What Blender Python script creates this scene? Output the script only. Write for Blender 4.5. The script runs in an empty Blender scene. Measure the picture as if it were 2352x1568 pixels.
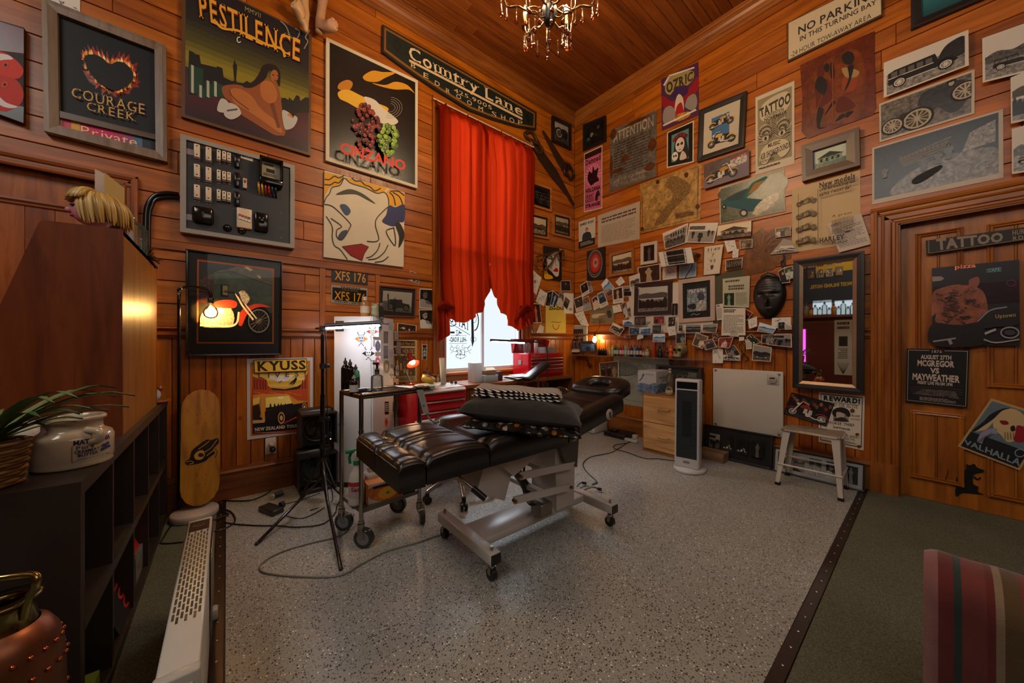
import bpy,bmesh,math,random
from mathutils import Vector,Matrix
D=bpy.data
SC=bpy.context.scene
COL=SC.collection
RND=random.Random(7)
V=Vector
# camera
FOC=795.0
CAMP=V((-3.925,-3.327,1.17))
YAW=math.atan2(655,795)
FWD=V((math.sin(YAW),math.cos(YAW),0))
RGT=V((math.cos(YAW),-math.sin(YAW),0))
cd=D.cameras.new('camera')
cd.sensor_width=36
cd.lens=FOC/2352*36
cd.clip_start=0.05
cam=D.objects.new('camera',cd)
cam.location=CAMP
cam.rotation_euler=(math.pi/2,0,-YAW)
COL.objects.link(cam)
SC.camera=cam
# exposure, world
SC.view_settings.view_transform='Standard'
SC.view_settings.look='None'
SC.view_settings.gamma=1
SC.view_settings.use_curve_mapping=False
SC.view_settings.exposure=0.0
SC.cycles.max_bounces=7
SC.cycles.diffuse_bounces=4
SC.cycles.glossy_bounces=4
SC.cycles.transparent_max_bounces=12
SC.cycles.transmission_bounces=5
SC.cycles.caustics_reflective=False
SC.cycles.caustics_refractive=False
SC.cycles.sample_clamp_indirect=4
wd=D.worlds.new('world')
SC.world=wd
wd.use_nodes=True
wd.node_tree.nodes['Background'].inputs[0].default_value=(0.75,0.87,1,1)
wd.node_tree.nodes['Background'].inputs[1].default_value=1.0
def area(name,loc,tgt,sx,sy,w,col):
 l=D.lights.new(name,'AREA')
 l.shape='RECTANGLE'
 l.size=sx
 l.size_y=sy
 l.energy=w
 l.color=col
 o=D.objects.new(name,l)
 o.location=loc
 o.rotation_euler=(V(tgt)-V(loc)).to_track_quat('-Z','Y').to_euler()
 COL.objects.link(o)
 return o
def point(name,loc,w,col,r=0.03):
 l=D.lights.new(name,'POINT')
 l.energy=w
 l.color=col
 l.shadow_soft_size=r
 o=D.objects.new(name,l)
 o.location=loc
 COL.objects.link(o)
 return o
WARM=(1,0.70,0.40)
# soft fill added overhead at the bar end; no fixture hangs there
area('bar_end_fill',(-5.9,-3.0,4.35),(-3.0,-1.9,0.0),2.2,1.6,105,(1.0,0.95,0.88))
area('street_side_fill',(-2.6,-5.4,2.9),(-2.4,-1.0,1.5),3.2,1.6,32,(1.0,0.94,0.86))  # added fill from the street side; the near wall has no window
# daylight that the street window lets in under the curtain
area('window_daylight',(-1.65,1.5,3.3),(-1.65,-0.6,1.0),2.6,1.6,1500,(0.80,0.90,1.0))
# pixel unprojection
def ray(x,y):
 return FWD+RGT*((x-1176)/FOC)+V((0,0,-(y-784)/FOC))
class Plane:
 def __init__(s,o,u,v,n):
  s.o,s.U,s.V,s.N=V(o),V(u).normalized(),V(v).normalized(),V(n).normalized()
 def pt(s,u,v,n=0.0):
  return s.o+s.U*u+s.V*v+s.N*n
 def hit(s,x,y,n=0.0):
  d=ray(x,y)
  t=(s.o+s.N*n-CAMP).dot(s.N)/d.dot(s.N)
  return CAMP+d*t
 def uv(s,x,y,n=0.0):
  p=s.hit(x,y,n)-s.o
  return(p.dot(s.U),p.dot(s.V))
WA=Plane((0,0,0),(1,0,0),(0,0,1),(0,-1,0))
WB=Plane((0,0,0),(0,-1,0),(0,0,1),(-1,0,0))
def onZ(x,y,z):
 d=ray(x,y)
 return CAMP+d*((z-CAMP.z)/d.z)
def onX(x,y,X):
 d=ray(x,y)
 return CAMP+d*((X-CAMP.x)/d.x)
def onY(x,y,Y):
 d=ray(x,y)
 return CAMP+d*((Y-CAMP.y)/d.y)
def hx(h):
 h=h.lstrip('#')
 if len(h)==3:
  h=''.join(c*2 for c in h)
 r=[]
 for i in(0,2,4):
  c=int(h[i:i+2],16)/255
  r.append(c/12.92 if c<=0.04045 else((c+0.055)/1.055)**2.4)
 return tuple(r)
def cc(c):
 return hx(c)if isinstance(c,str)else tuple(c[:3])
# materials
MAT={}
def nt(name):
 m=D.materials.new(name)
 m.use_nodes=True
 t=m.node_tree
 return m,t,t.nodes['Principled BSDF'],t.nodes['Material Output']
def N(t,k,**kw):
 n=t.nodes.new(k)
 for a,b in kw.items():
  if a=='ins':
   for i,v in b.items():
    n.inputs[i].default_value=v
  else:
   setattr(n,a,b)
 return n
def colattr(t):
 return N(t,'ShaderNodeAttribute',attribute_name='Col').outputs['Color']
def mul(t,a,b,fac=1.0,mode='MULTIPLY'):
 m=N(t,'ShaderNodeMix',data_type='RGBA',blend_type=mode)
 m.inputs[0].default_value=fac
 for i,x in((6,a),(7,b)):
  if hasattr(x,'links'):
   t.links.new(x,m.inputs[i])
  else:
   m.inputs[i].default_value=(*x,1)
 return m.outputs[2]
def ramp(t,fac,stops):
 r=N(t,'ShaderNodeValToRGB')
 e=r.color_ramp.elements
 while len(e)<len(stops):
  e.new(0.5)
 for k,(p,c)in zip(e,stops):
  k.position=p
  k.color=(*c,1)
 t.links.new(fac,r.inputs[0])
 return r.outputs[0]
def g3(v):
 return(v,v,v)
def objco(t,scale=(1,1,1),rnd=True):
 tc=N(t,'ShaderNodeTexCoord')
 mp=N(t,'ShaderNodeMapping')
 mp.inputs['Scale'].default_value=scale
 t.links.new(tc.outputs['Object'],mp.inputs[0])
 if rnd:
  oi=N(t,'ShaderNodeObjectInfo')
  mm=N(t,'ShaderNodeMath',operation='MULTIPLY')
  mm.inputs[1].default_value=37.0
  t.links.new(oi.outputs['Random'],mm.inputs[0])
  cb=N(t,'ShaderNodeCombineXYZ')
  for i in range(3):
   t.links.new(mm.outputs[0],cb.inputs[i])
  t.links.new(cb.outputs[0],mp.inputs['Location'])
 return mp.outputs[0]
def noise(t,co,sc,det=3,rough=0.55,dist=0.0):
 n=N(t,'ShaderNodeTexNoise')
 n.inputs['Scale'].default_value=sc
 n.inputs['Detail'].default_value=det
 n.inputs['Roughness'].default_value=rough
 n.inputs['Distortion'].default_value=dist
 t.links.new(co,n.inputs['Vector'])
 return n.outputs['Fac']
def bump(t,b,h,st,dist=0.01):
 k=N(t,'ShaderNodeBump')
 k.inputs['Strength'].default_value=st
 k.inputs['Distance'].default_value=dist
 t.links.new(h,k.inputs['Height'])
 t.links.new(k.outputs[0],b.inputs['Normal'])
def simple(name,rough,metal=0.0,spec=0.5,var=0.12,vs=9.0,bmp=None,coat=0.0,sheen=0.0):
 m,t,b,o=nt(name)
 c=colattr(t)
 if var:
  nf=noise(t,objco(t),vs,4)
  c=mul(t,c,ramp(t,nf,[(0.25,g3(1-var)),(0.75,g3(1.0))]))
 t.links.new(c,b.inputs['Base Color'])
 b.inputs['Roughness'].default_value=rough
 b.inputs['Metallic'].default_value=metal
 b.inputs['Specular IOR Level'].default_value=spec
 b.inputs['Coat Weight'].default_value=coat
 b.inputs['Sheen Weight'].default_value=sheen
 if bmp:
  bump(t,b,noise(t,objco(t),bmp[0],3),bmp[1],0.002)
 MAT[name]=m
simple('matte',0.8,spec=0.3)
simple('paper',0.55,spec=0.35,var=0.08,vs=5)
simple('satin',0.4,var=0.08)
simple('gloss',0.13,var=0.05)
simple('leather',0.33,var=0.15,bmp=(160,0.25),vs=4)
simple('fabric',0.95,spec=0.15,var=0.25,vs=14,bmp=(220,0.4),sheen=0.2)
simple('metal',0.2,metal=1,var=0.1)
simple('brushed',0.42,metal=1,var=0.2)
simple('plastic',0.3,var=0.04)
simple('skin',0.5,var=0.18,vs=7)
def wood(name,scale,tint=1.0):
 m,t,b,o=nt(name)
 co=objco(t,scale)
 g=noise(t,co,2.2,6,0.62,0.6)
 w=N(t,'ShaderNodeTexWave',wave_type='BANDS',bands_direction='DIAGONAL')
 w.inputs['Scale'].default_value=0.55
 w.inputs['Distortion'].default_value=9
 w.inputs['Detail'].default_value=3
 t.links.new(co,w.inputs['Vector'])
 c=mul(t,colattr(t),ramp(t,g,[(0.28,(0.50,0.40,0.30)),(0.52,(0.92,0.88,0.82)),(0.78,(1.2,1.16,1.05))]))
 c=mul(t,c,ramp(t,w.outputs['Fac'],[(0.0,(0.80,0.74,0.66)),(0.6,g3(1.0))]),0.7)
 oi=N(t,'ShaderNodeObjectInfo')
 c=mul(t,c,ramp(t,oi.outputs['Random'],[(0,(0.74,0.66,0.58)),(0.5,g3(1)),(1,(1.14,1.17,1.18))]))
 vo=N(t,'ShaderNodeTexVoronoi')
 vo.inputs['Scale'].default_value=1.0
 t.links.new(objco(t,tuple(min(3.2,x*0.9+1.4)for x in scale)),vo.inputs['Vector'])
 c=mul(t,c,ramp(t,vo.outputs['Distance'],[(0.0,(0.35,0.22,0.12)),(0.025,(0.6,0.5,0.4)),(0.05,g3(1))]))
 t.links.new(c,b.inputs['Base Color'])
 b.inputs['Roughness'].default_value=0.36
 b.inputs['Specular IOR Level'].default_value=0.45
 bump(t,b,g,0.25,0.003)
 MAT[name]=m
wood('woodX',(0.9,9,9))
wood('woodY',(9,0.9,9))
wood('woodZ',(9,9,0.9))
def photo(name,sc,lo,hi):
 m,t,b,o=nt(name)
 co=objco(t)
 a=noise(t,co,sc,6,0.65,0.4)
 c=mul(t,colattr(t),ramp(t,a,[(0.32,g3(lo)),(0.5,g3(0.75)),(0.68,g3(hi))]))
 t.links.new(c,b.inputs['Base Color'])
 b.inputs['Roughness'].default_value=0.3
 MAT[name]=m
photo('photo',42,0.12,1.5)
photo('photofine',95,0.2,1.45)
photo('rust',16,0.45,1.15)
def glassy(name,tint,ior=1.45,rough=0.02,op=0.0):
 m,t,b,o=nt(name)
 tr=N(t,'ShaderNodeBsdfTransparent')
 tr.inputs[0].default_value=(*tint,1)
 gl=N(t,'ShaderNodeBsdfGlossy')
 gl.inputs['Roughness'].default_value=rough
 fr=N(t,'ShaderNodeFresnel')
 fr.inputs[0].default_value=ior
 mx=N(t,'ShaderNodeMixShader')
 t.links.new(fr.outputs[0],mx.inputs[0])
 t.links.new(tr.outputs[0],mx.inputs[1])
 t.links.new(gl.outputs[0],mx.inputs[2])
 out=mx.outputs[0]
 if op:
  df=N(t,'ShaderNodeBsdfDiffuse')
  t.links.new(colattr(t),df.inputs[0])
  m2=N(t,'ShaderNodeMixShader')
  m2.inputs[0].default_value=op
  t.links.new(out,m2.inputs[1])
  t.links.new(df.outputs[0],m2.inputs[2])
  out=m2.outputs[0]
 t.links.new(out,o.inputs[0])
 MAT[name]=m
glassy('glass',(0.96,0.97,0.97),1.25)
glassy('bottleglass',(0.9,0.93,0.92),1.5,0.03,0.12)
glassy('amberglass',(0.85,0.30,0.06),1.6,0.03,0.05)
glassy('plasticglass',(0.8,0.8,0.8),1.4,0.1,0.35)
m,t,b,o=nt('emit')
em=N(t,'ShaderNodeEmission')
t.links.new(colattr(t),em.inputs[0])
t.links.new(em.outputs[0],o.inputs[0])
MAT['emit']=m
m,t,b,o=nt('skypane')
em=N(t,'ShaderNodeEmission')
t.links.new(colattr(t),em.inputs[0])
tr=N(t,'ShaderNodeBsdfTransparent')
mx=N(t,'ShaderNodeMixShader')
mx.inputs[0].default_value=0.45
t.links.new(tr.outputs[0],mx.inputs[1])
t.links.new(em.outputs[0],mx.inputs[2])
t.links.new(mx.outputs[0],o.inputs[0])
MAT['skypane']=m
m,t,b,o=nt('mirror')
b.inputs['Base Color'].default_value=(0.82,0.82,0.80,1)
b.inputs['Metallic'].default_value=1
b.inputs['Roughness'].default_value=0.015
MAT['mirror']=m
m,t,b,o=nt('curtain')
df=N(t,'ShaderNodeBsdfDiffuse')
tl=N(t,'ShaderNodeBsdfTranslucent')
c=mul(t,colattr(t),ramp(t,noise(t,objco(t,(1,1,0.25)),9,3),[(0.3,g3(0.85)),(0.7,g3(1))]))
t.links.new(c,df.inputs[0])
t.links.new(c,tl.inputs[0])
mx=N(t,'ShaderNodeMixShader')
mx.inputs[0].default_value=0.30
t.links.new(df.outputs[0],mx.inputs[1])
t.links.new(tl.outputs[0],mx.inputs[2])
t.links.new(mx.outputs[0],o.inputs[0])
MAT['curtain']=m
# speckled sheet vinyl
m,t,b,o=nt('vinyl')
co=objco(t,rnd=False)
def chips(sc,thr,off):
 vo=N(t,'ShaderNodeTexVoronoi')
 vo.inputs['Scale'].default_value=sc
 mp=N(t,'ShaderNodeMapping')
 mp.inputs['Location'].default_value=(off,off*1.7,0)
 t.links.new(co,mp.inputs[0])
 t.links.new(mp.outputs[0],vo.inputs['Vector'])
 sp=N(t,'ShaderNodeSeparateColor')
 t.links.new(vo.outputs['Color'],sp.inputs[0])
 lt=N(t,'ShaderNodeMath',operation='LESS_THAN')
 lt.inputs[1].default_value=thr[0]
 t.links.new(sp.outputs[0],lt.inputs[0])
 l2=N(t,'ShaderNodeMath',operation='LESS_THAN')
 l2.inputs[1].default_value=thr[1]
 t.links.new(vo.outputs['Distance'],l2.inputs[0])
 ml=N(t,'ShaderNodeMath',operation='MULTIPLY')
 t.links.new(lt.outputs[0],ml.inputs[0])
 t.links.new(l2.outputs[0],ml.inputs[1])
 return ml.outputs[0]
def mixf(fac,a,c):
 mm=N(t,'ShaderNodeMix',data_type='RGBA')
 t.links.new(fac,mm.inputs[0])
 t.links.new(a,mm.inputs[6])
 mm.inputs[7].default_value=(*c,1)
 return mm.outputs[2]
base=ramp(t,noise(t,co,150,3),[(0.3,hx('8b8982')),(0.7,hx('a3a199'))])
base=mul(t,base,ramp(t,noise(t,co,1.6,4),[(0.3,g3(0.9)),(0.7,g3(1.05))]))
base=mixf(chips(150,(0.34,0.40),0.0),base,hx('5f5a54'))
base=mixf(chips(118,(0.20,0.42),3.1),base,hx('2b2724'))
base=mixf(chips(120,(0.09,0.36),7.7),base,hx('e4dfd6'))
t.links.new(base,b.inputs['Base Color'])
b.inputs['Roughness'].default_value=0.34
b.inputs['Specular IOR Level'].default_value=0.4
bump(t,b,noise(t,co,190,2),0.12,0.002)
MAT['vinyl']=m
m,t,b,o=nt('carpet')
co=objco(t,rnd=False)
base=ramp(t,noise(t,co,170,4,0.7),[(0.3,hx('45463a')),(0.7,hx('7c7d6c'))])
base=mul(t,base,ramp(t,noise(t,co,2.2,4),[(0.3,(0.82,0.84,0.74)),(0.7,(1.06,1.05,1.04))]))
t.links.new(base,b.inputs['Base Color'])
b.inputs['Roughness'].default_value=1
b.inputs['Specular IOR Level'].default_value=0.1
bump(t,b,noise(t,co,240,3),0.8,0.006)
MAT['carpet']=m
def stripes(name,build):
 m,t,b,o=nt(name)
 t.links.new(build(t,b),b.inputs['Base Color'])
 b.inputs['Roughness'].default_value=0.95
 b.inputs['Specular IOR Level'].default_value=0.15
 MAT[name]=m
def zebra(t,b):
 w=N(t,'ShaderNodeTexWave',wave_type='BANDS',bands_direction='X')
 w.inputs['Scale'].default_value=15
 w.inputs['Distortion'].default_value=7
 w.inputs['Detail'].default_value=0
 w.inputs['Detail Scale'].default_value=0.7
 t.links.new(objco(t,(1,0.5,0.6),False),w.inputs['Vector'])
 return ramp(t,w.outputs['Fac'],[(0.46,hx('161514')),(0.56,hx('cfc6b8'))])
def floral(t,b):
 co=objco(t)
 vo=N(t,'ShaderNodeTexVoronoi')
 vo.inputs['Scale'].default_value=30
 t.links.new(co,vo.inputs['Vector'])
 sp=N(t,'ShaderNodeSeparateColor')
 t.links.new(vo.outputs['Color'],sp.inputs[0])
 pal=ramp(t,sp.outputs[0],[(0.0,hx('b9ab98')),(0.4,hx('8f8577')),(0.6,hx('c8bfae')),(0.72,hx('b06a2c')),(0.8,hx('1a1716')),(1.0,hx('6b5a4c'))])
 rg=ramp(t,vo.outputs['Distance'],[(0.0,g3(0.35)),(0.1,g3(1)),(0.3,g3(0.55)),(0.36,g3(1)),(0.44,g3(0.05))])
 v2=N(t,'ShaderNodeTexVoronoi')
 v2.inputs['Scale'].default_value=60
 t.links.new(co,v2.inputs['Vector'])
 return mul(t,mul(t,pal,rg),ramp(t,v2.outputs['Distance'],[(0.2,g3(1)),(0.6,g3(0.45))]))
stripes('zebra',zebra)
stripes('floral',floral)
# mesh builder (world coordinates, one object per build)
class M:
 def __init__(s):
  s.v,s.f,s.c,s.m,s.s=[],[],[],[],[]
  s.mats=[]
  s.T=None
 def add(s,vs,fs,col,mat='matte',smooth=False):
  b=len(s.v)
  if s.T is not None:
   vs=[s.T@V(p)for p in vs]
  s.v+=[tuple(p)for p in vs]
  if mat not in s.mats:
   s.mats.append(mat)
  k=s.mats.index(mat)
  multi=isinstance(col,list)
  c=None if multi else cc(col)
  for i,f in enumerate(fs):
   s.f.append(tuple(b+j for j in f))
   s.c.append(cc(col[i])if multi else c)
   s.m.append(k)
   s.s.append(smooth)
  return s
 def box(s,lo,hi,col,mat='matte',ch=0.0):
  x0,y0,z0=lo
  x1,y1,z1=hi
  if ch:
   return s.rbox([(a+b)/2 for a,b in zip(lo,hi)],[abs(b-a)for a,b in zip(lo,hi)],col,mat,ch,2)
  vs=[(x0,y0,z0),(x1,y0,z0),(x1,y1,z0),(x0,y1,z0),(x0,y0,z1),(x1,y0,z1),(x1,y1,z1),(x0,y1,z1)]
  fs=[(0,3,2,1),(4,5,6,7),(0,1,5,4),(1,2,6,5),(2,3,7,6),(3,0,4,7)]
  return s.add(vs,fs,col,mat)
 def rbox(s,ctr,size,col,mat='matte',r=0.01,seg=2,rot=None,smooth=True):
  bm=bmesh.new()
  bmesh.ops.create_cube(bm,size=1)
  r=min(r,min(size)*0.49)
  bmesh.ops.scale(bm,vec=size,verts=bm.verts)
  bmesh.ops.bevel(bm,geom=bm.edges[:],offset=r,segments=seg,affect='EDGES',profile=0.5)
  R=rot if rot is not None else Matrix.Identity(3)
  c=V(ctr)
  bm.verts.index_update()
  vs=[R@p.co+c for p in bm.verts]
  fs=[[q.index for q in f.verts]for f in bm.faces]
  bm.free()
  return s.add(vs,fs,col,mat,smooth)
 def hull(s,bot,top,col,mat='matte',smooth=False):
  n=len(bot)
  vs=list(bot)+list(top)
  fs=[tuple(range(n))[::-1],tuple(range(n,2*n))]+[(i,(i+1)%n,n+(i+1)%n,n+i)for i in range(n)]
  return s.add(vs,fs,col,mat,smooth)
 def tube(s,pts,r,col,mat='satin',n=8,closed=False,caps=True):
  pts=[V(p)for p in pts]
  rs=r if isinstance(r,(list,tuple))else[r]*len(pts)
  L=len(pts)
  vs,fs=[],[]
  prev=None
  for i,p in enumerate(pts):
   a=pts[i-1]if(i>0 or closed)else p
   c=pts[(i+1)%L]if(i<L-1 or closed)else p
   t=(c-a)
   if t.length<1e-9:
    t=V((0,0,1))
   t.normalize()
   if prev is None:
    u=t.orthogonal().normalized()
   else:
    u=prev-t*prev.dot(t)
    if u.length<1e-6:
     u=t.orthogonal()
    u.normalize()
   prev=u
   w=t.cross(u)
   for k in range(n):
    a2=2*math.pi*k/n
    vs.append(p+(u*math.cos(a2)+w*math.sin(a2))*rs[i])
  m_=L if closed else L-1
  for i in range(m_):
   j=(i+1)%L
   for k in range(n):
    fs.append((i*n+k,i*n+(k+1)%n,j*n+(k+1)%n,j*n+k))
  s.add(vs,fs,col,mat,True)
  if caps and not closed:
   s.add(vs[:n],[tuple(range(n))[::-1]],col,mat)
   s.add(vs[-n:],[tuple(range(n))],col,mat)
  return s
 def cyl(s,a,b,r,col,mat='satin',n=14,r2=None):
  return s.tube([a,b],[r,r if r2 is None else r2],col,mat,n)
 def lathe(s,prof,ctr,col,mat='satin',n=20,axis=(0,0,1),smooth=True,sy=1.0):
  ax=V(axis).normalized()
  u=ax.orthogonal().normalized()if abs(ax.z)<0.99 else V((1,0,0))
  w=ax.cross(u)
  c=V(ctr)
  vs,fs=[],[]
  for r,h in prof:
   for k in range(n):
    a=2*math.pi*k/n
    vs.append(c+ax*h+(u*math.cos(a)+w*(math.sin(a)*sy))*max(r,1e-5))
  for i in range(len(prof)-1):
   for k in range(n):
    fs.append((i*n+k,i*n+(k+1)%n,(i+1)*n+(k+1)%n,(i+1)*n+k))
  return s.add(vs,fs,col,mat,smooth)
 def ball(s,c,r,col,mat='satin',n=12,m=8):
  rx,ry,rz=r if isinstance(r,(tuple,list))else(r,r,r)
  vs,fs=[],[]
  for i in range(m+1):
   th=math.pi*i/m
   for k in range(n):
    a=2*math.pi*k/n
    vs.append((c[0]+rx*math.sin(th)*math.cos(a),c[1]+ry*math.sin(th)*math.sin(a),c[2]-rz*math.cos(th)))
  for i in range(m):
   for k in range(n):
    fs.append((i*n+k,i*n+(k+1)%n,(i+1)*n+(k+1)%n,(i+1)*n+k))
  return s.add(vs,fs,col,mat,True)
 def grid(s,fn,nu,nv,col,mat='matte',smooth=True,closed=False):
  vs=[fn(i/nu,j/nv)for j in range(nv+1)for i in range(nu+1)]
  fs=[(j*(nu+1)+i,j*(nu+1)+i+1,(j+1)*(nu+1)+i+1,(j+1)*(nu+1)+i)for j in range(nv)for i in range(nu)]
  if callable(col):
   col=[col((i+0.5)/nu,(j+0.5)/nv)for j in range(nv)for i in range(nu)]
  return s.add(vs,fs,col,mat,smooth)
 def plate(s,P,pts,n0,n1,col,mat='matte',side=None):
  k=len(pts)
  a=[P.pt(u,v,n0)for u,v in pts]
  b=[P.pt(u,v,n1)for u,v in pts]
  s.add(b,[tuple(range(k))],col,mat)
  s.add(a,[tuple(range(k))[::-1]],side or col,mat)
  s.add(a+b,[(i,(i+1)%k,k+(i+1)%k,k+i)for i in range(k)],side or col,mat)
  return s
 def build(s,name,parent=None,label=None,cat=None,group=None,kind=None,origin=None):
  me=D.meshes.new(name)
  xs=[p[0]for p in s.v]
  ys=[p[1]for p in s.v]
  zs=[p[2]for p in s.v]
  if origin is None:
   o=V(((min(xs)+max(xs))/2,(min(ys)+max(ys))/2,min(zs)))
  else:
   o=V(origin)
  me.from_pydata([(p[0]-o.x,p[1]-o.y,p[2]-o.z)for p in s.v],[],s.f)
  for k in s.mats:
   me.materials.append(MAT[k])
  me.polygons.foreach_set('material_index',s.m)
  me.polygons.foreach_set('use_smooth',s.s)
  at=me.attributes.new('Col','FLOAT_COLOR','FACE')
  flat=[]
  for c in s.c:
   flat+=[c[0],c[1],c[2],1.0]
  at.data.foreach_set('color',flat)
  me.update()
  ob=D.objects.new(name,me)
  COL.objects.link(ob)
  if parent is not None:
   ob.parent=parent
   w=V(parent['_o'])
   ob.location=o-w
  else:
   ob.location=o
  ob['_o']=tuple(o)
  return tag(ob,label,cat,group,kind)
def tag(o,label=None,cat=None,group=None,kind=None):
 for k,v in(('label',label),('category',cat),('group',group),('kind',kind)):
  if v:
   o[k]=v
 return o
def thing(name,loc,label,cat,group=None):
 o=D.objects.new(name,None)
 o.empty_display_size=0.05
 COL.objects.link(o)
 o.location=loc
 o['_o']=tuple(loc)
 return tag(o,label,cat,group)
def dup(root,loc,label=None,group=None,rz=0.0):
 r=root.copy()
 COL.objects.link(r)
 r.location=loc
 r.rotation_euler=(0,0,rz)
 if label:
  r['label']=label
 if group:
  r['group']=group
 for ch in root.children:
  c=ch.copy()
  COL.objects.link(c)
  c.parent=r
  for g in ch.children:
   d=g.copy()
   COL.objects.link(d)
   d.parent=c
 return r
def smooth_path(pts,k=6):
 P=[V(p)for p in pts]
 P=[P[0]*2-P[1]]+P+[P[-1]*2-P[-2]]
 out=[]
 for i in range(1,len(P)-2):
  a,b,c,d=P[i-1:i+3]
  for j in range(k):
   t_=j/k
   out.append(0.5*((2*b)+(c-a)*t_+(2*a-5*b+4*c-d)*t_**2+(3*b-a-3*c+d)*t_**3))
 out.append(P[-2])
 return out
# glyphs from the built-in font
GLY={}
def glyph(ch,bold):
 k=(ch,bold)
 if k in GLY:
  return GLY[k]
 cu=D.curves.new('glyph','FONT')
 cu.body=ch
 cu.size=1
 cu.resolution_u=2
 cu.offset=bold
 ob=D.objects.new('glyph',cu)
 me=ob.to_mesh()
 vs=[(p.co.x,p.co.y)for p in me.vertices]
 fs=[tuple(p.vertices)for p in me.polygons]
 ob.to_mesh_clear()
 D.objects.remove(ob)
 D.curves.remove(cu)
 cnt={}
 for f in fs:
  for i in range(len(f)):
   e=tuple(sorted((f[i],f[(i+1)%len(f)])))
   cnt[e]=cnt.get(e,0)+1
 top=max((p[1]for p in vs),default=0.7)
 ser=[]
 for(i,j),q in cnt.items():
  if q==1:
   a,b=vs[i],vs[j]
   w=abs(a[0]-b[0])
   for yy,sg in((0.0,1),(top,-1),(0.0-0.0,1)):
    if abs(a[1]-yy)<0.03 and abs(b[1]-yy)<0.03 and 0.03<w<0.24:
     ser.append((min(a[0],b[0]),max(a[0],b[0]),a[1],sg))
 x0=min((p[0]for p in vs),default=0)
 x1=max((p[0]for p in vs),default=0.25)
 GLY[k]=(vs,fs,ser,(x1+x0)if vs else 0.3)
 return GLY[k]
def layout(txt,serif=False,bold=0.0,sp=0.0):
 vs,fs=[],[]
 x=0.0
 for ch in txt:
  if ch==' ':
   x+=0.3+sp
   continue
  gv,gf,ser,adv=glyph(ch,bold)
  b=len(vs)
  vs+=[(p[0]+x,p[1])for p in gv]
  fs+=[tuple(b+i for i in f)for f in gf]
  if serif:
   for a,c,y,sg in set(ser):
    b=len(vs)
    e,h=0.055,0.05*sg
    vs+=[(a-e+x,y),(c+e+x,y),(c+e+x,y+h),(a-e+x,y+h)]
    fs.append((b,b+1,b+2,b+3)if sg>0 else(b+3,b+2,b+1,b))
  x+=adv+(0.05 if serif else 0)+sp
 return vs,fs
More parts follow.
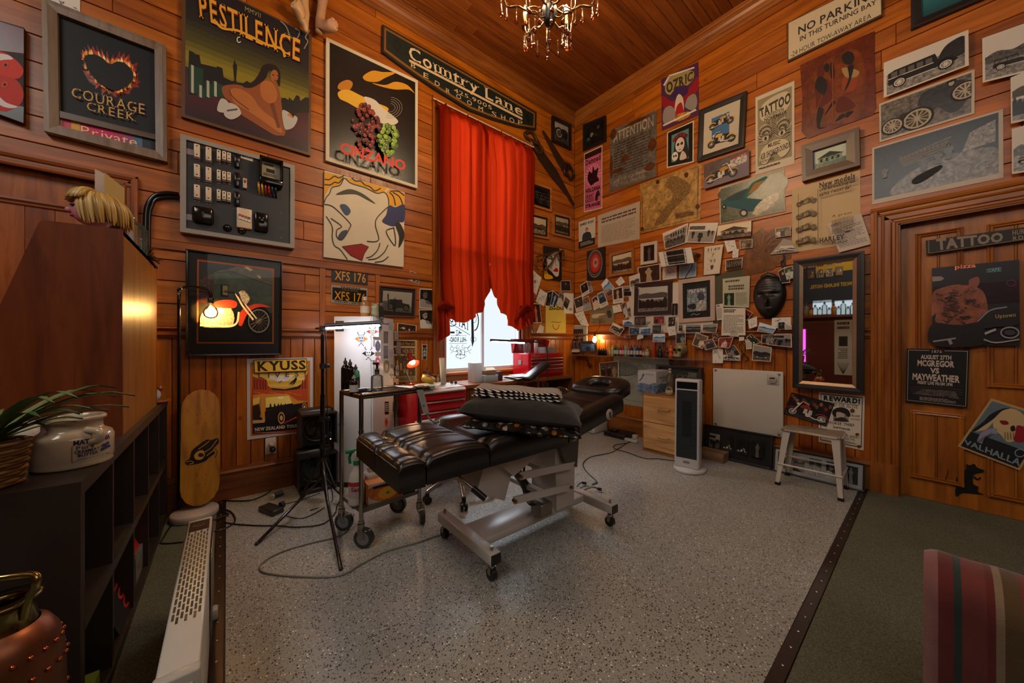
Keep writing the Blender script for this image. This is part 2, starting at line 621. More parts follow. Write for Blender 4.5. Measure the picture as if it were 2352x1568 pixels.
# flat sheets with printed artwork
class Sheet:
 def __init__(s,P,quad,n=0.004,t=0.0012,col='e8e2d6',mat='paper',frm=None,base=True,wave=0.0):
  s.P,s.n,s.t=P,n,t
  s.quad=quad
  s.q=[P.uv(x,y,n+t)for x,y in quad]if frm is None else frm
  s.m=M()
  s.k=n+t
  s.mat=mat
  s.pm=None
  if base:
   s.m.plate(P,[s.q[3],s.q[2],s.q[1],s.q[0]],n,n+t,col,mat)
 def up(s):
  s.k+=0.00025
 def crop(s,ox,oy,sc):
  s.pm=(ox,oy,sc)
  return s
 def norm(s):
  s.pm=None
  return s
 def mp(s,x,y):
  if s.pm:
   return s.P.uv(s.pm[0]+x/s.pm[2],s.pm[1]+y/s.pm[2],s.k)
  a,b=x/100,y/100
  q=s.q
  return tuple((q[0][i]*(1-a)+q[1][i]*a)*(1-b)+(q[3][i]*(1-a)+q[2][i]*a)*b for i in(0,1))
 def face(s,uvs,col,mat=None,fs=None):
  vs=[s.P.pt(u,v,s.k)for u,v in uvs]
  s.m.add(vs,fs or[tuple(range(len(vs)))],col,mat or s.mat)
 def poly(s,col,pts,mat=None,up=True):
  if up:
   s.up()
  if not isinstance(pts[0],(tuple,list)):
   pts=list(zip(pts[::2],pts[1::2]))
  q=[s.mp(*p)for p in pts]
  a=sum(q[i-1][0]*q[i][1]-q[i][0]*q[i-1][1]for i in range(len(q)))
  s.face(q if a>0 else q[::-1],col,mat)
  return s
 def blob(s,col,pts,mat=None,k=5):
  pts=list(zip(pts[::2],pts[1::2]))if not isinstance(pts[0],(tuple,list))else list(pts)
  L=len(pts)
  out=[]
  for i in range(L):
   a,b,c,d=[V((*pts[(i+j)%L],0))for j in(-1,0,1,2)]
   for j in range(k):
    t_=j/k
    p=0.5*((2*b)+(c-a)*t_+(2*a-5*b+4*c-d)*t_**2+(3*b-a-3*c+d)*t_**3)
    out.append((p.x,p.y))
  return s.poly(col,out,mat)
 def rect(s,col,x0,y0,x1,y1,mat=None,up=True):
  return s.poly(col,[(x0,y0),(x1,y0),(x1,y1),(x0,y1)],mat,up)
 def oval(s,col,cx,cy,rx,ry=None,n=18,rot=0.0,mat=None,up=True):
  ry=rx if ry is None else ry
  c_,s_=math.cos(rot),math.sin(rot)
  pts=[]
  for i in range(n):
   a=2*math.pi*i/n
   x,y=rx*math.cos(a),ry*math.sin(a)
   pts.append((cx+x*c_-y*s_,cy+x*s_+y*c_))
  return s.poly(col,pts,mat,up)
 def ring(s,col,cx,cy,rx,ry,w,n=24,a0=0.0,a1=2*math.pi,mat=None,rot=0.0):
  c_,s_=math.cos(rot),math.sin(rot)
  pts=[]
  for i in range(n+1):
   a=a0+(a1-a0)*i/n
   x,y=rx*math.cos(a),ry*math.sin(a)
   pts.append((cx+x*c_-y*s_,cy+x*s_+y*c_))
  return s.line(col,pts,w,mat)
 def line(s,col,pts,w,mat=None,curve=0,w2=None):
  s.up()
  if not isinstance(pts[0],(tuple,list)):
   pts=list(zip(pts[::2],pts[1::2]))
  if curve and len(pts)>2:
   pts=[(p.x,p.y)for p in smooth_path([(x,y,0)for x,y in pts],curve)]
  L=len(pts)
  lf,rt=[],[]
  for i in range(L):
   a,c=pts[max(i-1,0)],pts[min(i+1,L-1)]
   dx,dy=c[0]-a[0],c[1]-a[1]
   d=math.hypot(dx,dy)or 1
   ww=(w if w2 is None else w+(w2-w)*i/(L-1))/2
   nx,ny=-dy/d*ww,dx/d*ww
   lf.append(s.mp(pts[i][0]+nx,pts[i][1]+ny))
   rt.append(s.mp(pts[i][0]-nx,pts[i][1]-ny))
  s.face(lf+rt,col,mat,[(i,i+1,L+i+1,L+i)for i in range(L-1)])
  return s
 def text(s,txt,box,col,serif=False,bold=0.0,sp=0.0,fit=True,mat=None,arc=0.0):
  s.up()
  vs,fs=layout(txt,serif,bold,sp)
  if not vs:
   return s
  if len(box)==4 and not isinstance(box[0],(tuple,list)):
   x0,y0,x1,y1=box
   box=[(x0,y0),(x1,y0),(x1,y1),(x0,y1)]
  mx0,mx1=min(p[0]for p in vs),max(p[0]for p in vs)
  my0,my1=min(p[1]for p in vs),max(p[1]for p in vs)
  uvs=[]
  for x,y in vs:
   a=(x-mx0)/(mx1-mx0)
   b=1-(y-my0)/((my1-my0)or 1)
   b-=arc*(1-(2*a-1)**2)
   px=(box[0][0]*(1-a)+box[1][0]*a)*(1-b)+(box[3][0]*(1-a)+box[2][0]*a)*b
   py=(box[0][1]*(1-a)+box[1][1]*a)*(1-b)+(box[3][1]*(1-a)+box[2][1]*a)*b
   uvs.append(s.mp(px,py))
  s.face(uvs,col,mat,fs)
  return s
 def lines(s,col,x0,y0,x1,y1,n,fill=0.45,words=True,seed=0,mat=None):
  r=random.Random(seed+n)
  s.up()
  h=(y1-y0)/n
  for i in range(n):
   y=y0+i*h
   x=x0
   end=x1-(r.random()*0.35*(x1-x0)if r.random()<0.3 else 0)
   while x<end:
    w=(x1-x0)*r.uniform(0.05,0.16)if words else(x1-x0)
    s.poly(col,[(x,y),(min(x+w,end),y),(min(x+w,end),y+h*fill),(x,y+h*fill)],mat,up=False)
    x+=w+(x1-x0)*0.02
  return s
 def done(s,name,label=None,cat=None,group=None,parent=None,kind=None):
  return s.m.build(name,parent,label,cat,group,kind)
# ===== the room
H=4.44
XL,YN=-7.2,-5.5
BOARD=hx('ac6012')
BOARD_D=hx('985312')
GAP=hx('1c0d05')
def struct(name,m,parent=None):
 return m.build(name,parent,kind=None if parent else 'structure')
m=M()
m.box((-3.936,-2.98,-0.06),(0.1,0.1,0),'a0998f','vinyl')
struct('floor',m)
m=M()
m.box((XL,YN,-0.06),(-3.936,0.1,0.003),'6b6b5a','carpet')
m.box((-3.936,YN,-0.06),(0.1,-2.98,0.003),'6b6b5a','carpet')
struct('floor',m)
def floor_trim(name,a,b,n):
 m=M()
 a,b=V(a),V(b)
 d=(b-a).normalized()
 w=V((-d.y,d.x,0))
 pr=[(-0.026,0.001),(-0.02,0.006),(0.02,0.006),(0.026,0.001)]
 m.add([a+w*y+V((0,0,z))for y,z in pr]+[b+w*y+V((0,0,z))for y,z in pr],[(0,1,5,4)[::-1],(1,2,6,5)[::-1],(2,3,7,6)[::-1]],'54473e','brushed')
 o=struct(name,m)
 sc=None
 for i in range(n):
  p=a+d*(0.06+i*0.115)
  if sc is None:
   q=M()
   q.lathe([(0.005,0),(0.004,0.0015),(0,0.002)],p+V((0,0,0.006)),'d8c9b8','metal',8)
   sc=q.build('screw',o)
  else:
   s2=sc.copy()
   COL.objects.link(s2)
   s2.location=p+V((0,0,0.006))-V(o['_o'])
 return o
floor_trim('trim_1',(-3.955,0.0,0),(-3.955,-3.0,0),26)
floor_trim('trim_2',(-0.02,-2.985,0),(-3.9,-2.985,0),33)
def holes_rects(u0,u1,v0,v1,holes):
 us=sorted({u0,u1}|{x for h in holes for x in h[:2]})
 out=[]
 for a,b in zip(us,us[1:]):
  segs=[(v0,v1)]
  for h in holes:
   if h[0]<b-1e-6 and h[1]>a+1e-6:
    segs=[q for s_ in segs for q in((s_[0],min(s_[1],h[2])),(max(s_[0],h[3]),s_[1]))if q[1]-q[0]>1e-6]
  out+=[(a,b,c,d)for c,d in segs]
 return out
BC={}
def board(P,wallo,u0,u1,v0,v1,mat,n=0.0,th=0.018,bev=0.004,col=None,name='board'):
 k=(id(P),round(u1-u0,4),round(v1-v0,4),mat,n)
 o_=P.pt((u0+u1)/2,(v0+v1)/2,n-th)
 if k in BC and col is None:
  ob=BC[k].copy()
  COL.objects.link(ob)
  ob.location=o_-V(wallo['_o'])
  return ob
 m=M()
 a=[P.pt(u,v,n-th)for u,v in((u0,v0),(u1,v0),(u1,v1),(u0,v1))]
 f=[P.pt(u,v,n-bev)for u,v in((u0,v0),(u1,v0),(u1,v1),(u0,v1))]
 e=bev*0.6
 b=[P.pt(u,v,n)for u,v in((u0+e,v0+e),(u1-e,v0+e),(u1-e,v1-e),(u0+e,v1-e))]
 m.hull(a,f,col or BOARD,mat)
 m.f.pop(1)
 for l in(m.c,m.m,m.s):
  l.pop()
 m.add(f+b,[(i,(i+1)%4,4+(i+1)%4,4+i)for i in range(4)]+[(4,5,6,7)],col or BOARD,mat)
 ob=m.build(name,wallo,origin=o_)
 if col is None:
  BC[k]=ob
 return ob
G=0.0022
def hboards(P,wallo,u0,u1,zs,holes,mat,seed):
 r=random.Random(seed)
 for z0,z1 in zip(zs,zs[1:]):
  mid=(z0+z1)/2
  segs=[(u0,u1)]
  for h in holes:
   if h[2]<mid<h[3]:
    segs=[q for s_ in segs for q in((s_[0],min(s_[1],h[0])),(max(s_[0],h[1]),s_[1]))if q[1]-q[0]>0.01]
  for a,b in segs:
   cuts=[a]
   x=a+r.uniform(0.8,2.6)
   while x<b-0.5:
    cuts.append(x)
    x+=r.uniform(1.5,2.8)
   cuts.append(b)
   for c,d in zip(cuts,cuts[1:]):
    board(P,wallo,c+0.0006,d-0.0006,z0+G,z1-G,mat,n=r.choice((0,-0.0015,0.001)))
def vboards(P,wallo,u0,u1,w,z0,z1,holes,mat='woodZ'):
 u=u0
 while u<u1-0.01:
  e=min(u+w,u1)
  if not any(h[0]<(u+e)/2<h[1]for h in holes):
   board(P,wallo,u+G*0.7,e-G*0.7,z0,z1,mat)
  u=e
def profile(P,prof,u0,u1,col,mat,m=None,mit=(0,0)):
 m=m or M()
 a=[P.pt(u0+mit[0]*n,v,n)for n,v in prof]
 b=[P.pt(u1-mit[1]*n,v,n)for n,v in prof]
 k=len(prof)
 m.add(a+b,[(i,(i+1)%k,k+(i+1)%k,k+i)for i in range(k)]+[tuple(range(k))[::-1],tuple(range(k,2*k))],col,mat)
 return m
def vprofile(P,prof,u,v0,v1,sg,col,mat,m=None,mit=(0,0)):
 m=m or M()
 a=[P.pt(u+sg*d,v0+mit[0]*d,n)for n,d in prof]
 b=[P.pt(u+sg*d,v1-mit[1]*d,n)for n,d in prof]
 k=len(prof)
 m.add(a+b,[(i,(i+1)%k,k+(i+1)%k,k+i)for i in range(k)]+[tuple(range(k))[::-1],tuple(range(k,2*k))],col,mat)
 return m
WIN=(-2.12,-1.03,0.84,3.62)
DL=(-5.45,-4.45,0.0,2.17)
DR=(3.165,4.20,0.0,2.06)
def wallmesh(name,P,u0,u1,holes):
 m=M()
 for a,b,c,d in holes_rects(u0,u1,0,H,holes):
  m.plate(P,[(a,c),(b,c),(b,d),(a,d)],-0.12,-0.017,GAP,'matte')
 return m.build(name,kind='structure',origin=P.pt((u0+u1)/2,0,-0.06))
ZS=[4.214+0.157*k for k in range(1,-16,-1)]
ZS=sorted([min(z,H)for z in ZS])
ZA=[1.271,1.43,1.587,1.73,1.80]+[z for z in ZS if z>1.84]
ZB=[1.271,1.388,1.545,1.702]+[z for z in ZS if z>1.84]
wl=wallmesh('wall_left',WA,XL,0.02,[WIN,DL])
hA=[(-2.26,-0.90,0.80,3.72),(-5.6,-4.385,-1,2.245)]
hboards(WA,wl,-6.0,0.0,ZA,hA,'woodX',11)
vboards(WA,wl,-4.39,0.0,0.0866,0.20,1.20,[hA[0]])
for u in(-2.18,-2.09,-2.0,-1.91,-1.82,-1.73,-1.64,-1.55,-1.46,-1.37,-1.28,-1.19,-1.1,-1.01):
 board(WA,wl,u+G,u+0.09-G,0.20,0.80,'woodZ')
wr=wallmesh('wall_right',WB,-0.02,5.5,[DR])
hB=[(3.02,4.4,-1,2.215)]
hboards(WB,wr,0.0,4.6,ZB,hB,'woodY',23)
vboards(WB,wr,0.0,3.02,0.0888,0.20,1.20,[])
# ceiling boards run along the window wall
m=M()
m.box((XL,YN,H+0.018),(0.1,0.1,H+0.1),GAP,'matte')
ce=m.build('ceiling',kind='structure',origin=(-3.6,-2.7,H))
CP=Plane((0,0,H),(1,0,0),(0,-1,0),(0,0,-1))
r=random.Random(5)
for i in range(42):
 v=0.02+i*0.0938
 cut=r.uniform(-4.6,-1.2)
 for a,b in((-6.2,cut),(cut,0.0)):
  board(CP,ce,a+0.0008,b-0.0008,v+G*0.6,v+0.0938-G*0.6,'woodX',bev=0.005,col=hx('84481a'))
m=M()
m.box((XL,YN,H),(0.1,-3.97,H+0.018),hx('6a3a16'),'woodX')
m.box((XL,-3.97,H),(-6.2,0.1,H+0.018),hx('6a3a16'),'woodX')
m.build('board',ce)
# plain far walls
m=M()
m.box((XL-0.1,YN,0),(XL,0.1,H),hx('8a4a22'),'woodY')
wk=struct('wall_back',m)
m=M()
m.box((XL,YN-0.1,0),(0.1,YN,H),hx('8a5228'),'woodX')
struct('wall_near',m)
CORN=[(0.0,4.285),(0.010,4.285),(0.014,4.315),(0.026,4.322),(0.030,4.335),(0.034,4.362),(0.046,4.385),(0.064,4.40),(0.074,4.402),(0.078,4.418),(0.088,4.424),(0.09,4.44),(0.0,4.44)]
struct('trim_3',profile(WA,CORN,-6.2,0,hx('90541e'),'woodX',mit=(0,1)))
struct('trim_4',profile(WB,CORN,0,5.4,hx('985a20'),'woodY',mit=(1,0)))
DADO=[(0,1.195),(0.012,1.195),(0.016,1.21),(0.026,1.214),(0.026,1.238),(0.03,1.25),(0.038,1.254),(0.042,1.262),(0.038,1.271),(0.0,1.271)]
m=profile(WA,DADO,-4.385,-2.27,BOARD_D,'woodX')
struct('trim_5',m)
struct('trim_6',profile(WA,DADO,-0.9,0,BOARD_D,'woodX',mit=(0,1)))
struct('trim_7',profile(WB,DADO,0,3.02,BOARD_D,'woodY',mit=(1,0)))
BASE=[(0,0),(0.022,0),(0.022,0.094),(0.019,0.096),(0.019,0.185),(0.026,0.190),(0.03,0.203),(0.022,0.212),(0.012,0.218),(0.010,0.233),(0,0.236)]
struct('baseboard_left',profile(WA,BASE,-4.385,0,hx('8c5526'),'woodX',mit=(0,1)))
struct('baseboard_right',profile(WB,BASE,0,3.02,hx('8c5526'),'woodY',mit=(1,0)))
# rail and stiles of the band above the dado, left wall
m=profile(WA,[(0,1.795),(0.012,1.795),(0.018,1.80),(0.018,1.853),(0.012,1.858),(0,1.858)],-4.385,-2.27,BOARD_D,'woodX')
ra=struct('trim_8',m)
for u in(-3.293,-2.83,-4.0):
 m=M()
 m.plate(WA,[(u-0.02,1.272),(u+0.02,1.272),(u+0.02,1.795),(u-0.02,1.795)],0,0.012,BOARD_D,'woodZ')
 m.build('stile',ra)
# window
def casing_prof(w):
 return[(0,0),(0.02,0),(0.024,0.01),(0.024,0.02),(0.015,0.026),(0.015,0.045),(0.022,0.052),(0.022,0.07),(0.014,0.077),(0.014,w-0.035),(0.024,w-0.03),(0.03,w-0.015),(0.03,w),(0,w)]
wn=thing('window_1',WA.pt(-1.575,0.84),None,None)
wn['kind']='structure'
m=M()
vprofile(WA,casing_prof(0.15),-2.12,0.84,3.62,-1,BOARD_D,'woodZ',m)
vprofile(WA,casing_prof(0.15),-1.03,0.84,3.62,1,BOARD_D,'woodZ',m)
m.plate(WA,[(-2.27,3.62),(-0.88,3.62),(-0.88,3.74),(-2.27,3.74)],0,0.03,BOARD_D,'woodX')
m.build('casing',wn)
m=profile(WA,[(-0.06,0.80),(0.045,0.80),(0.06,0.81),(0.06,0.828),(0.05,0.838),(-0.06,0.84)],-2.30,-0.86,BOARD_D,'woodX')
profile(WA,[(0,0.70),(0.018,0.70),(0.022,0.71),(0.022,0.80),(0,0.80)],-2.26,-0.9,BOARD_D,'woodX',m)
m.build('sill',wn)
WG=Plane((0,0.055,0),(1,0,0),(0,0,1),(0,-1,0))
m=M()
for a,b,c,d in((-2.12,-2.085,0.84,3.62),(-1.625,-1.605,0.84,3.62),(-1.055,-1.03,0.84,3.62)):
 m.plate(WG,[(a,c),(b,c),(b,d),(a,d)],-0.02,0.03,'c9ccd0','plastic')
for c,d in((0.84,0.875),(3.585,3.62),(2.2,2.23)):
 m.plate(WG,[(-2.12,c),(-1.03,c),(-1.03,d),(-2.12,d)],-0.02,0.026,'c9ccd0','plastic')
m.plate(WG,[(-1.604,0.875),(-1.585,0.875),(-1.585,3.58),(-1.604,3.58)],-0.01,0.022,'b9bdc2','plastic')
m.build('window_frame',wn)
for nm,a,b,g,e in(('left',-2.085,-1.625,0.0,1.12),('right',-1.585,-1.055,-0.008,1.05)):
 m=M()
 m.plate(WG,[(a,0.875),(b,0.875),(b,3.585),(a,3.585)],g-0.006,g,(0.86*e,0.93*e,1.0*e),'skypane')
 p=m.build('pane',wn)
def window_letters(dx,ink,nm,seed):
 s=Sheet(WG,[(1018,660),(1190,660),(1190,850),(1018,850)],n=0.0012 if dx==0 else-0.0066,t=0.0002,base=False,mat='matte')
 s.crop(980-dx,600,6.533)
 s.text('TATTO',[(640,872),(338,775),(338,905),(640,1045)],ink,True,0.01)
 s.line(ink,[(338,915),(650,1105)],7)
 s.poly(ink,[(668,800),(700,790),(712,1200),(684,1290),(672,1200)])
 s.ring(ink,715,890,62,145,16,a0=-1.5,a1=1.6)
 s.ring(ink,715,860,30,60,6,a0=-1.2,a1=2.6)
 s.ring(ink,380,930,55,42,12,a0=0.3,a1=2.4)
 s.rect(ink,355,1052,418,1080)
 s.poly(ink,[(488,1052),(540,1078),(488,1080)])
 s.text('NZ',[(500,1032),(438,1032),(438,1112),(500,1112)],ink,True)
 s.line(ink,[(358,1112),(600,1112)],4)
 s.text('-HILL ROAD-',[(600,1136),(340,1136),(340,1210),(600,1210)],ink,False,0.02)
 s.line(ink,[(340,1232),(600,1232)],4)
 for sx in(-1,1):
  cx=510
  s.line(ink,[(cx,1320),(cx+sx*40,1330),(cx+sx*80,1290),(cx+sx*110,1300),(cx+sx*150,1250)],5,curve=5)
  s.ring(ink,cx+sx*130,1310,26,30,5,a0=0,a1=5)
  s.ring(ink,cx+sx*40,1280,22,24,5,a0=0,a1=5)
  s.line(ink,[(cx+sx*60,1360),(cx+sx*110,1350),(cx+sx*150,1380)],5,curve=4)
  s.line(ink,[(cx+sx*80,1412),(cx+sx*50,1445),(cx,1455)],6,curve=4)
  s.ring(ink,cx+190+sx*22,1170,20,30,5)
 s.text('L.G.C',[(578,1335),(440,1335),(440,1412),(578,1412)],ink,True,0.02)
 s.line(ink,[(508,1440),(508,1475)],6)
 s.done('lettering',parent=wn)
window_letters(0,hx('2c3538'),'left',1)
window_letters(80.5,hx('56646a'),'right',2)
# far left door (behind the cabinet)
DW=hx('96521f')
d1=thing('door_1',WA.pt(-4.95,0),None,None)
d1['kind']='structure'
m=M()
cp=casing_prof(0.075)
vprofile(WA,cp,-4.45,0,2.17,1,DW,'woodZ',m,mit=(0,-1))
profile(WA,[(n,2.17+q)for n,q in cp],-5.55,-4.375,DW,'woodX',m)
m.build('casing',d1)
m=M()
m.plate(WA,[(-5.45,0),(-4.45,0),(-4.45,2.17),(-5.45,2.17)],-0.10,-0.045,DW,'woodZ')
m.build('leaf',d1)
for a,b,c,d in((-4.98,-4.58,1.30,2.0),(-5.4,-5.06,1.30,2.0),(-4.98,-4.58,0.2,1.15)):
 m=M()
 pr=[(-0.045,0),(-0.03,0),(-0.026,0.012),(-0.036,0.022),(-0.03,0.034),(-0.045,0.036)]
 profile(WA,[(n,d-q)for n,q in pr],a,b,DW,'woodX',m)
 profile(WA,[(n,c+q)for n,q in pr],a,b,DW,'woodX',m)
 vprofile(WA,pr,a,c,d,1,DW,'woodZ',m)
 vprofile(WA,pr,b,c,d,-1,DW,'woodZ',m)
 m.build('panel_moulding',d1)
 k=3
 for i in range(k):
  w=(b-a-0.072)/k
  u0=a+0.036+i*w
  m=M()
  m.plate(WA,[(u0+0.002,c+0.03),(u0+w-0.002,c+0.03),(u0+w-0.002,d-0.03),(u0+0.002,d-0.03)],-0.05,-0.041,DW,'woodZ')
  m.build('panel_board',d1)
# right door
DC=hx('a0601f')
d2=thing('door_2',WB.pt(3.68,0),None,None)
d2['kind']='structure'
cp=[(0,0),(0.010,0),(0.012,0.012),(0.018,0.018),(0.018,0.03),(0.012,0.034),(0.02,0.04),(0.02,0.07),(0.026,0.074),(0.03,0.082),(0.024,0.09),(0.024,0.105),(0.034,0.11),(0.038,0.122),(0.034,0.128),(0.03,0.145),(0,0.145)]
m=M()
vprofile(WB,cp,3.165,0.235,2.06,-1,DC,'woodZ',m,mit=(0,-1))
m.build('casing',d2)
m=M()
profile(WB,[(n,2.06+q)for n,q in cp],3.165-0.145,4.35,DC,'woodY',m)
m.build('casing',d2)
m=M()
m.plate(WB,[(3.018,0),(3.167,0),(3.167,0.235),(3.018,0.235)],0,0.042,hx('93571f'),'woodZ')
m.build('plinth_block',d2)
m=M()
m.plate(WB,[(3.155,0),(3.175,0),(3.175,2.065),(3.155,2.065)],-0.10,0.005,hx('7b4719'),'woodZ')
m.plate(WB,[(3.155,2.05),(4.25,2.05),(4.25,2.07),(3.155,2.07)],-0.10,0.005,hx('7b4719'),'woodY')
m.build('jamb',d2)
m=M()
m.plate(WB,[(3.172,0.006),(4.2,0.006),(4.2,2.05),(3.172,2.05)],-0.10,-0.062,DC,'woodZ')
m.build('leaf',d2)
for a,b,c,d in((3.246,3.467,0.99,1.972),(3.562,3.79,0.86,1.962),(3.221,3.471,0.15,0.66),(3.562,3.79,0.12,0.64)):
 pr=[(-0.062,0),(-0.046,0.002),(-0.042,0.010),(-0.05,0.016),(-0.046,0.026),(-0.055,0.03),(-0.062,0.03)]
 m=M()
 profile(WB,[(n,d-q)for n,q in pr],a,b,DC,'woodY',m)
 profile(WB,[(n,c+q)for n,q in pr],a,b,DC,'woodY',m)
 vprofile(WB,pr,a,c,d,1,DC,'woodZ',m)
 vprofile(WB,pr,b,c,d,-1,DC,'woodZ',m)
 m.build('panel_moulding',d2)
 mid=(a+b)/2
 for u0,u1 in((a+0.028,mid-0.008),(mid+0.008,b-0.028)):
  m=M()
  m.plate(WB,[(u0,c+0.028),(u1,c+0.028),(u1,d-0.028),(u0,d-0.028)],-0.063,-0.058,DC,'woodZ')
  m.build('panel_board',d2)
 m=M()
 m.tube([WB.pt(mid,c+0.03,-0.06),WB.pt(mid,d-0.03,-0.06)],0.006,DC,'woodZ',8)
 m.build('bead',d2)
# ===== print library
PAL={'bw':('26221f','5a544d','8f877c','cfc6b8'),'sep':('3a2a1e','6e5640','a48a6c','dcc8a6'),'col':('2b2a30','7a5a48','9aa0a0','d8cbb8'),'dk':('100f10','2a2626','55504c','8a847c'),'blue':('20304a','4a6a90','86a4c0','d0dce6'),'red':('2a1010','8a2a20','b8604a','e0c0a8'),'grn':('1c2a1c','3e5a3a','7a9070','ccd4c0')}
SKIN='b98a68'
def crom(a,b,c,d,t_):
 return 0.5*((2*b)+(c-a)*t_+(2*a-5*b+4*c-d)*t_**2+(3*b-a-3*c+d)*t_**3)
def clip(pts):
 for ax,lim,sg in((0,0,1),(0,100,-1),(1,0,1),(1,100,-1)):
  o=[]
  for i in range(len(pts)):
   a,b=pts[i-1],pts[i]
   ia,ib=(a[ax]-lim)*sg>=0,(b[ax]-lim)*sg>=0
   if ia!=ib:
    k=(lim-a[ax])/(b[ax]-a[ax])
    o.append((a[0]+(b[0]-a[0])*k,a[1]+(b[1]-a[1])*k))
   if ib:
    o.append(b)
  pts=o
  if not pts:
   break
 return pts
class Sub:
 def __init__(s,sh,x0,y0,x1,y1):
  s.sh,s.b=sh,(x0,y0,x1,y1)
  p,q,r_=sh.mp(x0,y0),sh.mp(x1,y0),sh.mp(x0,y1)
  s.asp=max(0.05,math.hypot(q[0]-p[0],q[1]-p[1])/max(1e-6,math.hypot(r_[0]-p[0],r_[1]-p[1])))
 def t(s,pts):
  if not isinstance(pts[0],(tuple,list)):
   pts=list(zip(pts[::2],pts[1::2]))
  x0,y0,x1,y1=s.b
  return[(x0+(x1-x0)*a/100,y0+(y1-y0)*b/100)for a,b in pts]
 def poly(s,c,pts,mat=None):
  if not isinstance(pts[0],(tuple,list)):
   pts=list(zip(pts[::2],pts[1::2]))
  pts=clip(pts)
  if len(pts)>2:
   s.sh.poly(c,s.t(pts),mat)
 def blob(s,c,pts,mat=None):
  if not isinstance(pts[0],(tuple,list)):
   pts=list(zip(pts[::2],pts[1::2]))
  L=len(pts)
  o=[]
  for i in range(L):
   P_=[V((*pts[(i+j)%L],0))for j in(-1,0,1,2)]
   o+=[crom(*P_,j/4)[:2]for j in range(4)]
  s.poly(c,o,mat)
 def rect(s,c,a,b,d,e,mat=None):
  s.poly(c,[(a,b),(d,b),(d,e),(a,e)],mat)
 def oval(s,c,x,y,rx,ry,mat=None,n=14):
  s.poly(c,[(x+rx*math.cos(k*2*math.pi/n),y+ry*math.sin(k*2*math.pi/n))for k in range(n)],mat)
 def circ(s,c,x,y,r_,mat=None,n=16):
  s.oval(c,x,y,r_/s.asp,r_,mat,n)
 def line(s,c,pts,w,curve=0):
  pts=[(min(99,max(1,a)),min(99,max(1,b)))for a,b in(pts if isinstance(pts[0],(tuple,list))else zip(pts[::2],pts[1::2]))]
  s.sh.line(c,s.t(pts),w*(s.b[3]-s.b[1])/100,curve=curve)
 def ring(s,c,x,y,r_,w,n=18,a0=0,a1=2*math.pi):
  s.line(c,[(x+r_/s.asp*math.cos(a0+(a1-a0)*k/n),y+r_*math.sin(a0+(a1-a0)*k/n))for k in range(n+1)],w)
def grad(s,stops,x0=0,y0=0,x1=100,y1=100,n=16,mat=None):
 s.up()
 for i in range(n):
  f=(i+0.5)/n
  for(p,c),(q,d)in zip(stops,stops[1:]):
   if p<=f<=q:
    k=(f-p)/(q-p)
    a,b=cc(c),cc(d)
    col=tuple(a[j]*(1-k)+b[j]*k for j in range(3))
  s.rect(col,x0,y0+(y1-y0)*i/n,x1,y0+(y1-y0)*(i+1)/n,mat,up=False)
def moto(b,x,y,w,tank,dark='15130f',chrome='cfc8bc',mid='55504a',flip=False,ww=None):
 f=-1 if flip else 1
 A=b.asp
 X=lambda a:x+f*a*w
 Y=lambda c:y-c*w*A
 R=lambda q:q*w*A
 for wx,rr in((0.13,0.135),(0.84,0.135)):
  b.circ(dark,X(wx),Y(rr),R(rr))
  b.circ(ww or mid,X(wx),Y(rr),R(rr*0.74))
  b.circ(dark,X(wx),Y(rr),R(rr*0.62))
  for k in range(6):
   a=k*math.pi/6
   b.line(chrome,[(X(wx-0.08*math.cos(a)),Y(rr+0.08*math.sin(a))),(X(wx+0.08*math.cos(a)),Y(rr-0.08*math.sin(a)))],R(0.008))
  b.circ(chrome,X(wx),Y(rr),R(0.028))
 b.poly(dark,[(X(0.22),Y(0.13)),(X(0.72),Y(0.12)),(X(0.70),Y(0.34)),(X(0.30),Y(0.32))])
 for q in(0.42,0.54):
  b.poly(chrome,[(X(q-0.05),Y(0.17)),(X(q+0.05),Y(0.17)),(X(q+0.04),Y(0.32)),(X(q-0.04),Y(0.32))])
  for k in range(3):
   b.line(mid,[(X(q-0.05),Y(0.2+k*0.04)),(X(q+0.05),Y(0.2+k*0.04))],R(0.01))
 b.circ(chrome,X(0.46),Y(0.15),R(0.06))
 b.circ(mid,X(0.46),Y(0.15),R(0.03))
 b.line(chrome,[(X(0.5),Y(0.16)),(X(0.3),Y(0.09)),(X(0.02),Y(0.10))],R(0.03))
 b.blob(tank,[(X(0.68),Y(0.33)),(X(0.66),Y(0.42)),(X(0.54),Y(0.44)),(X(0.42),Y(0.38)),(X(0.46),Y(0.33))])
 b.blob(dark,[(X(0.45),Y(0.34)),(X(0.40),Y(0.38)),(X(0.28),Y(0.35)),(X(0.20),Y(0.36)),(X(0.22),Y(0.32)),(X(0.36),Y(0.31))])
 b.blob(tank,[(X(-0.02),Y(0.16)),(X(0.04),Y(0.28)),(X(0.16),Y(0.31)),(X(0.27),Y(0.26)),(X(0.28),Y(0.2)),(X(0.18),Y(0.265)),(X(0.08),Y(0.24))])
 b.blob(tank,[(X(0.70),Y(0.22)),(X(0.76),Y(0.29)),(X(0.86),Y(0.31)),(X(0.97),Y(0.26)),(X(1.01),Y(0.18)),(X(0.95),Y(0.235)),(X(0.84),Y(0.275))])
 b.line(chrome,[(X(0.70),Y(0.47)),(X(0.84),Y(0.13))],R(0.025))
 b.line(mid,[(X(0.72),Y(0.47)),(X(0.865),Y(0.14))],R(0.012))
 b.line(chrome,[(X(0.71),Y(0.47)),(X(0.66),Y(0.53)),(X(0.52),Y(0.50))],R(0.018))
 b.circ(chrome,X(0.76),Y(0.43),R(0.04))
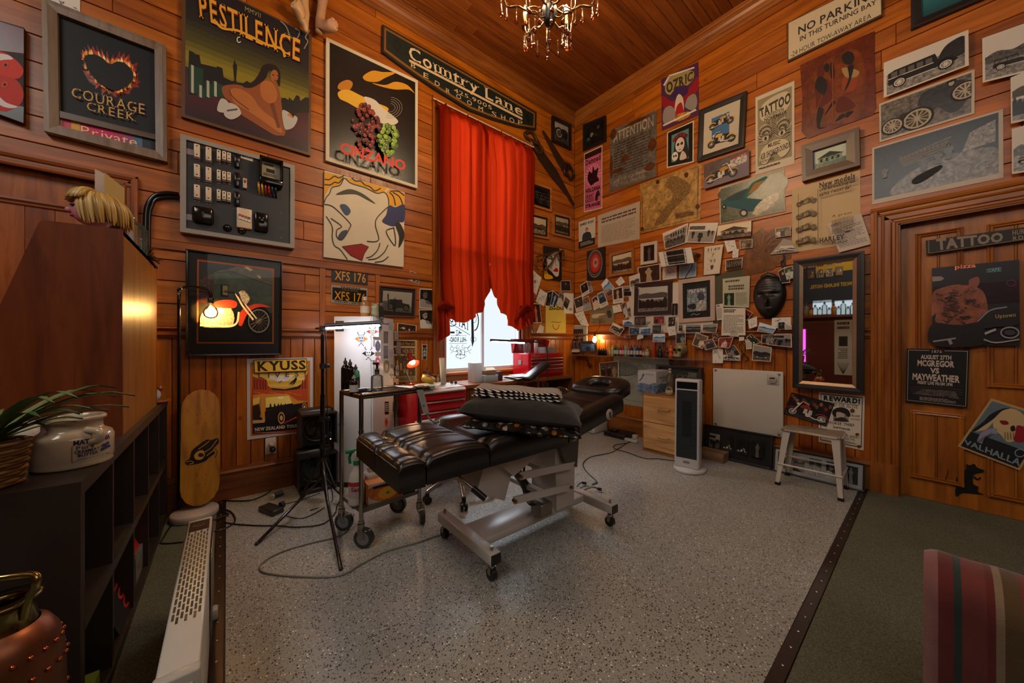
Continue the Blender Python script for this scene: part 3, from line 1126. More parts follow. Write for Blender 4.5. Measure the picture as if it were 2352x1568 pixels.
def oldcar(b,x,y,w,body,dark='15130f',light='cfc6b8',mid='5c564e',bus=False):
 A=b.asp
 X=lambda a:x+a*w
 Y=lambda c:y-c*w*A
 R=lambda q:q*w*A
 if bus:
  b.poly(body,[(X(0),Y(0.10)),(X(0),Y(0.36)),(X(0.10),Y(0.40)),(X(0.68),Y(0.42)),(X(0.72),Y(0.26)),(X(0.92),Y(0.24)),(X(0.95),Y(0.10))])
  for k in range(5):
   b.poly(mid,[(X(0.05+k*0.125),Y(0.25)),(X(0.14+k*0.125),Y(0.25)),(X(0.14+k*0.125),Y(0.36)),(X(0.05+k*0.125),Y(0.36))])
  b.line(light,[(X(0),Y(0.23)),(X(0.66),Y(0.23))],R(0.018))
 else:
  b.poly(body,[(X(0.0),Y(0.10)),(X(0.02),Y(0.24)),(X(0.36),Y(0.25)),(X(0.58),Y(0.25)),(X(0.62),Y(0.22)),(X(0.92),Y(0.20)),(X(0.94),Y(0.09))])
  b.poly(dark,[(X(0.02),Y(0.38)),(X(0.52),Y(0.39)),(X(0.54),Y(0.36)),(X(0.02),Y(0.35))])
  for q in(0.05,0.30,0.53):
   b.line(dark,[(X(q),Y(0.24)),(X(q),Y(0.37))],R(0.014))
  b.poly(mid,[(X(0.92),Y(0.10)),(X(0.98),Y(0.11)),(X(0.97),Y(0.22)),(X(0.92),Y(0.21))])
 b.line(light,[(X(0.1),Y(0.09)),(X(0.75),Y(0.09))],R(0.02))
 for q in(0.17,0.82):
  b.line(dark,[(X(q-0.14),Y(0.09)),(X(q-0.08),Y(0.2)),(X(q+0.06),Y(0.21)),(X(q+0.15),Y(0.11))],R(0.025),4)
  b.circ(dark,X(q),Y(0.085),R(0.105))
  b.circ(light,X(q),Y(0.085),R(0.082))
  b.circ(mid,X(q),Y(0.085),R(0.066))
  for k in range(5):
   a=k*math.pi/5
   b.line(light,[(X(q-0.06*math.cos(a)),Y(0.085+0.06*math.sin(a))),(X(q+0.06*math.cos(a)),Y(0.085-0.06*math.sin(a)))],R(0.012))
def man(b,x,y,h,coat,skin=SKIN,hair='1c1613',hat=False):
 A=b.asp
 w=h/A
 b.blob(coat,[(x-0.13*w,y),(x-0.15*w,y-0.35*h),(x-0.23*w,y-0.5*h),(x-0.2*w,y-0.76*h),(x-0.05*w,y-0.83*h),(x+0.06*w,y-0.82*h),(x+0.19*w,y-0.75*h),(x+0.24*w,y-0.52*h),(x+0.14*w,y-0.4*h),(x+0.12*w,y)],'photofine')
 b.oval(hair,x,y-0.92*h,0.075*w,0.09*h)
 b.oval(skin,x,y-0.90*h,0.06*w,0.075*h)
 b.line(hair,[(x-0.035*w,y-0.915*h),(x-0.015*w,y-0.915*h)],0.012*h)
 b.line(hair,[(x+0.015*w,y-0.915*h),(x+0.035*w,y-0.915*h)],0.012*h)
 if hat:
  b.oval(hair,x,y-0.96*h,0.11*w,0.025*h)
def ph(s,kind,seed=0,pal='bw',x0=0,y0=0,x1=100,y1=100,noise_=True):
 r=random.Random(seed*7+3)
 d,m1,m2,l=PAL[pal]
 b=Sub(s,x0,y0,x1,y1)
 N_='photo' if noise_ else None
 sk={'bw':m2,'sep':m2,'dk':m2}.get(pal,SKIN)
 if kind=='people':
  b.rect(m1,0,0,100,100,N_)
  k=2+seed%2
  for i in range(k):
   man(b,100*(i+0.6)/(k+0.2),118+r.uniform(-4,10),95+r.uniform(-10,8),r.choice((d,l,m2)),sk)
 elif kind=='portrait':
  b.rect(r.choice((d,m1)),0,0,100,100,N_)
  man(b,50,165,150,r.choice((d,l)),sk)
 elif kind=='crowd':
  b.rect(d,0,0,100,100,N_)
  for row in range(3):
   for i in range(7):
    man(b,8+i*14+row*4,70+row*20,48,r.choice((d,m1,d)),r.choice((sk,l)))
 elif kind=='car':
  b.rect(m2,0,0,100,100,N_)
  b.rect(l,0,0,100,45)
  b.blob(m1,[(0,48),(20,38),(45,44),(70,36),(100,46),(100,62),(0,62)],N_)
  oldcar(b,12,84,78,d)
 elif kind=='bus':
  b.rect(m2,0,0,100,100,N_)
  b.rect(l,0,0,100,40)
  b.blob(d,[(70,40),(80,15),(100,10),(100,60),(70,60)],N_)
  oldcar(b,2,86,92,'0e0d0c',bus=True)
 elif kind=='bike':
  b.rect(d,0,0,100,100,N_)
  b.rect(m1,0,72,100,100,N_)
  moto(b,8,88,84,{'bw':m2,'dk':m1}.get(pal,'8a2018'))
 elif kind=='land':
  b.rect(l,0,0,100,100)
  b.rect(m2,0,30,100,100,N_)
  b.blob(m1,[(0,32),(25,25),(50,28),(80,24),(100,30),(100,45),(0,45)])
  b.rect(l,0,48,100,53)
  for i in range(7):
   b.blob(d,[(i*15-8,85),(i*15-2,55+r.uniform(-6,8)),(i*15+8,52+r.uniform(-8,10)),(i*15+14,85)],N_)
 elif kind=='sea':
  b.rect(l,0,0,100,100)
  b.rect(m2,0,42,100,100)
  b.blob(m1,[(0,45),(30,34),(60,40),(100,30),(100,48),(0,50)],N_)
  b.blob(d if pal=='bw' else 'b09070',[(0,100),(0,72),(40,84),(75,100)],N_)
 elif kind=='house':
  b.rect(l,0,0,100,100)
  b.rect(m1,0,70,100,100,N_)
  b.poly(m2,[(12,75),(12,45),(88,45),(88,75)],N_)
  b.poly(d,[(6,47),(50,20),(94,47)])
  for i in range(4):
   b.rect(d,18+i*18,52,26+i*18,70)
 elif kind=='street':
  b.rect(l,0,0,100,100)
  b.poly(m2,[(0,20),(100,5),(100,62),(0,62)],N_)
  for i in range(6):
   b.rect(d,30+i*11,20,36+i*11,40)
  b.rect(m1,0,60,100,100,N_)
  for i in range(5):
   b.oval(d,15+i*17,62,7,8,N_)
 elif kind=='riders':
  b.rect(l,0,0,100,100)
  b.rect(m2,0,40,100,100)
  b.rect(m1,0,12,60,32,N_)
  for x,y,q in((18,70,0.8),(48,92,1.2),(78,60,0.7),(92,55,0.5)):
   b.oval(d,x,y,4*q,16*q)
   man(b,x,y+4,48*q,d,l)
   b.line(d,[(x-9*q,y-16*q),(x+9*q,y-16*q)],4*q)
 elif kind=='dark':
  b.rect(d,0,0,100,100,N_)
  for i in range(7):
   x,y=r.uniform(10,90),r.uniform(10,90)
   b.blob(r.choice((m1,m2,l)),[(x,y-r.uniform(4,16)),(x+r.uniform(4,14),y),(x,y+r.uniform(4,16)),(x-r.uniform(4,14),y)],N_)
 elif kind=='wheel':
  b.rect(m1,0,0,100,100,N_)
  b.rect(l,0,0,100,30)
  b.circ(d,34,55,34)
  b.circ(l,34,55,24)
  b.circ(m1,34,55,19)
  b.blob(d,[(45,30),(80,22),(96,40),(90,70),(60,66)])
 elif kind=='tattooist':
  b.rect(d,0,0,100,100,N_)
  b.blob(l,[(0,100),(0,62),(22,52),(55,62),(80,70),(96,84),(90,100)])
  b.oval(m2,40,28,20,22)
  b.blob(d,[(20,25),(28,6),(52,6),(60,22),(48,14),(30,20)])
  b.line(d,[(40,26),(62,28)],4)
  b.blob(m2,[(45,66),(60,58),(86,72),(80,80),(55,76)])
 elif kind=='sketch':
  b.rect('d9d2c6',0,0,100,100)
  for i in range(12):
   x,y=r.uniform(15,85),r.uniform(10,90)
   b.line('4a4440',[(x+r.uniform(-12,12),y+r.uniform(-10,10))for _ in range(4)],1.4,4)
 elif kind=='figure':
  b.rect(d,0,0,100,100,N_)
  b.blob(m2,[(35,100),(38,55),(30,35),(42,22),(55,22),(66,36),(58,56),(64,100)])
  b.oval(m2,48,14,10,11)
  b.blob(d,[(36,14),(44,2),(58,4),(62,26),(56,14),(46,10),(40,24)])
def inset(q,w):
 a=w/max(1e-6,math.hypot(q[1][0]-q[0][0],q[1][1]-q[0][1]))
 b=w/max(1e-6,math.hypot(q[3][0]-q[0][0],q[3][1]-q[0][1]))
 f=lambda x,y:tuple((q[0][i]*(1-x)+q[1][i]*x)*(1-y)+(q[3][i]*(1-x)+q[2][i]*x)*y for i in(0,1))
 return[f(a,b),f(1-a,b),f(1-a,1-b),f(a,1-b)]
def framed(P,quad,name,label,cat,fcol,fw,depth=0.02,mat='satin',pw=0.0,pcol='e0d8ca',glass=True,group=None,q=None,n0=0.002,lip=None):
 q=q or[P.uv(x,y,n0+depth)for x,y in quad]
 base=P.pt((q[3][0]+q[2][0])/2,min(q[2][1],q[3][1]),n0)
 t=thing(name,base,label,cat,group)
 i1=inset(q,fw)
 m=M()
 o0=[P.pt(*p,n0)for p in q]
 o1=[P.pt(*p,n0+depth*(0.8 if lip else 1))for p in q]
 md=[P.pt(*p,n0+depth)for p in inset(q,fw*0.35)]
 a1=[P.pt(*p,n0+depth*0.9)for p in i1]
 a0=[P.pt(*p,n0+depth*0.25)for p in i1]
 for A_,B_ in((o1,o0),(md,o1),(a1,md),(a0,a1)):
  m.add(A_+B_,[(4+k,k,(k+1)%4,4+(k+1)%4)[::-1]for k in range(4)],fcol if not(lip and A_ is a0)else lip,mat)
 m.add([P.pt(*p,n0)for p in(q[3],q[2],q[1],q[0])],[(3,2,1,0)],fcol,'matte')
 m.build('frame',t)
 s=Sheet(P,quad,n=n0+depth*0.3,t=0.001,col=pcol,frm=i1)
 if glass:
  g=M()
  g.add([P.pt(*p,n0+depth*0.75)for p in(i1[3],i1[2],i1[1],i1[0])],[(0,1,2,3)],'ffffff','glass')
  g.build('pane',t)
 return t,s
def cpx(o,sc,*p):
 return[(o[0]+p[i]/sc,o[1]+p[i+1]/sc)for i in range(0,len(p),2)]
# ===== left wall
C1=((0,0),2.936)
C2=((700,0),3.357)
# --- clownfish canvas
s=Sheet(WA,[(-62,30),(54.5,63),(53.8,283),(-62,240)],n=0.003,t=0.035,col='2c1612')
s.crop(0,0,2.936)
s.poly('5a1f2a',[(-180,90),(160,195),(160,360),(-180,320)],'rust')
s.poly('15100e',[(-180,640),(160,720),(158,828),(-180,705)],'rust')
s.blob('c8331c',[(-150,330),(0,345),(90,390),(158,470),(120,530),(0,515),(-150,480)])
s.blob('d9d2cf',[(-30,362),(50,370),(88,398),(40,402),(-20,405)])
s.blob('b8281a',[(-150,500),(0,505),(110,540),(158,620),(140,700),(60,745),(0,745),(-150,700)])
s.blob('d9d2cf',[(-20,640),(40,690),(120,720),(60,728),(-10,700)])
for x,y in((38,438),(32,570)):
 s.oval('d0452e',x,y,22,22)
 s.oval('30100c',x,y,11,11)
s.done('canvas','canvas painting of two orange clownfish at the far left of the wall','painting')
# --- white paper above the framed sign
s=Sheet(WA,[(112,-30),(184,-14),(184,27),(112,10)],n=0.003,col='cfc4b4')
ph(s,'sketch',4)
s.done('paper_sheet','white paper pinned above the burning heart sign','paper')
# --- Courage Creek sign
t_,s=framed(WA,[(95,-8),(381,104),(384,371),(100.5,299.7)],'framed_sign','grey timber framed Courage Creek sign with a burning heart','sign','7a6654',0.055,0.05,'woodZ',pcol='0d0c11',glass=False)
s.crop(0,0,2.936)
r=random.Random(3)
HEART=[(570,400),(590,372),(640,368),(690,390),(740,432),(790,415),(840,425),(885,470),(898,525),(870,570),(820,600),(780,612),(720,590),(660,550),(600,480)]
for col,out,jit,rad in(('8c1f06',46,30,0),('d9520e',30,30,0),('f29a2a',14,16,0)):
 pts=[]
 L=len(HEART)
 cx,cy=735,490
 for i in range(L*4):
  f=i/4
  a,b=HEART[int(f)%L],HEART[(int(f)+1)%L]
  k=f-int(f)
  x,y=a[0]*(1-k)+b[0]*k,a[1]*(1-k)+b[1]*k
  d_=math.hypot(x-cx,y-cy)
  e=out*r.uniform(0.2,1)+(jit*r.random()if i%2 else 0)
  x+=(x-cx)/d_*e
  y+=(y-cy)/d_*e-(out*0.6 if i%2 and y<520 else 0)
  pts.append((x,y))
 s.poly(col,pts,'photo')
for i in range(60):
 k=r.randrange(L)
 a,b=HEART[k],HEART[(k+1)%L]
 f=r.random()
 x,y=a[0]*(1-f)+b[0]*f,a[1]*(1-f)+b[1]*f
 x+=(x-cx)*0.09
 y+=(y-cy)*0.09
 q=r.uniform(5,13)
 s.poly(r.choice(('ffd98a','ffe9b0','f8b040','c23a08')),[(x-q,y+q*0.5),(x-q*0.2,y-q*2.2),(x+q*0.6,y-q*0.3),(x+q*0.8,y+q)])
s.blob('0b0705',HEART)
s.text('COURAGE',[(485,585),(975,702),(975,772),(485,655)],'c99a55',True)
s.text('C',[(482,588),(545,600),(545,665),(482,653)],'c99a55',True)
s.text('CREEK',[(585,682),(915,762),(915,820),(585,742)],'c99a55',True)
s.done('sign_face',parent=t_)
m=M()
m.plate(WA,[WA.uv(x/2.936,y/2.936,0.04)for x,y in((352,780),(1080,948),(1080,915),(352,735))],0.015,0.042,'6a5848','woodX')
m.build('cross_bar',t_)
s2=Sheet(WA,cpx(*C1,352,780,1080,948,1080,1032,352,862),n=0.02,t=0.002,col='b8304e')
s2.crop(0,0,2.936)
for i in range(12):
 x=360+i*60
 yy=783+(x-352)*0.2308
 col=('c89aa0','c8506a','d8a040','cc3a62','c83064','c62a66','c02c68','a83868','8c4a78','506a88','28303c','181820')[i]
 s2.poly(col,[(x,yy),(x+61,yy+14),(x+61,yy+95),(x,yy+81)])
s2.text('Private',[(545,845),(925,930),(925,990),(545,905)],'ecc592',False)
s2.done('name_strip',parent=t_)
# --- tall painting with lettering
s=Sheet(WA,[(418,-66),(716,80),(713.6,357.6),(416,267)],n=0.003,t=0.022,col='5a3a1c',mat='satin')
grad(s,[(0,'1b171d'),(0.3,'23201c'),(0.45,'4a4618'),(0.58,'8a7a1c'),(0.64,'776818'),(0.66,'3a181c'),(0.8,'4a1a22'),(1,'241418')],2.5,1.2,97.5,98,26)
s.crop(0,0,2.936)
sky=[(1270,480),(1275,340),(1300,350),(1320,365),(1345,370),(1355,430),(1400,440),(1440,450),(1462,455),(1465,445),(1500,460),(1508,520),(1560,545),(1580,545),(1570,440),(1575,430),(1582,395),(1590,430),(1600,440),(1592,545),(1600,555),(1640,560),(1665,545),(1690,560),(1690,640),(1270,640)]
s.poly('141310',sky)
s.poly('141310',[(1895,700),(1898,660),(1925,660),(1945,675),(1950,655),(1975,680),(2000,640),(2020,650),(2025,680),(2060,655),(2085,660),(2085,760),(1895,760)])
for x0,y0,x1,y1 in((1275,435,1370,640),(1330,570,1385,670),(1380,540,1430,670),(1430,545,1510,665)):
 s.poly('173a28',[(x0,y0),(x1,y0+30),(x1,y1),(x0,y1-20)])
 s.poly('a8a898',[(x0+14,y0),(x0+32,y0+8),(x0+32,y1-10),(x0+14,y1-18)])
s.blob('8a4a24',[(1495,600),(1520,575),(1600,570),(1690,590),(1760,540),(1800,530),(1850,550),(1880,600),(1897,690),(1908,780),(1925,870),(1918,912),(1890,914),(1840,905),(1700,820),(1625,770),(1620,740),(1560,690),(1515,655)])
s.blob('a8632f',[(1555,605),(1620,600),(1700,650),(1760,735),(1860,815),(1905,885),(1880,890),(1780,820),(1660,740),(1580,690)])
s.blob('a8632f',[(1760,560),(1810,545),(1850,575),(1870,640),(1850,690),(1800,690),(1760,640)])
s.poly('6a3418',[(1820,700),(1845,690),(1890,860),(1870,862)])
s.line('4a2010',[(1548,608),(1560,640),(1600,680),(1680,740)],5,curve=4)
s.blob('1d1210',[(1775,440),(1830,430),(1880,465),(1890,520),(1886,580),(1872,560),(1858,500),(1815,475),(1790,530),(1740,570),(1690,592),(1640,582),(1710,545),(1750,490)])
s.oval('9a5a30',1850,512,27,42)
s.line('2a1008',[(1835,503),(1850,506)],6)
s.line('2a1008',[(1866,508),(1880,512)],6)
s.line('7a2018',[(1848,540),(1866,544)],6)
for p in((1465,745,1490,665,1540,690,1530,755),(1510,770,1535,695,1600,715,1625,770,1560,805)):
 s.blob('b8b2a8',list(p))
s.poly('4a4a48',[(1530,740),(1600,730),(1603,742),(1530,752)])
s.blob('b0aca4',[(1903,745),(1960,765),(2006,795),(1985,850),(1950,872),(1918,862)])
s.poly('10100e',[(1935,775),(1995,730),(2015,740),(1975,795)])
s.poly('c07830',[(1935,775),(1955,762),(1978,790),(1960,790)])
s.ring('c8c4b0',1612,268,13,18,7,a0=0.6,a1=5.2)
s.line('7a7468',[(1890,140),(1930,180),(1960,250),(2000,260),(2020,215),(1990,190)],9,curve=5)
s.line('7a7468',[(2050,330),(2075,280),(2060,250),(2090,200)],9,curve=5)
Q=[(1330,-52),(2025,268),(2020,418),(1345,118)]
for col,dx,dy,bd in(('2a0c06',6,8,0.05),('5a1a08',2,4,0.035),('d8982e',0,0,0.012)):
 s.text('PESTILENCE',[(x+dx,y+dy)for x,y in Q],col,True,bd)
s.line('d8982e',[(1440,130),(1500,190),(1600,205),(1700,250),(1800,300),(1900,330),(1920,385)],16,curve=4)
s.text('MMVII',[(1650,40),(1760,92),(1758,122),(1650,72)],'9a8a60',True)
s.done('painting','tall airbrushed Pestilence painting above the fuse board','painting')
# --- white framed black poster
s=Sheet(WA,[(749,85),(959.8,184.7),(959,432.5),(748.5,368)],n=0.003,t=0.03,col='c9bba2')
s.crop(*C2[0],C2[1])
s.poly('15120f',[(192,325),(852,635),(850,1425),(190,1210)],'rust')
s.blob('c98c1c',[(448,590),(520,545),(600,555),(700,560),(620,600),(560,630),(480,625)])
s.blob('c98c1c',[(520,640),(620,655),(700,630),(790,655),(848,720),(800,690),(700,690),(600,670)])
s.blob('b8741a',[(255,680),(270,640),(330,615),(370,640),(350,690),(300,700)])
s.blob('d8a428',[(258,710),(330,690),(420,730),(520,780),(640,830),(620,870),(520,880),(420,840),(330,790),(270,760)])
s.blob('c9c0ae',[(460,745),(540,770),(600,830),(690,900),(720,940),(670,965),(580,945),(540,900),(480,800)])
s.line('c9c0ae',[(480,770),(540,880),(620,950)],6,curve=4)
for k in range(4):
 s.ring('8a8478',660,830,90-k*18,80-k*16,3,a0=-1.5,a1=2.0)
r=random.Random(8)
for(cx,cy,n,w,h,cols)in((470,990,95,110,190,('7a1a1c','5a1418','8a2c2a','3a0c10')),(645,1080,80,80,120,('5c7a1c','7a9a2c','4a6418','8aa63a'))):
 for i in range(n):
  a,q=r.uniform(0,6.28),r.random()**0.5
  x,y=cx+math.cos(a)*q*w,cy+math.sin(a)*q*h
  x=cx+(x-cx)*(1-0.45*max(0,(y-cy)/h))
  s.oval(r.choice(cols),x,y,17,18,9)
  s.oval('d8c8a8' if n==80 else 'c08078',x-4,y-5,4,4,6)
s.text('CINZANO',[(275,1090),(780,1240),(778,1320),(272,1180)],'cc3318',False,0.03)
s.text('DRY  EXTRA  DRY - BRUT',[(298,1215),(768,1355),(768,1395),(298,1258)],'4c5148',True)
s.done('poster','white edged black Cinzano poster with red and green grapes','poster')
# --- yellow, blue and red panel painting (plain abstract stand-in)
C3=((740,380),6.533)
s=Sheet(WA,[(745.5,391),(929.5,442),(927,613),(743.5,590)],n=0.003,t=0.02,col='cfc0a6')
s.crop(*C3[0],C3[1])
s.poly('d8980f',[(35,95),(320,165),(280,290),(110,330),(30,480)])
s.poly('d8980f',[(345,175),(980,330),(930,400),(840,415),(640,340),(430,270)])
s.poly('d8980f',[(960,400),(1010,345),(1238,415),(1232,590),(1100,615),(1000,595)])
for p in((35,205,110,210,180,160,250,185,330,150),(35,285,120,290,190,250,250,260,320,180),(440,185,500,230,580,235,640,290,720,320,790,380,880,340),(1010,400,1070,470,1100,600),(1060,400,1160,470,1215,600),(1020,385,1140,385,1232,450)):
 s.line('1d1712',list(p),18,curve=4)
s.line('1d1712',[(30,560),(60,480),(110,420),(150,330),(270,295),(335,190),(430,265),(640,330),(820,415),(930,400),(990,480),(1000,600)],13,curve=4)
s.blob('22285a',[(1000,600),(1100,625),(1235,590),(1230,830),(1140,850),(1080,912),(960,880),(900,830),(960,740)])
s.poly('8c0c0c',[(300,1215),(590,1175),(698,1220),(630,1320),(600,1420),(430,1350)])
s.line('1d1712',[(300,1215),(590,1175),(698,1220),(630,1320),(600,1430),(430,1350),(300,1215)],9)
s.blob('2e4660',[(265,600),(340,580),(410,640),(425,700),(380,745),(330,720)])
s.blob('3a4450',[(235,1080),(290,990),(375,970),(340,1060),(280,1115)])
s.blob('3c372c',[(210,435),(330,370),(450,358),(620,430),(800,570),(690,520),(540,440),(420,425)])
for p in((30,580,150,610,300,740,420,870,420,920,330,1080,270,1115,215,1060,225,960,290,910,130,790),(60,760,130,870,155,950,150,1080,185,1200,270,1260,380,1410),(1000,610,920,680,820,790,800,900,850,1090,800,1140,670,1135),(870,1160,830,1270,740,1360,660,1385),(990,1190,930,1300,820,1390,690,1412),(995,1365,910,1430,790,1450),(1080,930,960,990,1085,1200,1100,1100,1075,930)):
 s.line('1d1712',list(p),13,curve=4)
s.blob('1a1510',[(1100,890),(1150,845),(1225,980),(1225,1100),(1150,1230),(1155,1060)])
s.done('painting','white pop art panel with yellow waves and a red diamond','painting')
# --- Country Lane sign
q=cpx(*C2,600,187,1788,865,1785,1000,1640,978,1450,920,1270,850,1060,722,860,590,720,492,598,400)
m=M()
uv=[WA.uv(x,y,0.03)for x,y in q]
m.plate(WA,uv[::-1],0.004,0.03,'16201c','satin')
s=Sheet(WA,q[:4],n=0.029,t=0.001,base=False,mat='satin')
s.m=m
s.k=0.0302
s.crop(*C2[0],C2[1])
s.poly('7e4f1c',[(614,208),(1776,872),(1773,986),(1640,964),(1455,905),(1275,835),(1068,708),(870,578),(735,482),(612,390)])
s.poly('13211d',[(628,232),(1765,880),(1760,973),(1640,950),(1460,892),(1285,822),(1076,694),(880,565),(748,470),(626,378)])
for cx,cy,rx,ry in((712,350,34,58),(1720,908,14,42)):
 s.poly('080c0b',[(cx-2,cy-ry),(cx+rx,cy+8),(cx+2,cy+ry),(cx-rx,cy-8)])
 s.poly('13211d',[(cx-2,cy-ry*0.6),(cx+rx*0.6,cy+6),(cx+2,cy+ry*0.6),(cx-rx*0.6,cy-6)])
s.text('Country Lane',[(800,345),(1680,822),(1680,925),(808,488)],'dcbf96',True,0.012)
s.poly('d2b48c',[(805,456),(1678,908),(1678,926),(805,474)])
for ch,x,y in zip('BEDROOMSHOP',(835,935,1022,1105,1187,1270,1357,1460,1530,1597,1660),(506,582,644,702,745,792,838,879,905,926,945)):
 s.text(ch,[(x-19,y-26),(x+19,y-10),(x+19,y+26),(x-19,y+10)],'d2b48c',True)
s.text('425.9005',[(1150,676),(1442,818),(1442,848),(1150,706)],'d2b48c',True)
s.done('shop_sign','long dark green Country Lane shop sign with gold border above curtain','sign')
# --- fuse board
C4=((400,290),5.2267)
def urect(P,o,sc,x0,yt,x1,yb,n):
 a=P.uv(o[0]+x0/sc,o[1]+yt/sc,n)
 b=P.uv(o[0]+x0/sc,o[1]+yb/sc,n)
 c=P.uv(o[0]+x1/sc,o[1]+yb/sc,n)
 return a[0],c[0],b[1],a[1]
def wbox(m,P,r4,n0,n1,col,mat='satin',ch=0.0):
 u0,u1,v0,v1=r4
 if ch:
  c=P.pt((u0+u1)/2,(v0+v1)/2,(n0+n1)/2)
  R=Matrix((P.U,P.V,P.N)).transposed()
  return m.rbox(c,(u1-u0,v1-v0,n1-n0),col,mat,ch,2,R)
 return m.plate(P,[(u0,v0),(u1,v0),(u1,v1),(u0,v1)],n0,n1,col,mat)
q=[WA.uv(x,y,0.07)for x,y in cpx(*C4,72,85,1448,468,1446,1462,70,1262)]
fb=thing('fuse_board',WA.pt(-3.8,q[3][1],0.01),'grey framed electrical fuse board with a glass meter','fuse board')
m=M()
i1=inset(q,0.03)
o0,o1=[WA.pt(*p,0.004)for p in q],[WA.pt(*p,0.07)for p in q]
a1,a0=[WA.pt(*p,0.07)for p in i1],[WA.pt(*p,0.05)for p in i1]
for A_,B_ in((o1,o0),(a1,o1),(a0,a1)):
 m.add(A_+B_,[(4+k,k,(k+1)%4,4+(k+1)%4)[::-1]for k in range(4)],'8d867e','satin')
m.build('frame',fb)
m=M()
m.plate(WA,[i1[3],i1[2],i1[1],i1[0]],0.05,0.056,'1e1c1d','satin')
m.build('panel',fb)
PN=0.056
for row,(ys)in enumerate(((198,235,270,288,305),(440,478,510,530,540),(688,720,748,768,782))):
 for(x0,x1,h),yt in zip(((235,310,160),(376,448,165),(510,560,125),(575,625,105),(634,682,105)),ys):
  m=M()
  wbox(m,WA,urect(WA,*C4,x0,yt,x1,yt+h,PN+0.03),PN,PN+0.03,'cbb79c','plastic',0.004)
  u0,u1,v0,v1=urect(WA,*C4,x0,yt,x1,yt+h,PN+0.03)
  wbox(m,WA,(u0,u1,v0-0.008,v0+0.004),PN,PN+0.022,'6e5e60','plastic')
  for v in(v0+0.018,v1-0.015):
   m.lathe([(0.0045,0.0),(0.0,0.001)],WA.pt((u0+u1)/2,v,PN+0.0302),'14100e','matte',8,axis=(0,-1,0))
  m.build('fuse_holder',fb)
  if x1-x0>60 or row<2:
   m=M()
   wbox(m,WA,urect(WA,*C4,x0+8,yt+h+28,x1-4,yt+h+46,PN+0.002),PN,PN+0.002,'b09c88','paper')
   m.build('fuse_tag',fb)
for yt in(310,545,775):
 m=M()
 wbox(m,WA,urect(WA,*C4,722,yt,790,yt+170,PN+0.025),PN,PN+0.025,'151416','gloss',0.006)
 u0,u1,v0,v1=urect(WA,*C4,735,yt+60,778,yt+105,PN+0.026)
 wbox(m,WA,(u0,u1,v0,v1),PN,PN+0.03,'0a0a0b','satin',0.004)
 wbox(m,WA,urect(WA,*C4,690,yt+205,825,yt+212,PN+0.002),PN,PN+0.002,'46505c','paper')
 m.build('fuse_carrier',fb)
m=M()
wbox(m,WA,urect(WA,*C4,212,935,480,1130,PN+0.045),PN,PN+0.05,'17120f','gloss',0.018)
wbox(m,WA,urect(WA,*C4,328,1020,360,1060,PN+0.05),PN+0.045,PN+0.053,'0a0908','gloss')
m.build('black_switch_box',fb)
m=M()
wbox(m,WA,urect(WA,*C4,750,965,936,1205,PN+0.035),PN,PN+0.035,'cdb899','plastic',0.006)
u0,u1,v0,v1=urect(WA,*C4,772,1040,920,1125,PN+0.036)
for i in range(4):
 w=(u1-u0)/4
 wbox(m,WA,(u0+i*w+0.001,u0+(i+1)*w-0.001,v0+0.01-i*0.004,v1-i*0.004),PN+0.03,PN+0.042,'d8c8ae','plastic')
 wbox(m,WA,(u0+i*w+0.002,u0+(i+1)*w-0.004,v1-0.02-i*0.004,v1-0.006-i*0.004),PN+0.04,PN+0.048,'a83414' if i<3 else '3a4a6a','plastic')
m.build('breaker_box',fb)
m=M()
wbox(m,WA,urect(WA,*C4,965,1018,1132,1240,PN+0.04),PN,PN+0.04,'100e0d','gloss',0.01)
wbox(m,WA,urect(WA,*C4,1015,1075,1085,1150,PN+0.05),PN+0.03,PN+0.058,'0a0908','gloss',0.008)
m.build('black_switch_box',fb)
for x,y in((640,1222),(812,1252)):
 m=M()
 p=WA.hit(400+x/5.2267,290+y/5.2267,PN)
 m.lathe([(0.026,0),(0.026,0.012),(0.02,0.022),(0.008,0.03),(0,0.031)],p,'14110f','gloss',14,axis=(0,-1,0))
 m.build('indicator',fb)
m=M()
wbox(m,WA,urect(WA,*C4,824,615,876,735,PN+0.03),PN,PN+0.03,'b9a894','plastic',0.004)
wbox(m,WA,urect(WA,*C4,836,640,866,665,PN+0.034),PN+0.02,PN+0.04,'a02c10','plastic')
m.build('breaker',fb)
s=Sheet(WA,cpx(*C4,800,322,946,366,944,422,800,378),n=PN,t=0.001,col='c9bcb0')
s.lines('4a3e3a',30,30,92,80,3)
s.poly('4a3e3a',[(8,70),(20,28),(32,70)])
s.done('warning_label',parent=fb)
m=M()
r4=urect(WA,*C4,1030,335,1310,575,PN+0.1)
wbox(m,WA,r4,PN,PN+0.035,'14110f','gloss')
s=Sheet(WA,None,n=PN+0.035,t=0.001,col='b3a58c',frm=inset([(r4[0],r4[3]),(r4[1],r4[3]),(r4[1],r4[2]),(r4[0],r4[2])],0.014))
s.rect('1c1a16',25,42,70,66)
for i in range(6):
 s.rect('0f0d0b',16+i*8,12,22+i*8,24)
s.lines('4a4438',10,72,80,92,4)
wbox(m,WA,(r4[0],r4[1],r4[2]-0.045,r4[2]),PN,PN+0.085,'0f0d0c','gloss',0.006)
m.build('meter_body',fb)
s.done('meter_dial',parent=fb)
m=M()
for a,b,c,d in((r4[0],r4[0]+0.012,r4[2],r4[3]),(r4[1]-0.012,r4[1],r4[2],r4[3]),(r4[0],r4[1],r4[3]-0.012,r4[3])):
 wbox(m,WA,(a,b,c,d),PN,PN+0.095,'2a2018','gloss')
m.plate(WA,[(r4[0],r4[2]),(r4[1],r4[2]),(r4[1],r4[3]),(r4[0],r4[3])],PN+0.092,PN+0.095,'ffffff','glass')
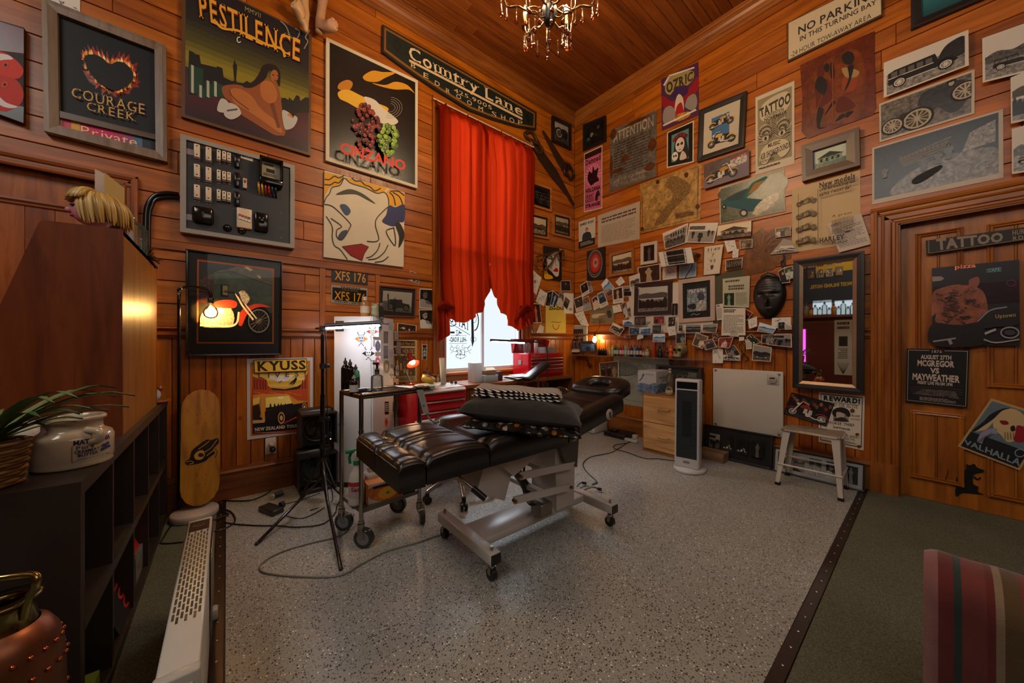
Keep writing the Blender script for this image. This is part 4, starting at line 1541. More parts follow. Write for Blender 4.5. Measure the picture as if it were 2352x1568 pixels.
m.build('meter_cover',fb)
for i,c in enumerate(('c8941c','c8941c','a82c22','a82c22','2a3048','1a1a22')):
 m=M()
 u=r4[0]-0.005+i*0.021
 v=r4[2]-0.045
 m.tube(smooth_path([WA.pt(u,v,PN+0.05),WA.pt(u,v-0.03,PN+0.055),WA.pt(u+0.004,v-0.055,PN+0.03),WA.pt(u+0.01,v-0.07,PN)],4),0.007,c,'plastic',6)
 m.build('wire',fb)
for y in(300,1090):
 m=M()
 wbox(m,WA,urect(WA,*C4,125,y-45,232,y+25,PN+0.004),PN,PN+0.004,'8a7a78','brushed')
 m.build('hinge',fb)
m=M()
for y in(862,972,1036,1146,1222,1335):
 m.ball(WA.hit(400+1284/5.2267,290+y/5.2267,PN),0.004,'d8cbb8','metal',6,4)
m.build('screws',fb,kind='stuff')
# --- black conduit bending down from the board
for k,dx in enumerate((0,9)):
 m=M()
 pts=[WA.hit(*p,0.02)for p in((411,446+dx*0.8),(385,443+dx),(357+dx*0.3,448+dx),(340+dx,468+dx*0.6),(334+dx,500),(333+dx,600),(333+dx,700))]
 m.tube(smooth_path(pts,5),0.013-k*0.003,'14100d','gloss',8)
 tag(m.build('conduit'),'outer black conduit bending down left of the fuse board' if k==0 else 'inner thinner black conduit bending down left of the fuse board','conduit')
# --- framed red motorcycle picture
t_,s=framed(WA,[(426,571),(648.5,600),(646.5,815),(426.5,818)],'framed_picture','black framed picture of a red motorcycle behind the lamp bulb','picture','151211',0.012,0.02,'gloss',pcol='26221d',n0=0.046)
C5=((0,400),3.92)
s.crop(*C5[0],C5[1])
s.poly('c8601c',[(1775,765),(2468,850),(2464,1525),(1770,1523)])
s.poly('2a251e',[(1790,782),(2455,864),(2452,1512),(1786,1510)],'rust')
s.poly('4e5a3c',[(1925,885),(2100,880),(2280,950),(2455,1010),(2452,1250),(1925,1250)],'rust')
s.poly('6e6244',[(1930,880),(2140,830),(2455,864),(2455,1000),(2280,940),(2100,875)],'rust')
s.poly('5a3424',[(1790,950),(1922,890),(1925,1170),(1790,1150)],'photofine')
s.poly('1b1712',[(1786,1390),(2452,1400),(2452,1510),(1786,1508)],'photo')
for p in((2195,835,2230,832,2280,862,2250,872),(2310,910,2340,915,2352,940,2335,938)):
 s.poly('e0c890',list(p))
s.poly('1d160f',[(1985,990),(2055,1000),(2055,1105),(1985,1100)])
s.poly('a89a6a',[(2005,1000),(2050,1005),(2050,1090),(2005,1085)])
for x,y,r_ in((1845,1330,60),(2330,1320,130)):
 s.oval('120e0b',x,y,r_*0.93,r_)
 s.oval('c8b890',x,y,r_*0.75,r_*0.82)
 s.oval('2a2018',x,y,r_*0.68,r_*0.74)
 s.oval('8a7a60',x,y,r_*0.2,r_*0.2)
 for k in range(8):
  a=k*math.pi/8
  s.line('8a7a60',[(x-0.66*r_*math.cos(a),y-0.7*r_*math.sin(a)),(x+0.66*r_*math.cos(a),y+0.7*r_*math.sin(a))],4)
s.blob('b0a080',[(1800,1300),(1850,1220),(1950,1190),(2060,1190),(2110,1280),(2080,1370),(1950,1380),(1830,1370)],'photofine')
s.oval('d8c8a0',1990,1225,34,30)
s.line('d8c8a0',[(1800,1360),(1900,1355),(2050,1370),(2130,1340),(2150,1240)],18,curve=4)
s.blob('a83014',[(1905,1180),(1960,1140),(2060,1128),(2130,1150),(2120,1200),(2040,1205),(1950,1200)])
s.blob('a83014',[(2150,1330),(2165,1240),(2230,1190),(2330,1165),(2440,1200),(2340,1195),(2260,1225),(2215,1280),(2180,1360),(2150,1360)])
s.line('d8c8a0',[(2120,1070),(2180,1180),(2280,1310)],16)
s.line('d8c8a0',[(2155,1060),(2215,1180),(2310,1300)],12)
s.line('1a140e',[(2015,1050),(2110,1060),(2150,1100)],12,curve=3)
s.blob('b8ac90',[(2160,1060),(2200,1050),(2250,1120),(2210,1170),(2170,1120)],'photofine')
s.done('print',parent=t_)
# --- number plates
for k,(yt,yb,yt2,yb2)in enumerate(((608,646,617,655),(654,694,662,703))):
 s=Sheet(WA,[(762-k,yt),(845-k,yt2),(844.5-k,yb2),(761.5-k,yb)],n=0.004,t=0.003,col='1b1711' if k==0 else '9a9284',mat='gloss' if k else 'satin')
 if k:
  s.rect('191510',3,12,97,84)
  s.text('FREEWAY',(26,2,80,12),'191510',False,0.03)
  s.text('CONCORD o SUN VALLEY',(8,85,96,97),'191510',False,0.03)
 else:
  s.rect('7a4630',7,10,23,26)
  s.text('DEC',(9,12,21,24),'2a1a10',False,0.03)
  s.rect('5a5e60',79,10,95,26)
 s.text('CALIFORNIA',(28,10+k*5,74,24+k*2),'6c5a36',False,0.01)
 s.text('XFS 176',(8,32,94,88-k*6),'c88a1c',False,0.01)
 s.done('number_plate',('upper black number plate XFS 176 above a second one','lower black number plate XFS 176 in a Freeway holder')[k],'number plate')
# --- framed vintage car
C6=((870,610),5.6)
t_,s=framed(WA,cpx(*C6,8,250,485,295,468,665,2,650),'framed_picture','framed photo of a man beside a vintage car above the cabinet','picture','5a2c16',0.012,0.018,pcol='2c211a')
s.crop(*C6[0],C6[1])
s.poly('b5aca0',[(56,318),(430,350),(415,606),(40,572)])
s.poly('6e675e',[(48,450),(140,450),(422,540),(416,606),(40,572)],'photo')
s.poly('2a2623',[(135,430),(300,438),(305,480),(390,500),(405,540),(230,545),(140,530)])
for x,y in((150,525),(350,548)):
 s.oval('1d1a18',x,y,38,42)
 s.oval('6e675e',x,y,24,28)
 s.oval('1d1a18',x,y,10,12)
s.blob('1d1a18',[(180,570),(185,460),(195,420),(225,430),(228,480),(215,575)])
s.oval('8a8278',207,420,12,15)
s.poly('1d1a18',[(112,360),(128,362),(130,560),(120,560)])
s.done('print',parent=t_)
def sheet(P,q,kind,seed,pal,label,name='photo_print',cat='photo',n=0.004,border=4,col='d6ccbc',group=None,mat='paper',draw=None,fr=None):
 s=Sheet(P,q,n=n,col=col,mat=mat)
 if kind:
  bb=border if isinstance(border,tuple)else(border,border,100-border,100-border)
  ph(s,kind,seed,pal,*bb)
 if draw:
  draw(s)
 return s.done(name,label,cat,group)
sheet(WA,cpx(*C6,408,62,538,122,512,236,376,180),'people',2,'bw','small tilted snapshot of a couple left of the curtain')
sheet(WA,cpx(*C6,528,293,698,303,690,556,520,546),'tattooist',1,'dk','black and white print of a tattooed arm, upper of two by the curtain','photo_print')
sheet(WA,cpx(*C6,516,562,704,562,684,810,534,806),'tattooist',2,'bw','black and white print of a man in glasses at work by the curtain')
sheet(WA,cpx(*C6,240,735,486,768,482,920,236,860),'dark',5,'sep','curled sepia print sticking out beside the white cabinet')
def strip(s):
 for i in range(4):
  ph(s,'portrait',i,'bw',12,3+i*24,88,24+i*24)
sheet(WA,cpx(*C6,556,1012,622,1012,620,1208,554,1208),None,0,'','photo booth strip of four portraits right of the desk lamp',draw=strip)
s=Sheet(WA,cpx(*C6,160,945,492,955,492,1490,160,1500),n=0.004,col='c8a468')
s.rect('2a2018',4,3,92,15)
s.text('and Herald',(30,5,90,13),'c8a468',True)
s.rect('2a2018',4,20,92,34)
s.text('THE HEROES',(14,22,92,32),'c8a468',True,0.02)
s.rect('6a5434',4,38,92,86,'photofine')
for i in range(26):
 s.oval('c8a468',10+(i*13)%78,44+(i*7)%38,3,2.4)
s.lines('3a2c1c',6,88,90,97,4)
s.done('newspaper_poster','yellowed newspaper bill reading Heroes behind the desk lamp','poster')
# --- Kyuss poster
C7=((400,800),4.704)
s=Sheet(WA,cpx(*C7,785,113,1500,95,1500,895,788,988),n=0.004,col='c3bcb4')
s.crop(*C7[0],C7[1])
s.poly('d06c14',[(820,155),(1468,133),(1468,868),(824,948)])
s.poly('e0b040',[(848,180),(1445,165),(1445,480),(850,480)])
for i,c in enumerate(('e8c458','f0d070','e0a838','e8b848','d89a30')):
 s.poly(c,[(850,290+i*34),(1445,280+i*34),(1445,306+i*34),(850,316+i*34)])
s.poly('e8ddd0',[(1000,300),(1300,285),(1260,318),(1230,352),(1120,356),(1050,330)])
s.poly('2a1208',[(1000,420),(1090,430),(1200,440),(1330,410),(1380,380),(1380,470),(1000,470)])
s.poly('b04014',[(850,300),(900,320),(960,318),(1000,340),(1012,400),(1060,440),(1060,480),(850,480)])
s.poly('b04014',[(1445,260),(1415,300),(1405,350),(1375,380),(1360,430),(1300,450),(1300,480),(1445,480)])
for x in(870,900,935,965,990,1390,1420):
 s.line('5a1a08',[(x,340),(x-6,400),(x+4,470)],9)
s.poly('b84812',[(850,440),(1000,445),(1200,455),(1445,430),(1445,900),(850,925)])
for i in range(9):
 s.line('e07a1c',[(860+i*55,470+(i%3)*14),(930+i*55,476+(i%3)*14)],6)
s.poly('14090a',[(850,760),(1445,640),(1445,860),(850,918)])
for i in range(10):
 s.line('b03c10',[(1130+i*30,840-i*14),(1180+i*28,806-i*14)],7)
s.poly('d08a2c',[(850,505),(940,492),(1230,488),(1270,520),(1330,560),(1440,570),(1445,620),(1290,660),(1060,720),(960,750),(850,720)])
s.poly('1a0c08',[(980,680),(1280,605),(1440,580),(1442,660),(1200,740),(1000,800),(980,790)])
s.poly('f0d068',[(990,530),(1240,510),(1280,600),(990,665)])
s.oval('fbeec0',1150,532,34,12)
s.poly('1a0c08',[(990,640),(1060,630),(1280,590),(1285,606),(990,676)])
for x in(1045,1090,1130,1160,1205):
 s.poly('1a0c08',[(x-12,645),(x-14,612),(x-4,590),(x+6,612),(x+8,640)])
s.poly('e8c060',[(850,545),(930,520),(920,590),(850,610)])
s.poly('2a1208',[(850,620),(920,600),(935,700),(920,770),(850,770)])
s.poly('d08a2c',[(930,510),(960,500),(985,780),(960,800),(940,700)])
s.poly('c8a070',[(850,775),(975,770),(978,800),(850,812)])
for x,y,rx,ry in((1158,750,38,66),(1408,632,26,46)):
 s.oval('120806',x,y,rx+8,ry+8)
 s.oval('c88a4a',x,y,rx,ry)
 s.oval('120806',x,y,rx*0.7,ry*0.72)
 s.oval('d8b078',x,y,rx*0.4,ry*0.42)
s.line('14090a',[(1255,380),(1290,350),(1320,320),(1310,350),(1290,380)],16,curve=3)
s.line('14090a',[(1130,370),(1165,350)],8)
s.poly('3a1a0a',[(858,122),(1432,108),(1440,245),(866,268)])
s.poly('e8b83c',[(866,130),(1426,116),(1432,238),(874,260)])
s.text('KYUSS',[(890,140),(1420,126),(1426,226),(894,250)],'2c1608',True,0.035)
s.text('LIVES!',[(905,268),(1425,250),(1425,298),(905,318)],'2c1608',True,0.01,0.5)
s.text('NEW ZEALAND TOUR',[(868,858),(1345,815),(1345,850),(870,895)],'d8c8b0',True,0.03)
s.lines('a89888',870,903,1340,912,1)
s.done('poster','orange Kyuss Lives gig poster with a desert wagon below the motorcycle picture','poster')
# --- wall socket
so=thing('wall_socket',WA.pt(-3.68,0.35,0.02),'white double wall socket under the orange gig poster','socket')
m=M()
wbox(m,WA,urect(WA,*C7,982,975,1103,1150,0.014),0.001,0.014,'c4bbac','plastic',0.004)
m.build('plate',so)
for x,y,c in((1055,1028,'c4bbac'),(1062,1085,'1c1510')):
 m=M()
 p=WA.hit(400+x/4.704,800+y/4.704,0.014)
 m.lathe([(0.021,0),(0.02,0.03),(0.013,0.045),(0,0.046)],p,c,'plastic',14,axis=(0,-1,0))
 m.build('plug',so)
# --- saws
m=M()
C8=((980,210),6.533)
uvs=[WA.uv(x,y,0.02)for x,y in cpx(*C8,1540,770,1640,700,1760,900,1960,1180,2225,1685,2205,1725,2110,1568,1880,1290,1690,1020)]
sw=thing('hand_saw',WA.pt(-0.5,2.3,0.02),'long rusty hand saw with wooden grip hanging beside the curtain','saw')
m.plate(WA,uvs[::-1],0.012,0.016,'2a1a10','satin')
top=[WA.uv(x,y,0.016)for x,y in cpx(*C8,1690,1020,2110,1568,2205,1725)]
for a,b in zip(top,top[1:]):
 for i in range(16):
  f0,f1=i/16,(i+0.8)/16
  p0=[a[j]+(b[j]-a[j])*f0 for j in(0,1)]
  p1=[a[j]+(b[j]-a[j])*f1 for j in(0,1)]
  mdx=((p0[0]+p1[0])/2-0.006,(p0[1]+p1[1])/2-0.006)
  m.add([WA.pt(*p0,0.014),WA.pt(*mdx,0.014),WA.pt(*p1,0.014)],[(0,1,2)],'2a1a10','satin')
m.build('blade',sw)
m=M()
h=[WA.hit(*p,0.02)for p in cpx(*C8,1470,640,1500,615,1560,600,1610,650,1680,790,1740,880,1690,930,1600,830,1560,740,1500,690)]
m.tube(smooth_path(h+[h[0]],4),0.022,'4a2e16','woodZ',8)
m.tube([h[4],h[8]],0.03,'4a2e16','woodZ',8)
m.build('handle',sw)
sw=thing('hand_saw',WA.pt(-0.25,2.9,0.02),'smaller rusty hand saw, handle down, nearest the corner','saw')
m=M()
uvs=[WA.uv(x,y,0.02)for x,y in cpx(*C8,1735,600,1760,575,1900,780,2080,1060,2130,1130,2060,1210,1960,1050,1850,830)]
m.plate(WA,uvs[::-1],0.01,0.014,'33200f','satin')
m.build('blade',sw)
m=M()
h=[WA.hit(*p,0.02)for p in cpx(*C8,2080,1080,2140,1110,2190,1200,2205,1260,2165,1320,2120,1260,2080,1240,2065,1180)]
m.tube(smooth_path(h+[h[0]],4),0.02,'2a170a','woodZ',8)
m.tube([h[1],h[6]],0.022,'2a170a','woodZ',8)
m.build('handle',sw)
# --- small frames by the corner
for q,k,lab in(((1269.4,264.8,1312.8,284.7,1312.8,344.4,1269.4,324),'car','dark framed photo high on the window wall in the corner'),):
 t_,s=framed(WA,list(zip(q[::2],q[1::2])),'framed_picture',lab,'picture','1d0f09',0.045,0.03,pcol='8a8a74')
 ph(s,'wheel',3,'bw',4,4,96,96)
 s.done('print',parent=t_)
C9=((1200,380),5.6)
for q,k,lab in(((130,200,382,290,380,600,125,520),'crowd','upper of three small oak framed photos, a dark group portrait'),((100,590,350,655,345,950,88,905),'car','small oak framed photo of a carriage, lower left of the three'),((402,595,632,655,632,945,398,890),'land','small oak framed photo of trees, lower right of the three')):
 t_,s=framed(WA,cpx(*C9,*q),'framed_picture',lab,'picture','a8682c',0.03,0.02,'woodX',pcol='241812',group='small oak frames by the corner')
 ph(s,k,6,'dk' if k=='crowd' else 'sep',9,9,91,91)
 s.done('print',parent=t_)
# dark panel with a pale profile (plain stand-in)
s=Sheet(WA,cpx(*C9,278,1028,508,1070,504,1478,280,1450),n=0.004,t=0.02,col='1d1210')
s.crop(*C9[0],C9[1])
s.blob('cabfae',[(320,1180),(400,1130),(455,1110),(475,1200),(470,1380),(455,1425),(420,1420),(380,1370),(310,1300)])
s.poly('a80c14',[(390,1355),(430,1315),(455,1325),(462,1362),(430,1370)])
s.line('1d1210',[(415,1170),(430,1270),(445,1280),(430,1295)],4,curve=3)
s.line('1d1210',[(330,1210),(360,1190),(375,1215)],8,curve=3)
s.blob('d89a14',[(285,1330),(310,1320),(330,1390),(380,1420),(385,1455),(284,1452)])
s.ring('1d1210',355,1340,26,44,4)
s.poly('d89a14',[(470,1068),(508,1074),(506,1100),(490,1096)])
s.done('painting','small dark panel of a pale profile with red lips by the corner','painting')
m=M()
pt=lambda*q:[WA.hit(1200+q[i]/5.6,380+q[i+1]/5.6,0.06)for i in range(0,len(q),2)]
m.tube(smooth_path(pt(180,1170,260,1150,380,1120,470,1098,530,1090),4),0.010,'4a2a12','satin',6)
m.tube(smooth_path(pt(300,1350,380,1240,430,1150,490,1100),4),0.011,'5a3418','satin',6)
for cx,cy,rx,ry in((245,1262,70,105),(500,1165,42,72),(330,1220,60,70)):
 m.tube(pt(*[v for k in range(15)for v in(cx+rx*math.cos(0.42*k+2),cy+ry*math.sin(0.42*k+2))]),0.009,'4a2a12','satin',6)
tag(m.build('cane_hanger'),'bent brown cane loops hung over the small dark panel','hanger')
# --- mannequin legs hanging above the posters
def skin_mesh(name,parent,chains,col,mat='skin',sub=2):
 bm=bmesh.new()
 ly=bm.verts.layers.skin.verify()
 allv=[]
 for pts,rad,root in chains:
  prev=allv[root]if root is not None else None
  for p,q in zip(pts,rad):
   v=bm.verts.new(p)
   v[ly].radius=(q,q)if not isinstance(q,tuple)else q
   if prev is not None:
    bm.edges.new((prev,v))
   else:
    v[ly].use_root=True
   allv.append(v)
   prev=v
 me=D.meshes.new(name)
 bm.to_mesh(me)
 bm.free()
 ob=D.objects.new(name,me)
 COL.objects.link(ob)
 sk=ob.modifiers.new('skin','SKIN')
 sk.use_smooth_shade=True
 su=ob.modifiers.new('sub','SUBSURF')
 su.levels=sub
 su.render_levels=sub
 dg=bpy.context.evaluated_depsgraph_get()
 me2=D.meshes.new_from_object(ob.evaluated_get(dg))
 vs=[tuple(v.co)for v in me2.vertices]
 fs=[tuple(p.vertices)for p in me2.polygons]
 D.objects.remove(ob)
 m=M()
 m.add(vs,fs,col,mat,True)
 D.meshes.remove(me2)
 return m
def hA(x,y,d):
 return WA.hit(640+x/7.469,y/7.469,d)
lg=thing('mannequin_legs',WA.pt(-2.95,3.62,0.12),'pair of pale mannequin legs and bare feet hanging above the posters','mannequin')
# left: sole towards the room, heel down
m1_=skin_mesh('leg',lg,[([hA(420,-520,0.05),hA(420,-150,0.05),hA(440,120,0.06),hA(455,260,0.08),hA(458,400,0.085),hA(468,560,0.085)],[0.055,0.043,0.036,0.036,0.03,0.018],None),([hA(400,330,0.10),hA(360,200,0.12),hA(330,120,0.135)],[0.034,0.042,0.046],4),([hA(345,40,0.15),hA(335,-20,0.155)],[0.020,0.014],8),([hA(295,50,0.15),hA(275,-5,0.155)],[0.014,0.010],8),([hA(262,60,0.15),hA(240,15,0.155)],[0.013,0.009],8),([hA(235,80,0.145),hA(212,40,0.15)],[0.012,0.008],8),([hA(222,110,0.14),hA(200,85,0.145)],[0.011,0.008],8)],'c79a6c')
m1_.build('foot',lg)
m1_=skin_mesh('leg',lg,[([hA(790,-520,0.05),hA(775,-150,0.05),hA(740,120,0.06),hA(720,280,0.07),hA(700,420,0.075),hA(690,590,0.075)],[0.056,0.046,0.036,0.036,0.038,0.030],None),([hA(790,480,0.12),hA(880,460,0.16),hA(920,450,0.175)],[0.040,0.042,0.040],4),([hA(920,360,0.19),hA(950,310,0.20)],[0.022,0.019],8),([hA(968,395,0.19),hA(1000,360,0.20)],[0.014,0.011],8),([hA(985,430,0.19),hA(1018,400,0.20)],[0.013,0.011],8),([hA(990,470,0.19),hA(1022,445,0.20)],[0.013,0.010],8),([hA(985,515,0.185),hA(1012,495,0.195)],[0.013,0.010],8)],'b98a66')
m1_.build('foot',lg)
# --- curtains
CU='861c06'
def curtain(name,label,u0,u1,seed,fn_bot,edge_fn):
 r=random.Random(seed)
 ph1,ph2=r.uniform(0,6),r.uniform(0,6)
 nu,nv=130,70
 def fn(a,b):
  v1=3.67+0.02*math.sin(a*40+ph1)*math.sin(a*13)
  e0,e1=edge_fn(b)
  u=e0+(e1-e0)*a
  vb=fn_bot(a)
  v=v1+(vb-v1)*b
  amp=0.030+0.022*math.sin(a*8+ph1)
  f=0.10+amp*math.sin(a*31+ph1+1.0*math.sin(b*2.2+a*4))+0.012*math.sin(a*67+ph2+b*2)
  u+=0.012*math.cos(a*31+ph1)*(1 if 0.03<a<0.97 else 0)
  if b>0.72:
   k=(b-0.72)/0.28
   f+=0.05*k+0.018*k*math.sin((a*5+b*14))
  f=f*(0.45+0.55*min(1,b*14))if b<0.07 else f
  return WA.pt(u,v,max(0.04,f))
 t=thing(name,WA.pt((u0+u1)/2,1.8,0.09),label,'curtain',None)
 m=M()
 m.grid(fn,nu,nv,CU,'curtain')
 m.build('drape',t)
 return t
import bisect
def interp(tab):
 xs=[p[0]for p in tab]
 def f(x):
  i=min(max(bisect.bisect(xs,x)-1,0),len(xs)-2)
  a,b=tab[i],tab[i+1]
  k=(x-a[0])/(b[0]-a[0])
  k=k*k*(3-2*k)if len(a)<3 else k
  return a[1]+(b[1]-a[1])*k
 return f
# bottom hems swag from the middle up to the side ties: heights traced on the wall plane
botL=interp([(0,1.56),(0.06,1.54),(0.14,1.40),(0.25,1.375),(0.45,1.37),(0.62,1.415),(0.78,1.49),(0.9,1.60),(1.0,1.78)])
botR=interp([(0,1.78),(0.1,1.66),(0.25,1.50),(0.45,1.36),(0.6,1.30),(0.72,1.32),(0.85,1.45),(1.0,1.47)])
edL=lambda b:(-2.255+0.02*b,-1.622)
edR=lambda b:(-1.64+0.046*max(0,min(1,(b-0.1)*8,(0.97-b)*9)),-0.90-0.03*b)
tL=curtain('curtain','left red curtain tied back, its tail hanging below the knot',-2.25,-1.62,3,botL,edL)
tR=curtain('curtain','right red curtain tied back towards the corner of the room',-1.6,-0.9,5,botR,edR)
CA=((980,600),6.533)
def hc(x,y,n):
 return WA.hit(980+x/6.533,600+y/6.533,n)
def tail(parent,rows,col):
 def fn(a,b):
  f=b*(len(rows)-1)
  i=min(int(f),len(rows)-2)
  k=f-i
  p,q=rows[i],rows[i+1]
  x0,x1,y0,y1=[p[j]*(1-k)+q[j]*k for j in range(4)]
  return hc(x0+(x1-x0)*a,y0+(y1-y0)*a,0.13+0.03*math.sin(a*14+1)*(0.4+b))
 m=M()
 m.grid(fn,30,14,col,'curtain')
 m.build('tail',parent)
tail(tL,[(165,320,690,640),(170,335,800,720),(175,345,1000,900),(165,355,1200,1085),(160,345,1215,1110)],'a02a14')
tail(tR,[(1380,1555,660,690),(1390,1570,760,760),(1430,1590,900,860),(1480,1600,960,930),(1500,1600,985,950)],'962a1e')
for t,ps in((tL,((175,690),(215,640),(290,625),(330,660),(420,690))),(tR,((1330,880),(1380,790),(1440,700),(1500,670),(1560,690)))):
 for k in range(3):
  m=M()
  m.tube(smooth_path([hc(x,y+k*26*(1 if t is tL else 0.9),0.17-k*0.012)for x,y in ps],5),[0.012+0.016*math.sin(math.pi*min(1,i/20))for i in range(21)],'96281a','curtain',8)
  m.build('fold',t)
m=M()
m.cyl(WA.pt(-2.28,3.68,0.05),WA.pt(-0.86,3.68,0.05),0.008,'c8b090','satin',8)
tag(m.build('curtain_rod'),'thin rod carrying the red curtains over the window','curtain rod')
